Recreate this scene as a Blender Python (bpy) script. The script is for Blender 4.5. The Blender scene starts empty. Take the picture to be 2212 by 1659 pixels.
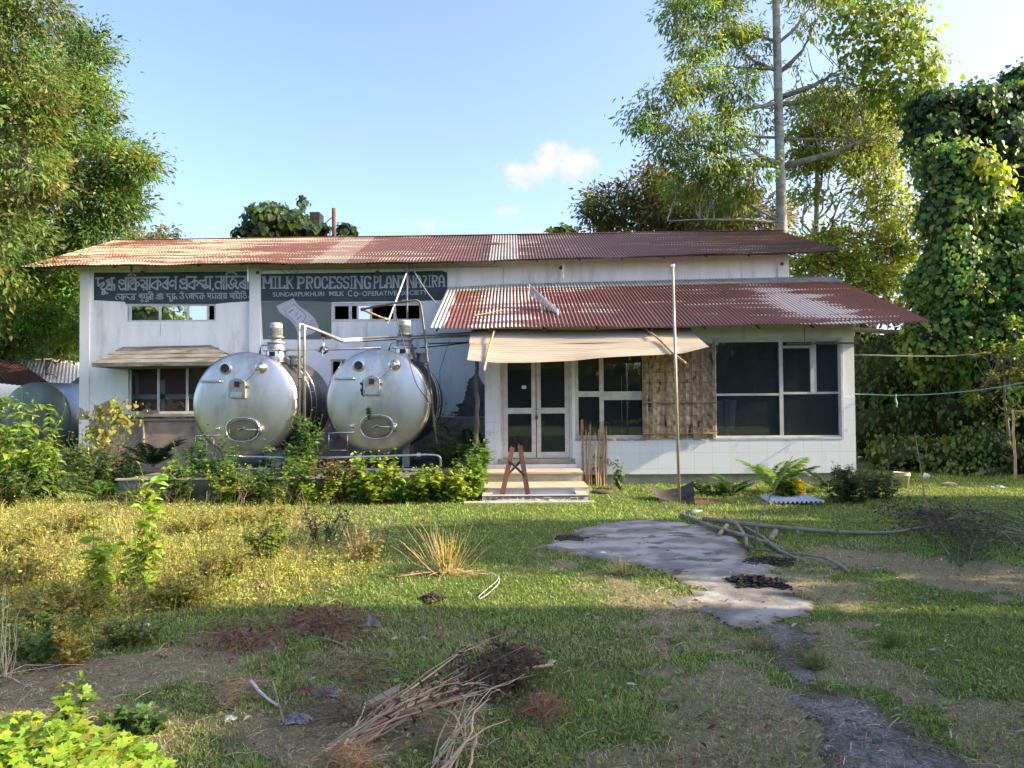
import bpy, math, random
import numpy as np
from mathutils import Vector

scene = bpy.context.scene
R = math.radians
# ------------------------------------------------------------------ camera
F = 1579.0                       # focal length in units of a 2212 px wide picture
PITCH, ROLL, CAMH = math.atan(38.5/F), 0.007, 1.65
CP, SP = math.cos(PITCH), math.sin(PITCH)
_f = np.array([0, CP, SP]); _r0 = np.array([1.0, 0, 0]); _u0 = np.array([0, -SP, CP])
_r = _r0*math.cos(ROLL) - _u0*math.sin(ROLL)
_u = _u0*math.cos(ROLL) + _r0*math.sin(ROLL)
cam_d = bpy.data.cameras.new('camera'); cam = bpy.data.objects.new('camera', cam_d)
scene.collection.objects.link(cam); scene.camera = cam
cam_d.sensor_width = 36.0; cam_d.lens = 36.0*F/2212.0
cam_d.clip_start = 0.05; cam_d.clip_end = 2000
from mathutils import Matrix
cam.matrix_world = Matrix(((_r[0], _u[0], -_f[0], 0), (_r[1], _u[1], -_f[1], 0), (_r[2], _u[2], -_f[2], CAMH), (0, 0, 0, 1)))

def ray(vx, vy):
    return _r*((vx-1106)/F) + _u*((829.5-vy)/F) + _f
def at(vx, vy, Y):
    d = ray(vx, vy); t = Y/d[1]
    return np.array([d[0]*t, Y, CAMH+d[2]*t])
def gr(vx, vy, z=0.0):
    d = ray(vx, vy); t = (z-CAMH)/d[2]
    return np.array([d[0]*t, d[1]*t, z])

# ------------------------------------------------------------------ sky and sun
SUN_E, SUN_A = R(27), R(-6)      # elevation; azimuth measured from +X towards +Y
world = bpy.data.worlds.new('World'); scene.world = world; world.use_nodes = True
nt = world.node_tree; nt.nodes.clear()
N = nt.nodes.new; L = nt.links.new
out = N('ShaderNodeOutputWorld'); bg = N('ShaderNodeBackground'); sky = N('ShaderNodeTexSky')
sky.sky_type = 'NISHITA'; sky.sun_disc = False; sky.sun_elevation = SUN_E
sky.sun_rotation = R(90) - SUN_A; sky.air_density = 0.7; sky.dust_density = 3.0; sky.ozone_density = 4.0
bg.inputs['Strength'].default_value = 0.15
tint = N('ShaderNodeMix'); tint.data_type = 'RGBA'; tint.blend_type = 'MULTIPLY'; tint.inputs[0].default_value = 1; tint.inputs[7].default_value = (1.10, .965, .875, 1)
L(sky.outputs[0], tint.inputs[6]); L(tint.outputs[2], bg.inputs['Color'])
cur = bg.outputs[0]
tc = N('ShaderNodeTexCoord')
for (cx, cy, rx, ry, dens, sc) in [(1175, 362, 118, 48, 0.9, 17), (925, 485, 52, 26, 0.7, 22), (1095, 456, 34, 12, 0.35, 26), (1150, 505, 110, 14, 0.3, 14)]:
    d = ray(cx, cy); d = d/np.linalg.norm(d)
    mp = N('ShaderNodeMapping'); mp.vector_type = 'POINT'
    mp.inputs['Location'].default_value = (-d[0]*F/rx, -d[1]*F/rx, -d[2]*F/ry)
    mp.inputs['Scale'].default_value = (F/rx, F/rx, F/ry)
    L(tc.outputs['Generated'], mp.inputs['Vector'])
    ln = N('ShaderNodeVectorMath'); ln.operation = 'LENGTH'; L(mp.outputs[0], ln.inputs[0])
    nz = N('ShaderNodeTexNoise'); nz.inputs['Scale'].default_value = sc; nz.inputs['Detail'].default_value = 7
    nz.inputs['Roughness'].default_value = 0.6
    L(tc.outputs['Generated'], nz.inputs['Vector'])
    ad = N('ShaderNodeMath'); ad.operation = 'MULTIPLY_ADD'; ad.inputs[1].default_value = 3.6; ad.inputs[2].default_value = -1.75
    L(nz.outputs[0], ad.inputs[0])
    a2 = N('ShaderNodeMath'); a2.operation = 'ADD'; L(ad.outputs[0], a2.inputs[0]); L(ln.outputs['Value'], a2.inputs[1])
    mr = N('ShaderNodeMapRange'); mr.interpolation_type = 'SMOOTHSTEP'
    mr.inputs['From Min'].default_value = 1.05; mr.inputs['From Max'].default_value = 0.25
    mr.inputs['To Min'].default_value = 0; mr.inputs['To Max'].default_value = dens
    L(a2.outputs[0], mr.inputs['Value'])
    cb = N('ShaderNodeBackground'); cb.inputs['Color'].default_value = (1.0, 0.95, 0.95, 1); cb.inputs['Strength'].default_value = 0.265
    mx = N('ShaderNodeMixShader'); L(mr.outputs[0], mx.inputs[0]); L(cur, mx.inputs[1]); L(cb.outputs[0], mx.inputs[2])
    cur = mx.outputs[0]
L(cur, out.inputs['Surface'])
sd = bpy.data.lights.new('sun', 'SUN'); sd.energy = 2.9; sd.angle = R(0.53); sd.color = (1.0, 0.83, 0.55)
sun = bpy.data.objects.new('sun', sd); scene.collection.objects.link(sun)
sv = Vector((math.cos(SUN_E)*math.cos(SUN_A), math.cos(SUN_E)*math.sin(SUN_A), math.sin(SUN_E)))
sun.rotation_euler = sv.to_track_quat('Z', 'Y').to_euler()
scene.view_settings.view_transform = 'Standard'; scene.view_settings.look = 'None'
scene.view_settings.exposure = 2.0; scene.view_settings.gamma = 1.0
scene.cycles.max_bounces = 6; scene.cycles.transparent_max_bounces = 12
scene.cycles.diffuse_bounces = 3; scene.cycles.glossy_bounces = 3; scene.cycles.transmission_bounces = 4
scene.cycles.caustics_reflective = False; scene.cycles.caustics_refractive = False

# ------------------------------------------------------------------ helpers
rng = np.random.default_rng(7); random.seed(7)
col = scene.collection

def tag(o, label=None, cat=None, group=None, kind=None):
    if label: o['label'] = label
    if cat: o['category'] = cat
    if group: o['group'] = group
    if kind: o['kind'] = kind
    return o
def thing(name, label, cat, loc=(0, 0, 0), group=None):
    o = bpy.data.objects.new(name, None); col.objects.link(o); o.location = loc
    o.empty_display_size = 0.2
    return tag(o, label, cat, group)
def copy_tree(o, parent=None):
    c = o.copy(); col.objects.link(c)
    if parent is not None: c.parent = parent
    for ch in list(o.children): copy_tree(ch, c)
    return c
def worigin(p):
    v = Vector((0, 0, 0))
    while p is not None:
        v = v + p.location; p = p.parent
    return np.array(v)

class MB:
    """collects geometry in world coordinates; build() links it as ONE mesh object"""
    def __init__(s): s.v = []; s.f = []; s.c = []; s.n = 0; s.mi = []; s.uvv = []
    def add(s, V, Fc, c=None, mi=0, uv=None):
        V = np.asarray(V, float).reshape(-1, 3)
        if isinstance(Fc, np.ndarray): groups = [Fc]
        else:
            by = {}
            for f in Fc: by.setdefault(len(f), []).append(f)
            groups = [np.array(g) for g in by.values()]
        for g in groups:
            s.f.append(g + s.n); s.mi.append(np.full(len(g), mi))
        s.v.append(V); s.n += len(V)
        if c is None: c = (1, 1, 1)
        c = np.asarray(c, float)
        if c.ndim == 1: c = np.tile(c, (len(V), 1))
        s.c.append(c)
        s.uvv.append(np.zeros((len(V), 2)) if uv is None else np.asarray(uv, float))
        return s
    def box(s, x0, x1, y0, y1, z0, z1, mi=0, c=None):
        V = [(x, y, z) for z in (z0, z1) for y in (y0, y1) for x in (x0, x1)]
        return s.add(V, [(0, 2, 3, 1), (4, 5, 7, 6), (0, 1, 5, 4), (2, 6, 7, 3), (0, 4, 6, 2), (1, 3, 7, 5)], mi=mi, c=c)
    def prism(s, poly, y0, y1, mi=0, c=None):      # polygon in XZ extruded along Y
        n = len(poly); V = [(x, y0, z) for x, z in poly] + [(x, y1, z) for x, z in poly]
        Fc = [tuple(range(n)), tuple(range(2*n-1, n-1, -1))] + [(i, i+n, (i+1) % n+n, (i+1) % n) for i in range(n)]
        return s.add(V, Fc, mi=mi, c=c)
    def tube(s, P, r, k=8, caps=True, mi=0, c=None):
        P = np.asarray(P, float); n = len(P); r = np.broadcast_to(np.asarray(r, float), (n,))
        T = np.gradient(P, axis=0); T /= np.linalg.norm(T, axis=1)[:, None]+1e-9
        ref = np.array([0, 0, 1.0]) if abs(T[0][2]) < .9 else np.array([1.0, 0, 0])
        A = np.cross(T[0], ref); A /= np.linalg.norm(A)
        ang = np.arange(k)*2*math.pi/k; V = np.zeros((n, k, 3))
        for i in range(n):
            A = A - T[i]*A.dot(T[i]); A /= np.linalg.norm(A)+1e-9
            B = np.cross(T[i], A)
            V[i] = P[i] + r[i]*(np.cos(ang)[:, None]*A + np.sin(ang)[:, None]*B)
        i, j = np.meshgrid(np.arange(n-1), np.arange(k), indexing='ij'); j2 = (j+1) % k
        Q = np.stack([i*k+j, i*k+j2, (i+1)*k+j2, (i+1)*k+j], -1).reshape(-1, 4)
        cc = None if c is None else (c if np.ndim(c) == 1 else np.repeat(c, k, 0))
        s.add(V.reshape(-1, 3), Q, mi=mi, c=cc)
        if caps:
            a = s.n - n*k
            s.f.append(np.array([[a+q for q in range(k)][::-1]])); s.mi.append(np.array([mi]))
            s.f.append(np.array([[a+(n-1)*k+q for q in range(k)]])); s.mi.append(np.array([mi]))
        return s
    def lathe(s, prof, c0, axis, k=32, mi=0, c=None):   # prof: (distance along axis, radius)
        axis = np.asarray(axis, float); axis /= np.linalg.norm(axis)
        ref = np.array([0, 0, 1.0]) if abs(axis[2]) < .9 else np.array([1.0, 0, 0])
        A = np.cross(axis, ref); A /= np.linalg.norm(A); B = np.cross(axis, A)
        ang = np.arange(k)*2*math.pi/k; V = []
        for d, r in prof:
            V.append(np.asarray(c0)+axis*d+r*(np.cos(ang)[:, None]*A+np.sin(ang)[:, None]*B))
        n = len(prof); i, j = np.meshgrid(np.arange(n-1), np.arange(k), indexing='ij'); j2 = (j+1) % k
        Q = np.stack([i*k+j, i*k+j2, (i+1)*k+j2, (i+1)*k+j], -1).reshape(-1, 4)
        return s.add(np.concatenate(V), Q, mi=mi, c=c)
    def build(s, name, mat, parent=None, smooth=False):
        V = np.concatenate(s.v); C = np.concatenate(s.c)
        org = worigin(parent) if parent is not None else np.zeros(3)
        me = bpy.data.meshes.new(name)
        me.vertices.add(len(V)); me.vertices.foreach_set('co', (V-org).astype(np.float32).ravel())
        tot = np.concatenate([np.full(len(g), g.shape[1]) for g in s.f]); idx = np.concatenate([g.ravel() for g in s.f])
        me.loops.add(len(idx)); me.loops.foreach_set('vertex_index', idx.astype(np.int32))
        me.polygons.add(len(tot)); st = np.concatenate([[0], np.cumsum(tot)[:-1]])
        me.polygons.foreach_set('loop_start', st.astype(np.int32)); me.polygons.foreach_set('loop_total', tot.astype(np.int32))
        me.polygons.foreach_set('material_index', np.concatenate(s.mi).astype(np.int32))
        me.polygons.foreach_set('use_smooth', np.full(len(tot), bool(smooth)))
        at_ = me.color_attributes.new('Col', 'FLOAT_COLOR', 'POINT')
        at_.data.foreach_set('color', np.concatenate([C, np.ones((len(C), 1))], 1).astype(np.float32).ravel())
        UV = np.concatenate(s.uvv)
        if UV.any():
            uvl = me.uv_layers.new(name='UVMap'); uvl.data.foreach_set('uv', UV[idx].astype(np.float32).ravel())
        me.update(calc_edges=True)
        for m in (mat if isinstance(mat, (list, tuple)) else [mat]): me.materials.append(m)
        o = bpy.data.objects.new(name, me); col.objects.link(o)
        if parent is not None: o.parent = parent
        return o

def bend(pts, r=0.06, n=5):
    """round the corners of a polyline"""
    pts = [np.asarray(p, float) for p in pts]; o = [pts[0]]
    for i in range(1, len(pts)-1):
        a, b, c = pts[i-1], pts[i], pts[i+1]
        la, lc = np.linalg.norm(a-b), np.linalg.norm(c-b); q = min(r, la*.45, lc*.45)
        p0 = b+(a-b)/la*q; p2 = b+(c-b)/lc*q
        for t in np.linspace(0, 1, n): o.append((1-t)**2*p0+2*t*(1-t)*b+t*t*p2)
    o.append(pts[-1]); return np.array(o)
def wav(a, b, n=10, amp=.05, sag=0.0, seed=0):
    """wavering line from a to b"""
    g = np.random.default_rng(seed); a = np.asarray(a, float); b = np.asarray(b, float)
    t = np.linspace(0, 1, n)[:, None]; P = a+(b-a)*t
    J = np.cumsum(g.normal(0, 1, (n, 3)), 0); J -= J[0]; J -= (J[-1])*t
    J /= max(1e-6, np.abs(J).max()); P = P+J*amp
    P[:, 2] += -sag*4*(t*(1-t))[:, 0]
    return P

# value noise in numpy
_perm = np.random.default_rng(11).random((256, 256))
def vn(x, y, s=1.0, o=0):
    x = np.asarray(x, float)/s+37.3*o+100; y = np.asarray(y, float)/s+91.7*o+100
    xi = np.floor(x).astype(int); yi = np.floor(y).astype(int); fx = x-xi; fy = y-yi
    fx = fx*fx*(3-2*fx); fy = fy*fy*(3-2*fy); p = lambda a, b: _perm[a % 256, b % 256]
    return (p(xi, yi)*(1-fx)*(1-fy)+p(xi+1, yi)*fx*(1-fy)+p(xi, yi+1)*(1-fx)*fy+p(xi+1, yi+1)*fx*fy)
def fbm(x, y, s=1.0, o=0, n=4):
    a = 0; w = .5; t = 0
    for k in range(n): a = a+w*vn(x, y, s/2**k, o+k*3); t += w; w *= .55
    return a/t
def gh(x, y):                      # height of the ground
    return 0.03*(fbm(x, y, 1.3, 5)-.5)+0.014*(vn(x, y, .16, 9)-.5)+0.010*(vn(x, y, .07, 13)-.5)

# ------------------------------------------------------------------ materials
def mat(name, c1, c2=None, scale=3.0, rough=.8, metal=0.0, bump=0.0, bscale=20.0, spec=.5, stretch=(1, 1, 1), detail=6,
        col_attr=False, trans=0.0, ramp=(.35, .65), rough2=None, coat=0.0, c3=None, s3=1.0, r3=(.55, .7)):
    m = bpy.data.materials.new(name); m.use_nodes = True; t = m.node_tree; n = t.nodes; l = t.links.new
    b = n['Principled BSDF']; b.inputs['Roughness'].default_value = rough; b.inputs['Metallic'].default_value = metal
    b.inputs['Specular IOR Level'].default_value = spec; b.inputs['Coat Weight'].default_value = coat
    b.inputs['Base Color'].default_value = (*c1, 1)
    tcn = n.new('ShaderNodeTexCoord'); mp = n.new('ShaderNodeMapping'); mp.inputs['Scale'].default_value = stretch
    l(tcn.outputs['Object'], mp.inputs['Vector'])
    colr = None
    if c2 is not None:
        nz = n.new('ShaderNodeTexNoise'); nz.inputs['Scale'].default_value = scale; nz.inputs['Detail'].default_value = detail
        l(mp.outputs[0], nz.inputs['Vector'])
        rp = n.new('ShaderNodeValToRGB'); rp.color_ramp.elements[0].position = ramp[0]; rp.color_ramp.elements[1].position = ramp[1]
        rp.color_ramp.elements[0].color = (*c1, 1); rp.color_ramp.elements[1].color = (*c2, 1)
        l(nz.outputs[0], rp.inputs[0]); colr = rp.outputs[0]
        if rough2 is not None:
            mr = n.new('ShaderNodeMapRange'); mr.inputs['To Min'].default_value = rough; mr.inputs['To Max'].default_value = rough2
            l(nz.outputs[0], mr.inputs[0]); l(mr.outputs[0], b.inputs['Roughness'])
    if c3 is not None:
        n3 = n.new('ShaderNodeTexNoise'); n3.inputs['Scale'].default_value = s3; n3.inputs['Detail'].default_value = 8
        n3.inputs['Roughness'].default_value = .65
        l(mp.outputs[0], n3.inputs['Vector'])
        m3 = n.new('ShaderNodeMapRange'); m3.inputs['From Min'].default_value = r3[0]; m3.inputs['From Max'].default_value = r3[1]
        l(n3.outputs[0], m3.inputs[0])
        mx = n.new('ShaderNodeMix'); mx.data_type = 'RGBA'; l(m3.outputs[0], mx.inputs[0])
        if colr is None: mx.inputs[6].default_value = (*c1, 1)
        else: l(colr, mx.inputs[6])
        mx.inputs[7].default_value = (*c3, 1); colr = mx.outputs[2]
    if col_attr:
        ca = n.new('ShaderNodeAttribute'); ca.attribute_name = 'Col'
        if colr is None: colr = ca.outputs['Color']
        else:
            mx = n.new('ShaderNodeMix'); mx.data_type = 'RGBA'; mx.blend_type = 'MULTIPLY'; mx.inputs[0].default_value = 1
            l(colr, mx.inputs[6]); l(ca.outputs['Color'], mx.inputs[7]); colr = mx.outputs[2]
    if colr is not None: l(colr, b.inputs['Base Color'])
    if bump:
        nb = n.new('ShaderNodeTexNoise'); nb.inputs['Scale'].default_value = bscale; nb.inputs['Detail'].default_value = 5
        l(mp.outputs[0], nb.inputs['Vector']); bp = n.new('ShaderNodeBump'); bp.inputs['Strength'].default_value = bump
        bp.inputs['Distance'].default_value = .02
        l(nb.outputs[0], bp.inputs['Height']); l(bp.outputs[0], b.inputs['Normal'])
    if trans > 0:
        tr = n.new('ShaderNodeBsdfTranslucent'); ms = n.new('ShaderNodeMixShader'); ms.inputs[0].default_value = trans
        hs = n.new('ShaderNodeHueSaturation'); hs.inputs['Hue'].default_value = .482; hs.inputs['Value'].default_value = 1.5; hs.inputs['Saturation'].default_value = 1.1
        if colr is not None: l(colr, hs.inputs['Color'])
        else: hs.inputs['Color'].default_value = (*c1, 1)
        l(hs.outputs[0], tr.inputs['Color'])
        l(b.outputs[0], ms.inputs[1]); l(tr.outputs[0], ms.inputs[2]); l(ms.outputs[0], n['Material Output'].inputs['Surface'])
    return m

M = {}
M['leaf'] = mat('leaf', (1, 1, 1), col_attr=True, rough=.45, spec=.35, trans=.42)
M['blade'] = mat('blade', (1, 1, 1), col_attr=True, rough=.6, spec=.25, trans=.3)
M['stem'] = mat('stem', (1, 1, 1), col_attr=True, rough=.8, spec=.2)
M['bark'] = mat('bark', (.16, .13, .10), (.30, .27, .22), scale=6, rough=.9, bump=.6, bscale=14, stretch=(1, 1, .5))
M['pale_bark'] = mat('pale_bark', (.26, .24, .20), (.42, .40, .35), scale=4, rough=.85, bump=.4, bscale=10, stretch=(1, 1, 2.5))
M['plaster'] = mat('plaster', (.84, .84, .82), (.74, .74, .71), scale=2.2, rough=.85, bump=.2, bscale=40, stretch=(1.5, 1.5, .35), detail=9, c3=(.36, .34, .27), s3=1.6, r3=(.55, .80))
M['grey_plaster'] = mat('grey_plaster', (.30, .27, .22), (.42, .38, .31), scale=3, rough=.9, bump=.4, bscale=30, c3=(.13, .12, .09), s3=2, r3=(.52, .75))
M['brown_plaster'] = mat('brown_plaster', (.30, .22, .17), (.42, .33, .27), scale=2.2, rough=.9, bump=.4, bscale=30, c3=(.10, .09, .075), s3=2.4, r3=(.5, .68))
M['alu'] = mat('alu', (.60, .61, .60), (.48, .49, .47), scale=5, rough=.45, metal=.25)
M['white_frame'] = mat('white_frame', (.62, .62, .58), (.50, .49, .44), scale=7, rough=.6, c3=(.30, .27, .20), s3=5, r3=(.58, .8))
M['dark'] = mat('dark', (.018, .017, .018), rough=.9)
M['concrete'] = mat('concrete', (.24, .23, .20), (.14, .135, .115), scale=5, rough=.95, bump=.6, bscale=30, stretch=(.5, 2, 2), c3=(.07, .065, .05), s3=3.2, r3=(.5, .66))
M['slab'] = mat('slab', (.20, .19, .17), (.12, .115, .10), scale=3, rough=.95, bump=.5, bscale=25, c3=(.06, .065, .045), s3=3, r3=(.5, .7))
M['sign_dark'] = mat('sign_dark', (.022, .040, .050), (.036, .060, .066), scale=2, rough=.7, c3=(.075, .10, .10), s3=11, r3=(.56, .85))
M['sign_green'] = mat('sign_green', (.105, .150, .140), (.135, .175, .155), scale=1.6, rough=.7, c3=(.17, .20, .165), s3=1.3, r3=(.5, .75))
M['letter'] = mat('letter', (.40, .43, .45), (.27, .30, .32), scale=9, rough=.7, ramp=(.4, .7))
M['steel'] = mat('steel', (.72, .70, .66), (.54, .52, .48), scale=2.0, rough=.30, rough2=.48, metal=1.0, bump=.38, bscale=1.5, stretch=(1, 1, .45), c3=(.34, .29, .20), s3=2.2, r3=(.46, .74), detail=4)
M['steel_bright'] = mat('steel_bright', (.72, .71, .68), (.6, .58, .55), scale=6, rough=.22, rough2=.35, metal=1.0)
M['shaded_steel'] = mat('shaded_steel', (.17, .16, .17), (.11, .105, .11), scale=1.2, rough=.42, rough2=.6, metal=.9, stretch=(1, .2, 1), bump=.05, bscale=3)  # same tank steel, the dark reflected surroundings put into the colour
M['grey_paint'] = mat('grey_paint', (.36, .38, .38), (.28, .28, .27), scale=12, rough=.5, metal=.3)
M['rust'] = mat('rust', (.075, .030, .020), (.13, .055, .035), scale=18, rough=.85, bump=.3, bscale=60)
M['dark_pipe'] = mat('dark_pipe', (.09, .085, .08), (.20, .17, .14), scale=9, rough=.55, metal=.5)
M['pipe'] = mat('pipe', (.55, .53, .50), (.36, .33, .29), scale=7, rough=.35, rough2=.55, metal=.85)
M['bamboo'] = mat('bamboo', (.48, .33, .17), (.30, .19, .10), scale=8, rough=.6, c3=(.15, .10, .06), s3=9, r3=(.6, .75))
M['wood_grey'] = mat('wood_grey', (.30, .25, .18), (.20, .17, .12), scale=8, rough=.85, bump=.5, bscale=30)
M['dark_wood'] = mat('dark_wood', (.09, .075, .06), (.14, .12, .09), scale=8, rough=.9, bump=.5, bscale=30)
M['black'] = mat('black', (.02, .02, .022), rough=.5)
M['wire'] = mat('wire', (.05, .05, .055), rough=.6)
M['white_rope'] = mat('white_rope', (.62, .62, .60), rough=.7)
M['green_rope'] = mat('green_rope', (.16, .42, .30), rough=.6)
M['tin'] = mat('tin', (.46, .40, .31), (.36, .30, .22), scale=2.0, rough=.55, metal=.15, stretch=(.5, 3, 3), c3=(.32, .20, .12), s3=4, r3=(.66, .85))
M['white_tin'] = mat('white_tin', (.72, .74, .78), (.60, .62, .66), scale=3, rough=.5, metal=.1, c3=(.40, .33, .25), s3=5, r3=(.62, .8))
M['grey_tin'] = mat('grey_tin', (.10, .09, .08), (.06, .045, .035), scale=4, rough=.6, metal=.3)
M['bucket'] = mat('bucket', (.72, .64, .46), (.55, .42, .24), scale=6, rough=.5)
M['plastic'] = mat('plastic', (.42, .42, .42), (.20, .20, .21), scale=14, rough=.3, trans=.2)
M['stone'] = mat('stone', (.36, .32, .24), (.24, .22, .17), scale=9, rough=.9, bump=.5, bscale=20)
M['charcoal'] = mat('charcoal', (.012, .011, .010), (.030, .027, .022), scale=20, rough=.95, bump=.8, bscale=50)
M['brown_earth'] = mat('brown_earth', (.085, .062, .042), (.05, .038, .027), scale=10, rough=.95, bump=.8, bscale=40)
M['maroon'] = mat('maroon', (.34, .060, .070), (.26, .045, .055), scale=3, rough=.7)
M['pack'] = mat('pack', (.50, .53, .58), (.44, .47, .53), scale=3, rough=.6)
M['pack_blue'] = mat('pack_blue', (.16, .24, .31), rough=.6)
M['pack_red'] = mat('pack_red', (.24, .14, .14), rough=.6)
M['pack_pink'] = mat('pack_pink', (.50, .44, .47), rough=.6)
M['brick'] = mat('brick', (.11, .085, .06), (.06, .055, .04), scale=9, rough=.9, bump=.5)
M['pink_cloth'] = mat('pink_cloth', (.45, .27, .27), (.28, .18, .17), scale=9, rough=.85)

def thin_glass(name, tint, refl, rough=.02, dust=0.0):
    m = bpy.data.materials.new(name); m.use_nodes = True; t = m.node_tree; n = t.nodes; l = t.links.new; n.clear()
    o = n.new('ShaderNodeOutputMaterial'); tr = n.new('ShaderNodeBsdfTransparent'); tr.inputs[0].default_value = (*tint, 1)
    g = n.new('ShaderNodeBsdfGlossy'); g.inputs['Roughness'].default_value = rough; g.inputs[0].default_value = (.95, .97, 1, 1)
    fr = n.new('ShaderNodeFresnel'); fr.inputs[0].default_value = 1.5
    mr = n.new('ShaderNodeMapRange'); mr.inputs['From Min'].default_value = 0; mr.inputs['From Max'].default_value = 1
    mr.inputs['To Min'].default_value = refl; mr.inputs['To Max'].default_value = 1; l(fr.outputs[0], mr.inputs[0])
    x = n.new('ShaderNodeMixShader'); l(mr.outputs[0], x.inputs[0]); l(tr.outputs[0], x.inputs[1]); l(g.outputs[0], x.inputs[2])
    if dust:
        df = n.new('ShaderNodeBsdfDiffuse'); df.inputs[0].default_value = (.16, .18, .20, 1); y = n.new('ShaderNodeMixShader'); y.inputs[0].default_value = dust
        l(x.outputs[0], y.inputs[1]); l(df.outputs[0], y.inputs[2]); l(y.outputs[0], o.inputs[0])
    else: l(x.outputs[0], o.inputs[0])
    return m
M['glass'] = thin_glass('glass', (.82, .84, .86), .02, dust=.10)
M['dusty_glass'] = mat('dusty_glass', (.024, .027, .031), (.034, .037, .04), scale=3, rough=.18, rough2=.4, spec=.35)
M['mirror_glass'] = thin_glass('mirror_glass', (.4, .42, .45), .72, .01)

# ------------------------------------------------------------------ ground
def poly_sd(px, py, poly):
    """signed distance to polygon (negative inside)"""
    P = np.asarray(poly, float); n = len(P); d = np.full(px.shape, 1e9); ins = np.zeros(px.shape, bool)
    for i in range(n):
        a, b = P[i], P[(i+1) % n]; e = b-a; w0 = px-a[0]; w1 = py-a[1]
        t = np.clip((w0*e[0]+w1*e[1])/(e@e+1e-12), 0, 1)
        d = np.minimum(d, (w0-e[0]*t)**2+(w1-e[1]*t)**2)
        c = ((a[1] <= py) & (b[1] > py)) | ((b[1] <= py) & (a[1] > py))
        xx = a[0]+(py-a[1])/(e[1] if abs(e[1]) > 1e-9 else 1e-9)*e[0]
        ins ^= c & (px < xx)
    return np.where(ins, -1, 1)*np.sqrt(d)
def gpoly(pts): return [gr(x, y)[:2] for x, y in pts]
PAD = gpoly([(1165, 1180), (1215, 1160), (1290, 1128), (1345, 1124), (1400, 1122), (1480, 1128), (1560, 1146), (1600, 1176), (1640, 1215), (1680, 1240), (1745, 1290), (1790, 1322), (1780, 1340), (1700, 1352), (1630, 1362), (1560, 1345), (1500, 1306), (1490, 1282), (1420, 1240), (1300, 1215), (1210, 1196)])
PATH = gpoly([(1600, 1345), (1720, 1342), (1750, 1380), (1735, 1440), (1760, 1475), (1880, 1500), (1980, 1560), (2060, 1620), (2110, 1690), (2130, 1760), (1830, 1760), (1800, 1640), (1800, 1590), (1750, 1520), (1665, 1425), (1640, 1380)])
DIRT = [gpoly([(240, 1420), (420, 1380), (640, 1360), (700, 1400), (560, 1470), (330, 1500), (420, 1600), (560, 1700), (200, 1700), (0, 1600), (0, 1470)]),
        gpoly([(560, 1560), (760, 1520), (900, 1500), (1000, 1540), (900, 1620), (700, 1720), (560, 1700)]),
        gpoly([(1640, 1195), (1800, 1188), (1950, 1200), (2212, 1240), (2400, 1260), (2400, 1310), (2212, 1282), (2050, 1262), (1900, 1232), (1760, 1215)])]
DRY = [gpoly([(1150, 1195), (1290, 1222), (1400, 1245), (1470, 1290), (1500, 1350), (1640, 1380), (1660, 1450), (1800, 1600), (1800, 1700), (1300, 1700), (1400, 1500), (1440, 1400), (1380, 1320), (1280, 1260)]),
       gpoly([(1660, 1230), (1800, 1240), (1900, 1300), (1850, 1400), (1960, 1440), (2212, 1540), (2212, 1700), (2080, 1640), (1900, 1500), (1760, 1460), (1740, 1360), (1800, 1330)])]
WILD = gpoly([(-300, 1085), (300, 1088), (640, 1100), (700, 1140), (640, 1170), (800, 1200), (760, 1260), (620, 1290), (300, 1330), (260, 1380), (-300, 1420)])
def masks(x, y):
    e = .20*(fbm(x, y, .45, 21)-.5)*2+.24*(fbm(x, y, .16, 3, 5)-.5)
    pad = poly_sd(x, y, PAD)+e*1.2
    path = poly_sd(x, y, PATH)+e*1.1
    dirt = np.min([poly_sd(x, y, p) for p in DIRT], 0)+e*2.6
    dry = np.min([poly_sd(x, y, p) for p in DRY], 0)+e*3
    wild = poly_sd(x, y, WILD)+e*2
    return pad, path, dirt, dry, wild

def axis_pts(lo, hi, step, outer):
    mid = np.arange(lo, hi, step)
    return np.concatenate([[-o for o in outer[::-1]] if lo < 0 else [], mid, [o for o in outer]])
gx = np.concatenate([[-400, -200, -100, -60, -40, -30, -22, -17], np.arange(-13, 13, .055), [17, 22, 30, 40, 60, 100, 200, 400]])
gy = np.concatenate([[-400, -200, -100, -50, -25, -12, -6, -2, 0], np.arange(1.2, 17.5, .055), [19, 22, 26, 32, 40, 60, 100, 200, 500]])
GX, GY = np.meshgrid(gx, gy)
near = (np.abs(GX) < 13.5) & (GY < 18) & (GY > 1)
GZ = np.where(near, gh(GX, GY), 0)
pad, path, dirt, dry, wild = masks(GX, GY)
ny, nx = GX.shape
i, j = np.meshgrid(np.arange(ny-1), np.arange(nx-1), indexing='ij')
Q = np.stack([i*nx+j, i*nx+j+1, (i+1)*nx+j+1, (i+1)*nx+j], -1).reshape(-1, 4)
sm = lambda d, w: np.clip(.5-d/(2*w), 0, 1)
C = np.stack([sm(dirt, .25), sm(dry, .35), sm(wild, .3)], -1).reshape(-1, 3)
g = MB(); g.add(np.stack([GX, GY, GZ], -1).reshape(-1, 3), Q, c=C)

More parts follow.
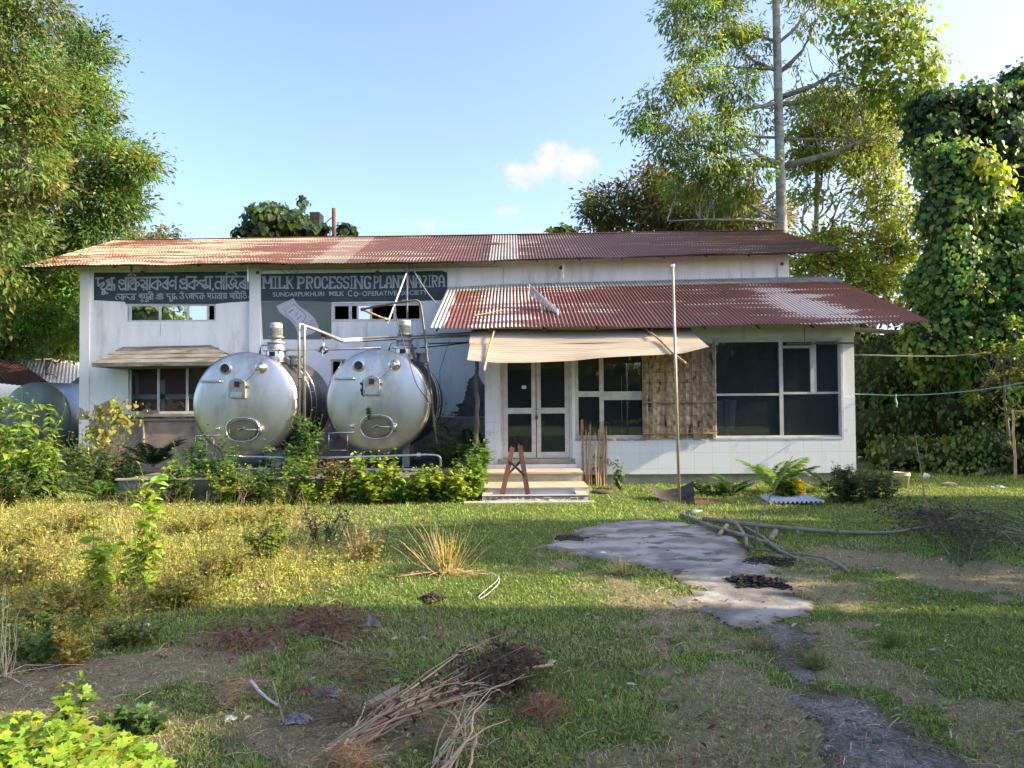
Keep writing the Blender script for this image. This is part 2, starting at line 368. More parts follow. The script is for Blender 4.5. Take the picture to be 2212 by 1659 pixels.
def ground_mat():
    m = bpy.data.materials.new('soil'); m.use_nodes = True; t = m.node_tree; n = t.nodes; l = t.links.new
    b = n['Principled BSDF']; b.inputs['Roughness'].default_value = .95; b.inputs['Specular IOR Level'].default_value = .15
    ca = n.new('ShaderNodeAttribute'); ca.attribute_name = 'Col'; sep = n.new('ShaderNodeSeparateColor'); l(ca.outputs['Color'], sep.inputs[0])
    tcn = n.new('ShaderNodeTexCoord')
    def noise(s, d=8, r=.6):
        z = n.new('ShaderNodeTexNoise'); z.inputs['Scale'].default_value = s; z.inputs['Detail'].default_value = d; z.inputs['Roughness'].default_value = r
        l(tcn.outputs['Object'], z.inputs['Vector']); return z.outputs[0]
    def ramp(f, c1, c2, a=.35, bb=.65):
        r = n.new('ShaderNodeValToRGB'); r.color_ramp.elements[0].position = a; r.color_ramp.elements[1].position = bb
        r.color_ramp.elements[0].color = (*c1, 1); r.color_ramp.elements[1].color = (*c2, 1); l(f, r.inputs[0]); return r.outputs[0]
    def mix(f, a, c):
        x = n.new('ShaderNodeMix'); x.data_type = 'RGBA'; l(f, x.inputs[0]); l(a, x.inputs[6]); l(c, x.inputs[7]); return x.outputs[2]
    def thr(mask, nf, k=.9):     # mask plus noise, sharpened
        a = n.new('ShaderNodeMath'); a.operation = 'MULTIPLY_ADD'; l(nf, a.inputs[0]); a.inputs[1].default_value = k; a.inputs[2].default_value = -k*.5
        s = n.new('ShaderNodeMath'); s.operation = 'ADD'; l(a.outputs[0], s.inputs[0]); l(mask, s.inputs[1])
        r = n.new('ShaderNodeMapRange'); r.interpolation_type = 'SMOOTHSTEP'; r.inputs['From Min'].default_value = .38; r.inputs['From Max'].default_value = .62; l(s.outputs[0], r.inputs[0]); return r.outputs[0]
    fine = noise(55, 6, .7); mid = noise(6); big = noise(1.3)
    green = ramp(fine, (.055, .080, .022), (.135, .185, .050))
    dryc = ramp(fine, (.15, .13, .075), (.33, .29, .17))
    dirtc = ramp(fine, (.115, .098, .054), (.37, .315, .19), .3, .7)
    wildc = ramp(fine, (.085, .080, .03), (.26, .22, .09))
    c = mix(thr(sep.outputs[1], mid, 1.1), green, dryc)
    c = mix(thr(sep.outputs[2], mid, .8), c, wildc)
    bb = n.new('ShaderNodeMapRange'); bb.inputs['From Min'].default_value = .56; bb.inputs['From Max'].default_value = .70; bb.inputs['To Max'].default_value = .6; l(big, bb.inputs[0])
    c = mix(bb.outputs[0], c, dryc)
    c = mix(thr(sep.outputs[0], mid, 1.0), c, dirtc)
    l(c, b.inputs['Base Color'])
    bp = n.new('ShaderNodeBump'); bp.inputs['Strength'].default_value = .8; bp.inputs['Distance'].default_value = .03; l(noise(30, 8, .75), bp.inputs['Height']); l(bp.outputs[0], b.inputs['Normal'])
    return m
M['soil'] = ground_mat()
tag(g.build('ground', M['soil'], smooth=True), kind='structure')

def patch(name, fn, lift, m, x0, x1, y0, y1, st=.025):
    xs = np.arange(x0, x1, st); ys = np.arange(y0, y1, st); X, Y = np.meshgrid(xs, ys); d = fn(X, Y)
    Z = gh(X, Y)+lift-np.clip((d+.10)/.10, 0, 1)*lift*.9+.006*(fbm(X, Y, .10, 70)-.5)
    k = d < .0; n_y, n_x = X.shape
    i, j = np.meshgrid(np.arange(n_y-1), np.arange(n_x-1), indexing='ij')
    ok = k[:-1, :-1] & k[1:, :-1] & k[:-1, 1:] & k[1:, 1:]
    Q = np.stack([i*n_x+j, i*n_x+j+1, (i+1)*n_x+j+1, (i+1)*n_x+j], -1)[ok]
    u, inv = np.unique(Q.ravel(), return_inverse=True)
    w_ = np.clip(1+(d+.9*(fbm(X, Y, .22, 77)-.5)*.5)/.22, 0, 1)[..., None]; Cc = (np.array([1, 1, 1])*(1-w_)+np.array([.62, .54, .42])*w_).reshape(-1, 3)
    b = MB(); b.add(np.stack([X, Y, Z], -1).reshape(-1, 3)[u], inv.reshape(-1, 4), c=Cc[u])
    return tag(b.build(name, m, smooth=True), kind='structure')
M['pad'] = mat('pad', col_attr=True, c1=(.20, .194, .180), c2=(.355, .345, .32), scale=2.1, rough=.97, bump=.4, bscale=70, detail=15, stretch=(.8, 1.1, 1), spec=.1, ramp=(.44, .57), c3=(.13, .122, .104), s3=2.7, r3=(.56, .60))
M['gravel'] = mat('gravel', (.12, .117, .108), (.30, .295, .28), col_attr=True, scale=55, spec=.1, c3=(.13, .115, .09), s3=3, r3=(.5, .62), rough=.97, bump=1.0, bscale=70)
patch('gravel_path', lambda x, y: masks(x, y)[1], .010, M['gravel'], 0.8, 4.0, 1.8, 5.8)
patch('concrete_pad', lambda x, y: masks(x, y)[0], .018, M['pad'], 0.0, 3.6, 5.0, 10.9)

# ------------------------------------------------------------------ corrugated sheets
def roof_mat(name, base1, base2, patch_c, amount, pitch, dots=True):
    m = bpy.data.materials.new(name); m.use_nodes = True; t = m.node_tree; n = t.nodes; l = t.links.new
    b = n['Principled BSDF']; b.inputs['Roughness'].default_value = .55; b.inputs['Specular IOR Level'].default_value = .4
    uv = n.new('ShaderNodeUVMap'); uv.uv_map = 'UVMap'
    ca = n.new('ShaderNodeAttribute'); ca.attribute_name = 'Col'; sep = n.new('ShaderNodeSeparateColor'); l(ca.outputs['Color'], sep.inputs[0])
    def noise(sx, sy, d=5, r=.6):
        mp = n.new('ShaderNodeMapping'); mp.inputs['Scale'].default_value = (sx, sy, 1); l(uv.outputs[0], mp.inputs[0])
        z = n.new('ShaderNodeTexNoise'); z.inputs['Scale'].default_value = 1; z.inputs['Detail'].default_value = d; z.inputs['Roughness'].default_value = r
        l(mp.outputs[0], z.inputs['Vector']); return z.outputs[0]
    def rng_(f, a, c, lo=0, hi=1):
        r = n.new('ShaderNodeMapRange'); r.inputs['From Min'].default_value = a; r.inputs['From Max'].default_value = c; r.inputs['To Min'].default_value = lo; r.inputs['To Max'].default_value = hi; l(f, r.inputs[0]); return r.outputs[0]
    def mth(op, a, c):
        x = n.new('ShaderNodeMath'); x.operation = op
        for k, q in ((0, a), (1, c)):
            if isinstance(q, (int, float)): x.inputs[k].default_value = q
            else: l(q, x.inputs[k])
        return x.outputs[0]
    def mix(f, a, c):
        x = n.new('ShaderNodeMix'); x.data_type = 'RGBA'; l(f, x.inputs[0])
        for k, q in ((6, a), (7, c)):
            if isinstance(q, tuple): x.inputs[k].default_value = (*q, 1)
            else: l(q, x.inputs[k])
        return x.outputs[2]
    c = mix(rng_(noise(1.2, 1.2), .3, .7), base1, base2)
    c = mix(rng_(noise(3, 2.5, 8, .7), .58, .75, 0, .7), c, (.10, .035, .022))       # rust
    rows = noise(.45, 7, 3, .5); fine = noise(5, 9, 6, .65); area = noise(.35, .5, 2, .5)
    s = mth('ADD', mth('MULTIPLY', rows, .55), mth('ADD', mth('MULTIPLY', fine, .25), mth('MULTIPLY', area, .35)))
    s = mth('ADD', s, mth('MULTIPLY', sep.outputs[2], .17))                          # extra peeling (attribute)
    pm = rng_(s, amount, amount+.025)
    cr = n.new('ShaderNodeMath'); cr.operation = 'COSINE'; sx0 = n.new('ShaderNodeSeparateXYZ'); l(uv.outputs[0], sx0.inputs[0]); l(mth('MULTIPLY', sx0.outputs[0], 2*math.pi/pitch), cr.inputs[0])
    c = mix(mth('MULTIPLY', rng_(cr.outputs[0], .45, .95), rng_(noise(1.5, 1.5, 4), .3, .7, .15, .5)), c, (.23, .12, .065))      # pale sunlit crest lines put into the colour of the ridges
    if dots:
        sx = n.new('ShaderNodeSeparateXYZ'); l(uv.outputs[0], sx.inputs[0])
        cs = n.new('ShaderNodeMath'); cs.operation = 'COSINE'; l(mth('MULTIPLY', sx.outputs[0], 2*math.pi/pitch), cs.inputs[0])
        pm = mth('MULTIPLY', pm, rng_(cs.outputs[0], -.3, .3))
    c = mix(pm, c, patch_c)
    galv = mix(rng_(noise(4, 3, 6), .35, .65), (.27, .26, .24), (.43, .41, .37))
    galv = mix(rng_(noise(2, 5, 6), .6, .72, 0, .6), galv, (.13, .10, .08))
    c = mix(sep.outputs[0], c, galv)                                                  # bare galvanised sheets (attribute)
    l(c, b.inputs['Base Color']); return m
PITCH_ = .0765
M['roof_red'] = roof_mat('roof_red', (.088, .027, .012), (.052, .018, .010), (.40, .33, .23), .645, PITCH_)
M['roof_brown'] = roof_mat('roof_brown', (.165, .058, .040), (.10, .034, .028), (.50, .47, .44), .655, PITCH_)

def interp(pts, x, k):
    P = np.array(pts); return np.interp(x, P[:, 0], P[:, k])
def corr(e, r, galv, amp=.0135, nv=16, pitch=PITCH_, lift=0.0, v0=0, v1=1, per=8, peel=None, ragged=0.012, seed=1):
    """corrugated sheeting between polyline e (eave) and r (ridge); both run along X"""
    g0 = np.random.default_rng(seed); x0, x1 = e[0][0], e[-1][0]; nu = int((x1-x0)/pitch*per)
    X = np.linspace(x0, x1, nu); V = np.linspace(v0, v1, nv)
    U, W = np.meshgrid(X, V)
    ey, ez = interp(e, X, 1), interp(e, X, 2); ry, rz = interp(r, X, 1), interp(r, X, 2)
    sheet = np.floor(X/.72).astype(int); jit = g0.normal(0, ragged, 400)[sheet % 400]; wob = .012*np.sin(X*1.7)+.008*np.sin(X*4.1+1)
    Y = (ey-jit)*(1-W)+ry*W; Z = ez*(1-W)+rz*W + wob*(1-W)+lift
    slope = math.atan2(rz[0]-ez[0], ry[0]-ey[0]); wv = amp*np.cos(2*math.pi*U/pitch)+.003*((sheet[None, :] % 2))
    Y = Y-wv*math.sin(slope); Z = Z+wv*math.cos(slope)
    i, j = np.meshgrid(np.arange(nv-1), np.arange(nu-1), indexing='ij')
    Q = np.stack([i*nu+j, i*nu+j+1, (i+1)*nu+j+1, (i+1)*nu+j], -1).reshape(-1, 4)
    ln = math.hypot(rz[0]-ez[0], ry[0]-ey[0])
    C = np.zeros((nv, nu, 3)); C[..., 0] = galv(U, W); C[..., 2] = 0 if peel is None else peel(U, W)
    return np.stack([U, Y, Z], -1).reshape(-1, 3), Q, C.reshape(-1, 3), np.stack([U+round(50/pitch)*pitch, W*ln+3], -1).reshape(-1, 2)

# ------------------------------------------------------------------ the dairy building
bld = thing('dairy_building', 'long white milk processing building with rusty red corrugated roofs and a low tiled front annex', 'building', (0, 18, 0))
YM, YA = 18.0, 14.5
def sheet_wall(mb, x0, x1, z0, z1, y, th, holes, mi=0):
    """front face at y, back at y+th, with rectangular openings and their reveals"""
    xs = sorted({x0, x1, *[h[0] for h in holes], *[h[1] for h in holes]}); zs = sorted({z0, z1, *[h[2] for h in holes], *[h[3] for h in holes]})
    inside = lambda cx, cz: any(h[0] < cx < h[1] and h[2] < cz < h[3] for h in holes)
    for a, b_ in zip(xs[:-1], xs[1:]):
        for c, d in zip(zs[:-1], zs[1:]):
            if inside((a+b_)/2, (c+d)/2): continue
            mb.add([(a, y, c), (b_, y, c), (b_, y, d), (a, y, d)], [(0, 1, 2, 3)], mi=mi)
            mb.add([(a, y+th, c), (b_, y+th, c), (b_, y+th, d), (a, y+th, d)], [(3, 2, 1, 0)], mi=mi)
    for h in list(holes)+[(x0, x1, z0, z1)]:
        a, b_, c, d = h[:4]
        for q in ([(a, c), (a, d)], [(b_, d), (b_, c)], [(a, d), (b_, d)], [(b_, c), (a, c)]):
            (p, r_), (s, t_) = q
            mb.add([(p, y, r_), (s, y, t_), (s, y+th, t_), (p, y+th, r_)], [(0, 1, 2, 3)], mi=mi)
def rect(vx0, vy0, vx1, vy1, Y):
    a = at(vx0, (vy0+vy1)/2, Y); b_ = at(vx1, (vy0+vy1)/2, Y); c = at((vx0+vx1)/2, vy0, Y); d = at((vx0+vx1)/2, vy1, Y)
    return [a[0], b_[0], d[2], c[2]]
# main walls
MX0, MX1 = at(175, 700, YM)[0], at(1704, 575, YM)[0]
MZ = at(900, 556, YM)[2]
W1 = rect(272, 657, 466, 695, YM); W2 = rect(716, 654, 912, 695, YM)
W3 = rect(277, 784, 512, 893, YM); W4 = rect(714, 776, 908, 880, YM)
PZ = .36                                            # top of the plinth in front of the main hall
mw = MB(); sheet_wall(mw, MX0, MX1, 1.28, MZ, YM, .23, [W1, W2, W3, W4])
mw.build('wall', M['plaster'], bld)
mb = MB(); sheet_wall(mb, MX0, MX1, 0, 1.278, YM-.002, .23, []); mb.build('wall_base', M['brown_plaster'], bld)
# ragged lower edge of the paint: patches of plaster fallen / stains / painted corner shade
def blob_patch(cx, cz, rx, rz, y, th, seed, n=22):
    g0 = np.random.default_rng(seed); a = np.linspace(0, 2*math.pi, n, endpoint=False)
    rr = 1+.28*g0.normal(0, 1, n); rr = np.clip((rr+np.roll(rr, 1))/2, .45, 1.5)
    return [(cx+rx*rr[k]*math.cos(a[k]), cz+rz*rr[k]*math.sin(a[k])) for k in range(n)]
def flaked(name, x0, x1, z0, z1, y, fn, m_, st=.022):
    xs_, zs_ = np.arange(x0, x1, st), np.arange(z0, z1, st); Xg, Zg = np.meshgrid(xs_, zs_); k = fn(Xg, Zg) > 0; nz_, nx_ = Xg.shape
    i, j = np.meshgrid(np.arange(nz_-1), np.arange(nx_-1), indexing='ij'); ok = k[:-1, :-1] & k[1:, 1:] & k[1:, :-1] & k[:-1, 1:]
    Q_ = np.stack([i*nx_+j, i*nx_+j+1, (i+1)*nx_+j+1, (i+1)*nx_+j], -1)[ok]; u_, inv_ = np.unique(Q_.ravel(), return_inverse=True)
    V_ = np.stack([Xg, np.full(Xg.shape, y), Zg], -1).reshape(-1, 3)[u_]; b_ = MB(); b_.add(V_, inv_.reshape(-1, 4)); return b_.build(name, m_, bld)
cA = at(1040, 905, YM); M['wall_shade'] = mat('wall_shade', (.085, .085, .09), (.17, .17, .175), scale=6, rough=.9, bump=.4)
flaked('shaded_patch', cA[0]-1.3, cA[0]+.35, 1.29, 2.4, YM-.004, lambda X_, Z_: 1.05-((X_-cA[0]-.1)/.85)**2*.9-(Z_-1.2)*1.05+1.5*(fbm(X_, Z_, .42, 41, 5)-.5), M['wall_shade'])  # shade in the wall corner, put into the colour of a dark patch
flaked('bare_plaster', MX0+.34, W3[1]+.3, 1.285, 1.75, YM-.0035, lambda X_, Z_: .16-(Z_-1.28)+.75*(fbm(X_, Z_, .5, 43, 5)-.5)+.22*np.exp(-((X_-MX0-.6)/.5)**2), M['brown_plaster'])
flaked('grey_stain', MX0, MX0+1.2, 1.285, 2.0, YM-.0475, lambda X_, Z_: .30-(Z_-1.28)+.8*(fbm(X_, Z_, .4, 47, 5)-.5)-1.2*np.clip(X_-MX0-.21, 0, 9)*8, M['grey_plaster'])

# pillars standing proud
for (a, c_, y) in [(175, 195, .045), (540, 563, .045), (1209, 1229, .03), (1680, 1704, .04)]:
    b = MB(); xa, xb = at(a, 640, YM)[0], at(c_, 640, YM)[0]
    b.box(xa-(.003 if a == 175 else 0), xb+(.003 if a == 1680 else 0), YM-y, YM-.0005, .4 if a < 600 else 3.2, MZ-.004)
    b.build('pillar', M['plaster'], bld)
# side, back walls and inside
b = MB()
b.box(MX0, MX0+.23, YM+.231, 25.0, 0, MZ); b.box(MX1-.23, MX1, YM+.231, 25.0, 0, MZ); b.box(MX0, MX1, 25.0, 25.2, 0, MZ)
for X in (MX0, MX1-.23): b.prism([(X, MZ+.001), (X+.23, MZ+.001), (X+.23, MZ+.002), (X, MZ+.002)], YM, 25)
b.build('side_wall', M['plaster'], bld)
for X_ in (MX0, MX1-.2):
    b = MB(); V_ = [(X_+q, y_, z_) for q in (0, .2) for y_, z_ in ((YM+.1, MZ), (25.1, MZ), (21.6, MZ+1.2))]
    b.add(V_, [(0, 1, 2), (5, 4, 3), (0, 2, 5, 3), (2, 1, 4, 5)]); b.build('gable', M['plaster'], bld)
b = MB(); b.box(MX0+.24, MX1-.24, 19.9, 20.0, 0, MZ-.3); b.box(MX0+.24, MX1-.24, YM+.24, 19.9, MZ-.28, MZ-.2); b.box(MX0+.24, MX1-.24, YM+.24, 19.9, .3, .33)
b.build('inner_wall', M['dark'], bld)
# painted partition seen through the ground-floor window
b = MB(); y = 18.42
a = at(281, 893, y); c = at(520, 780, y); b.box(a[0], c[0], y, y+.02, a[2]-.1, c[2]+.1)
pp = b.build('inner_partition', M['maroon'], bld)
b = MB()
for v in [(281, 852, 420, 862), (345, 820, 357, 893), (281, 805, 298, 812), (292, 812, 300, 855), (470, 820, 480, 893)]:
    q = rect(v[0], v[1], v[2], v[3], y); b.box(q[0], q[1], y-.012, y-.001, q[2], q[3])
b.build('painted_band', M['plaster'], pp)

def window(parent, r, Y, xs, zs, fm, gm, fw=.045, dep=.05, extra=None, panes=None, recess=.03, sill=None, name='window'):
    """window part with frame members and its panes; xs, zs are mullion positions"""
    x0, x1, z0, z1 = r; y0 = Y+recess; f = MB()
    f.box(x0+.001, x0+fw, y0, y0+dep, z0+.001, z1-.001); f.box(x1-fw, x1-.001, y0, y0+dep, z0+.001, z1-.001)
    f.box(x0+fw, x1-fw, y0+.001, y0+dep-.001, z0+.001, z0+fw); f.box(x0+fw, x1-fw, y0+.001, y0+dep-.001, z1-fw, z1-.001)
    for x, w in xs: f.box(x-w/2, x+w/2, y0+.003, y0+dep-.003, z0+fw, z1-fw)
    for a_, b_, z, w in zs: f.box(a_, b_, y0+.005, y0+dep-.005, z-w/2, z+w/2)
    for q in (extra or []): f.box(*q)
    fo = f.build(name, fm, parent)
    if panes is None: panes = [(x0+fw, x1-fw, z0+fw, z1-fw, gm)]
    for (a_, b_, c_, d_, m_) in panes:
        p = MB(); p.box(a_, b_, y0+dep*.5-.002, y0+dep*.5+.002, c_, d_); p.build('pane', m_, fo)
    return fo
X = lambda v, Y: at(v, 700, Y)[0]
# upper left window: three sliding panes mirroring sky, a dark gap at right
xs = [(X(v, YM), .05) for v in (279.5, 344, 404.5, 447.5)]
pn = [(X(a, YM), X(c, YM), W1[2]+.045, W1[3]-.045, M['mirror_glass']) for a, c in ((281, 342), (346, 402), (407, 446))]
window(bld, W1, YM, xs, [], M['alu'], None, panes=pn, recess=.02)
xs = [(X(v, YM), w) for v, w in ((757.5, .07), (767.5, .04), (801, .05), (846, .05))]
xs = [(X(756, YM), .07), (X(772, YM), .04), (X(801, YM), .05), (X(852, YM), .06)]
pn = [(X(773, YM), X(800, YM), W2[2]+.045, W2[3]-.045, M['mirror_glass'])]
window(bld, W2, YM, xs, [], M['white_frame'], None, panes=pn, fw=.07, recess=.02)
xs = [(X(a, YM), .06) for a in (341, 403, 465)]
window(bld, W3, YM, xs, [], M['alu'], M['glass'], fw=.055, recess=.04)
xs = [(X(a, YM), .05) for a in (736, 790, 850)]
pn = [(X(738, YM), X(788, YM), W4[2]+.05, W4[3]-.05, M['mirror_glass'])]
window(bld, W4, YM, xs, [], M['white_frame'], None, panes=pn, recess=.03)
b = MB(); b.box(W3[0]-.35, W3[1]+.05, YM-.09, YM-.003, W3[2]-.075, W3[2]-.002); b.build('window_sill', M['grey_plaster'], bld)
b = MB(); b.box(W3[0]-.02, W3[1]+.05, YM-.05, YM-.003, W3[2]-.17, W3[2]-.14); b.box(W3[0]+.38, W3[0]+.41, YM-.05, YM-.003, .7, W3[2]-.171)
b.build('conduit', M['grey_plaster'], bld)

# concrete sun hood over the ground floor window (tiered, hipped)
def hood(tl, tr, bl, br, ytop, ybot, drop=.07, tiers=4):
    m_ = MB()
    for k in range(tiers):
        t0, t1 = k/tiers, (k+1)/tiers
        f0 = lambda t: [tl[q]+(bl[q]-tl[q])*t for q in (0, 1)]; f1 = lambda t: [tr[q]+(br[q]-tr[q])*t for q in (0, 1)]
        ya, yb = ytop+(ybot-ytop)*t0, ytop+(ybot-ytop)*t1
        (xa, za), (xb, zb), (xc, zc), (xd, zd) = f0(t0), f1(t0), f0(t1), f1(t1); s = .022
        V = [(xa, ya, za), (xb, ya, zb), (xd, yb, zd+s), (xc, yb, zc+s), (xc, yb, zc-.012), (xd, yb, zd-.012),
             (xa, ytop+.15, za), (xb, ytop+.15, zb), (xc, ytop+.15, zc+s), (xd, ytop+.15, zd+s)]
        m_.add(V, [(0, 3, 2, 1), (3, 4, 5, 2), (0, 6, 8, 3), (1, 2, 9, 7)])
    xa, za = bl; xb, zb = br
    m_.add([(xa, ybot, za-.012), (xb, ybot, zb-.012), (xb, ybot, zb-drop), (xa, ybot, za-drop)], [(0, 3, 2, 1)])
    m_.add([(xa, ybot, za-drop), (xb, ybot, zb-drop), (xb-.1, ytop, zb-drop-.03), (xa+.25, ytop, za-drop-.03)], [(0, 3, 2, 1)])
    m_.add([(xa, ybot, za-.012), (xa, ybot, za-drop), (xa+.25, ytop, za-drop-.03), (xa+.1, ytop, za)], [(0, 1, 2, 3)])
    return m_
tl = at(262, 749, 17.9); tr = at(452, 745, 17.9); bl = at(198, 786, 17.2); br = at(505, 782, 17.2)
hood(tl[[0, 2]], tr[[0, 2]], bl[[0, 2]], br[[0, 2]], 17.97, 17.2).build('sun_hood', M['concrete'], bld)
# the side hood peeping past the left corner
b = MB(); a = at(133, 806, 20.2); c = at(172, 777, 19.4)
b.add([(MX0, 19.0, 2.75), (MX0, 21.5, 2.75), (MX0-.6, 21.7, 2.32), (MX0-.6, 18.8, 2.32), (MX0, 19, 2.2), (MX0, 21.5, 2.2), (MX0-.6, 21.7, 2.26), (MX0-.6, 18.8, 2.26)],
      [(0, 1, 2, 3), (3, 2, 6, 7), (4, 7, 6, 5), (0, 3, 7, 4), (1, 5, 6, 2)])
b.build('sun_hood', M['concrete'], bld)

# upper roof
def P(pts, Y): return [tuple(at(x, y, Y)) for x, y in pts]
YE, YR = 17.4, 21.6
e = P([(45, 575.5), (300, 571.5), (553, 568.5), (878, 567), (1100, 561), (1350, 554.5), (1566, 549), (1700, 545.5), (1818, 541.5)], YE)
r0 = P([(270, 518.5), (500, 515), (900, 509.5), (1300, 503.5), (1692, 497.5)], YR)
x0, x1 = e[0][0], e[-1][0]
r = [(x0, YR, r0[0][2])]+r0+[(x1, YR, r0[-1][2])]
sx = lambda v, y_, Y: at(v, y_, Y)[0]
ga, gb = sx(668, 567, YE), sx(745, 567, YE); gc, gd = sx(1052, 562, YE)+.05, sx(1120, 562, YE)
def galv(U, W): return np.where(((U > ga) & (U < gb)), .22, 0)+np.where(((U > gc) & (U < gd)), .6, 0)
peel = lambda U, W: .35*np.clip((-1.0-U)/5, 0, 1)+np.clip((W-.85)*6, 0, 1)*.35
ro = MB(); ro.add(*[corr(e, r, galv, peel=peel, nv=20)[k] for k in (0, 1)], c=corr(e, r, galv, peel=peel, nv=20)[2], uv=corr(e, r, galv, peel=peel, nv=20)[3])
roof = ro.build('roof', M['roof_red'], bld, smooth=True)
eb = [(q[0], 25.8, q[2]) for q in e]
d4 = corr(eb, [(q[0], q[1]+.004, q[2]) for q in r], lambda U, W: U*0, nv=4); b = MB(); b.add(d4[0], d4[1], c=d4[2], uv=d4[3]); b.build('roof_back', M['roof_red'], bld, smooth=True)
b = MB(); cap = [np.array(q)+[0, 0, .02] for q in r]
for dy, dz in ((-.17, -.05), (.17, -.05)):
    for a, c in zip(cap[:-1], cap[1:]):
        b.add([a, c, c+[0, dy, dz], a+[0, dy, dz]], [(0, 1, 2, 3)])
b.build('ridge_cap', M['rust'], roof)
b = MB()                                     # purlins and rafters under the overhang
for k, X0 in enumerate(np.linspace(x0+.12, x1-.15, 20)):
    ez = interp(e, X0, 2)-.035; rz = interp(r, X0, 2)-.035
    b.tube([(X0, YE+.06, ez-.01), (X0, YR, rz)], .022, 4)
b.tube([(q[0]+(.05 if k == 0 else 0)-(.05 if k == len(e)-1 else 0), YE+.12, q[2]+.012) for k, q in enumerate(e)], .02, 4)
b.build('rafter', M['dark_pipe'], roof)
for v in (103, 283):                         # brackets at the left gable
    b = MB(); q = at(v, 588, YM-.3); b.box(q[0]-.02, q[0]+.02, q[1], q[1]+.04, q[2]-.1, q[2]+.25)
    b.build('bracket', M['dark_pipe'], roof)
# small fittings under the eave
for v, w in ((306, 589), (556, 589), (815, 588), (1212, 578), (1690, 570)):
    b = MB(); q = at(v, w, YM-.06); b.lathe([(-.02, .03), (0, .05), (.05, .045), (.08, .0)], q+[0, .05, 0], (0, -1, 0), 12)
    b.build('lamp_holder', M['dark_wood'], bld)
for v_, w_, d_ in ((536, 584, .28), (1217, 585, .18)):
    b = MB(); q = at(v_, w_, YM-.25); b.box(q[0]-.02, q[0]+.02, YM-.27, YM-.24, q[2]-d_, q[2]+.2); b.build('roof_strut', M['plaster'], bld)
b = MB()
p0, p1 = at(310, 586, YM-.02), at(536, 584, YM-.02); b.tube([p0, p1], .012, 6)
p0, p1 = at(566, 583, YM-.02), at(1085, 576, YM-.02); b.tube([p0, p1, at(1088, 578, YM-.02), at(1088, 612, YM-.02)], .012, 6)
b.build('conduit', M['white_frame'], bld)

# painted name panels
def panel(poly, mname, y, parent, name):
    b_ = MB(); b_.prism([tuple(at(x, y_, YM)[[0, 2]]) for x, y_ in poly][::-1], y, YM-.0005); return b_.build(name, M[mname], parent)
s1 = panel([(203, 589), (300, 588.5), (420, 587), (539.5, 586), (539.5, 651), (500, 653), (466, 656.5), (272, 656.5), (270, 652), (203, 648.5)], 'sign_dark', YM-.004, bld, 'name_panel')
s2 = panel([(564, 592), (700, 589.5), (800, 588.5), (900, 586), (955, 584.5), (966, 589), (967, 648), (913, 650), (716, 652.5), (640, 650), (564, 650)], 'sign_dark', YM-.004, bld, 'name_panel')
s3 = panel([(564, 650.3), (640, 650.3), (716, 652.8), (716, 733), (640, 733.5), (568, 733)], 'sign_green', YM-.003, bld, 'picture_panel')

def stroke(mb_, pts, w, y, th=.0025, close=True):
    """flat brush stroke on the wall; pts are (x, z) in metres"""
    Pn = np.array(pts, float)
    if len(Pn) > 2:     # smooth a little
        q = [Pn[0]]
        for a_, c_ in zip(Pn[:-1], Pn[1:]): q += [a_*.72+c_*.28, a_*.28+c_*.72]
        q.append(Pn[-1]); Pn = np.array(q)
    T = np.gradient(Pn, axis=0); T /= np.linalg.norm(T, axis=1)[:, None]+1e-9; Nn = np.stack([-T[:, 1], T[:, 0]], 1)*w/2
    a_ = Pn+Nn; c_ = Pn-Nn; n = len(Pn)
    V = [(q[0], y, q[1]) for q in a_]+[(q[0], y, q[1]) for q in c_]
    mb_.add(V, [(k, k+1, n+k+1, n+k) for k in range(n-1)])
def zs2(pts, ox, oy=577.8, s=.0830): return [tuple(at(ox+x*s, oy+y_*s, YM)[[0, 2]]) for x, y_ in pts]
A1, A2 = 194.4, 367.2
big1 = [[(140,280),(360,280)],[(215,290),(205,470),(235,490),(265,430),(380,390)],[(375,400),(370,440),(290,500),(300,570),(375,590)],[(375,540),(390,590),(320,640),(315,695),(370,695),(385,650)],[(385,610),(420,670),(480,675)],
[(540,275),(660,275)],[(575,290),(570,605)],[(545,310),(480,310),(425,350),(430,375),(480,360),(520,370),(510,410),(440,440)],[(560,440),(500,470),(425,510),(430,550),(470,575),(500,550),(550,590)],[(640,430),(635,605)],[(575,445),(650,445)],
[(905,272),(2075,255)],[(935,290),(935,598)],[(930,380),(850,325),(790,330),(750,370),(760,400),(830,400),(815,460),(920,390)],[(750,460),(790,570),(850,575),(880,540),(930,585)],
[(1005,290),(1000,598)],[(985,225),(1010,190),(1090,165),(1150,185),(1195,225)],[(1190,290),(1198,598)],[(1180,320),(1100,320),(1055,370),(1075,430),(1130,420),(1140,380),(1110,370)],[(1045,460),(1070,570),(1110,575),(1150,545),(1190,590)],[(1210,400),(1250,380),(1285,420),(1270,470),(1230,480)],
[(1485,280),(1490,590)],[(1310,350),(1370,320),(1430,360),(1430,420),(1390,460),(1320,450),(1350,510),(1420,510),(1480,560)],[(1380,575),(1420,575)],[(1562,290),(1555,590)],
[(1765,280),(1760,582)],[(1755,340),(1680,390),(1600,450),(1610,510),(1680,530),(1750,575)],[(1780,350),(1840,370),(1850,440),(1810,490)],[(2030,270),(2025,577)],[(2020,330),(1960,380),(1890,440),(1890,490),(1950,530),(2020,560)],[(1960,400),(2010,450)]]
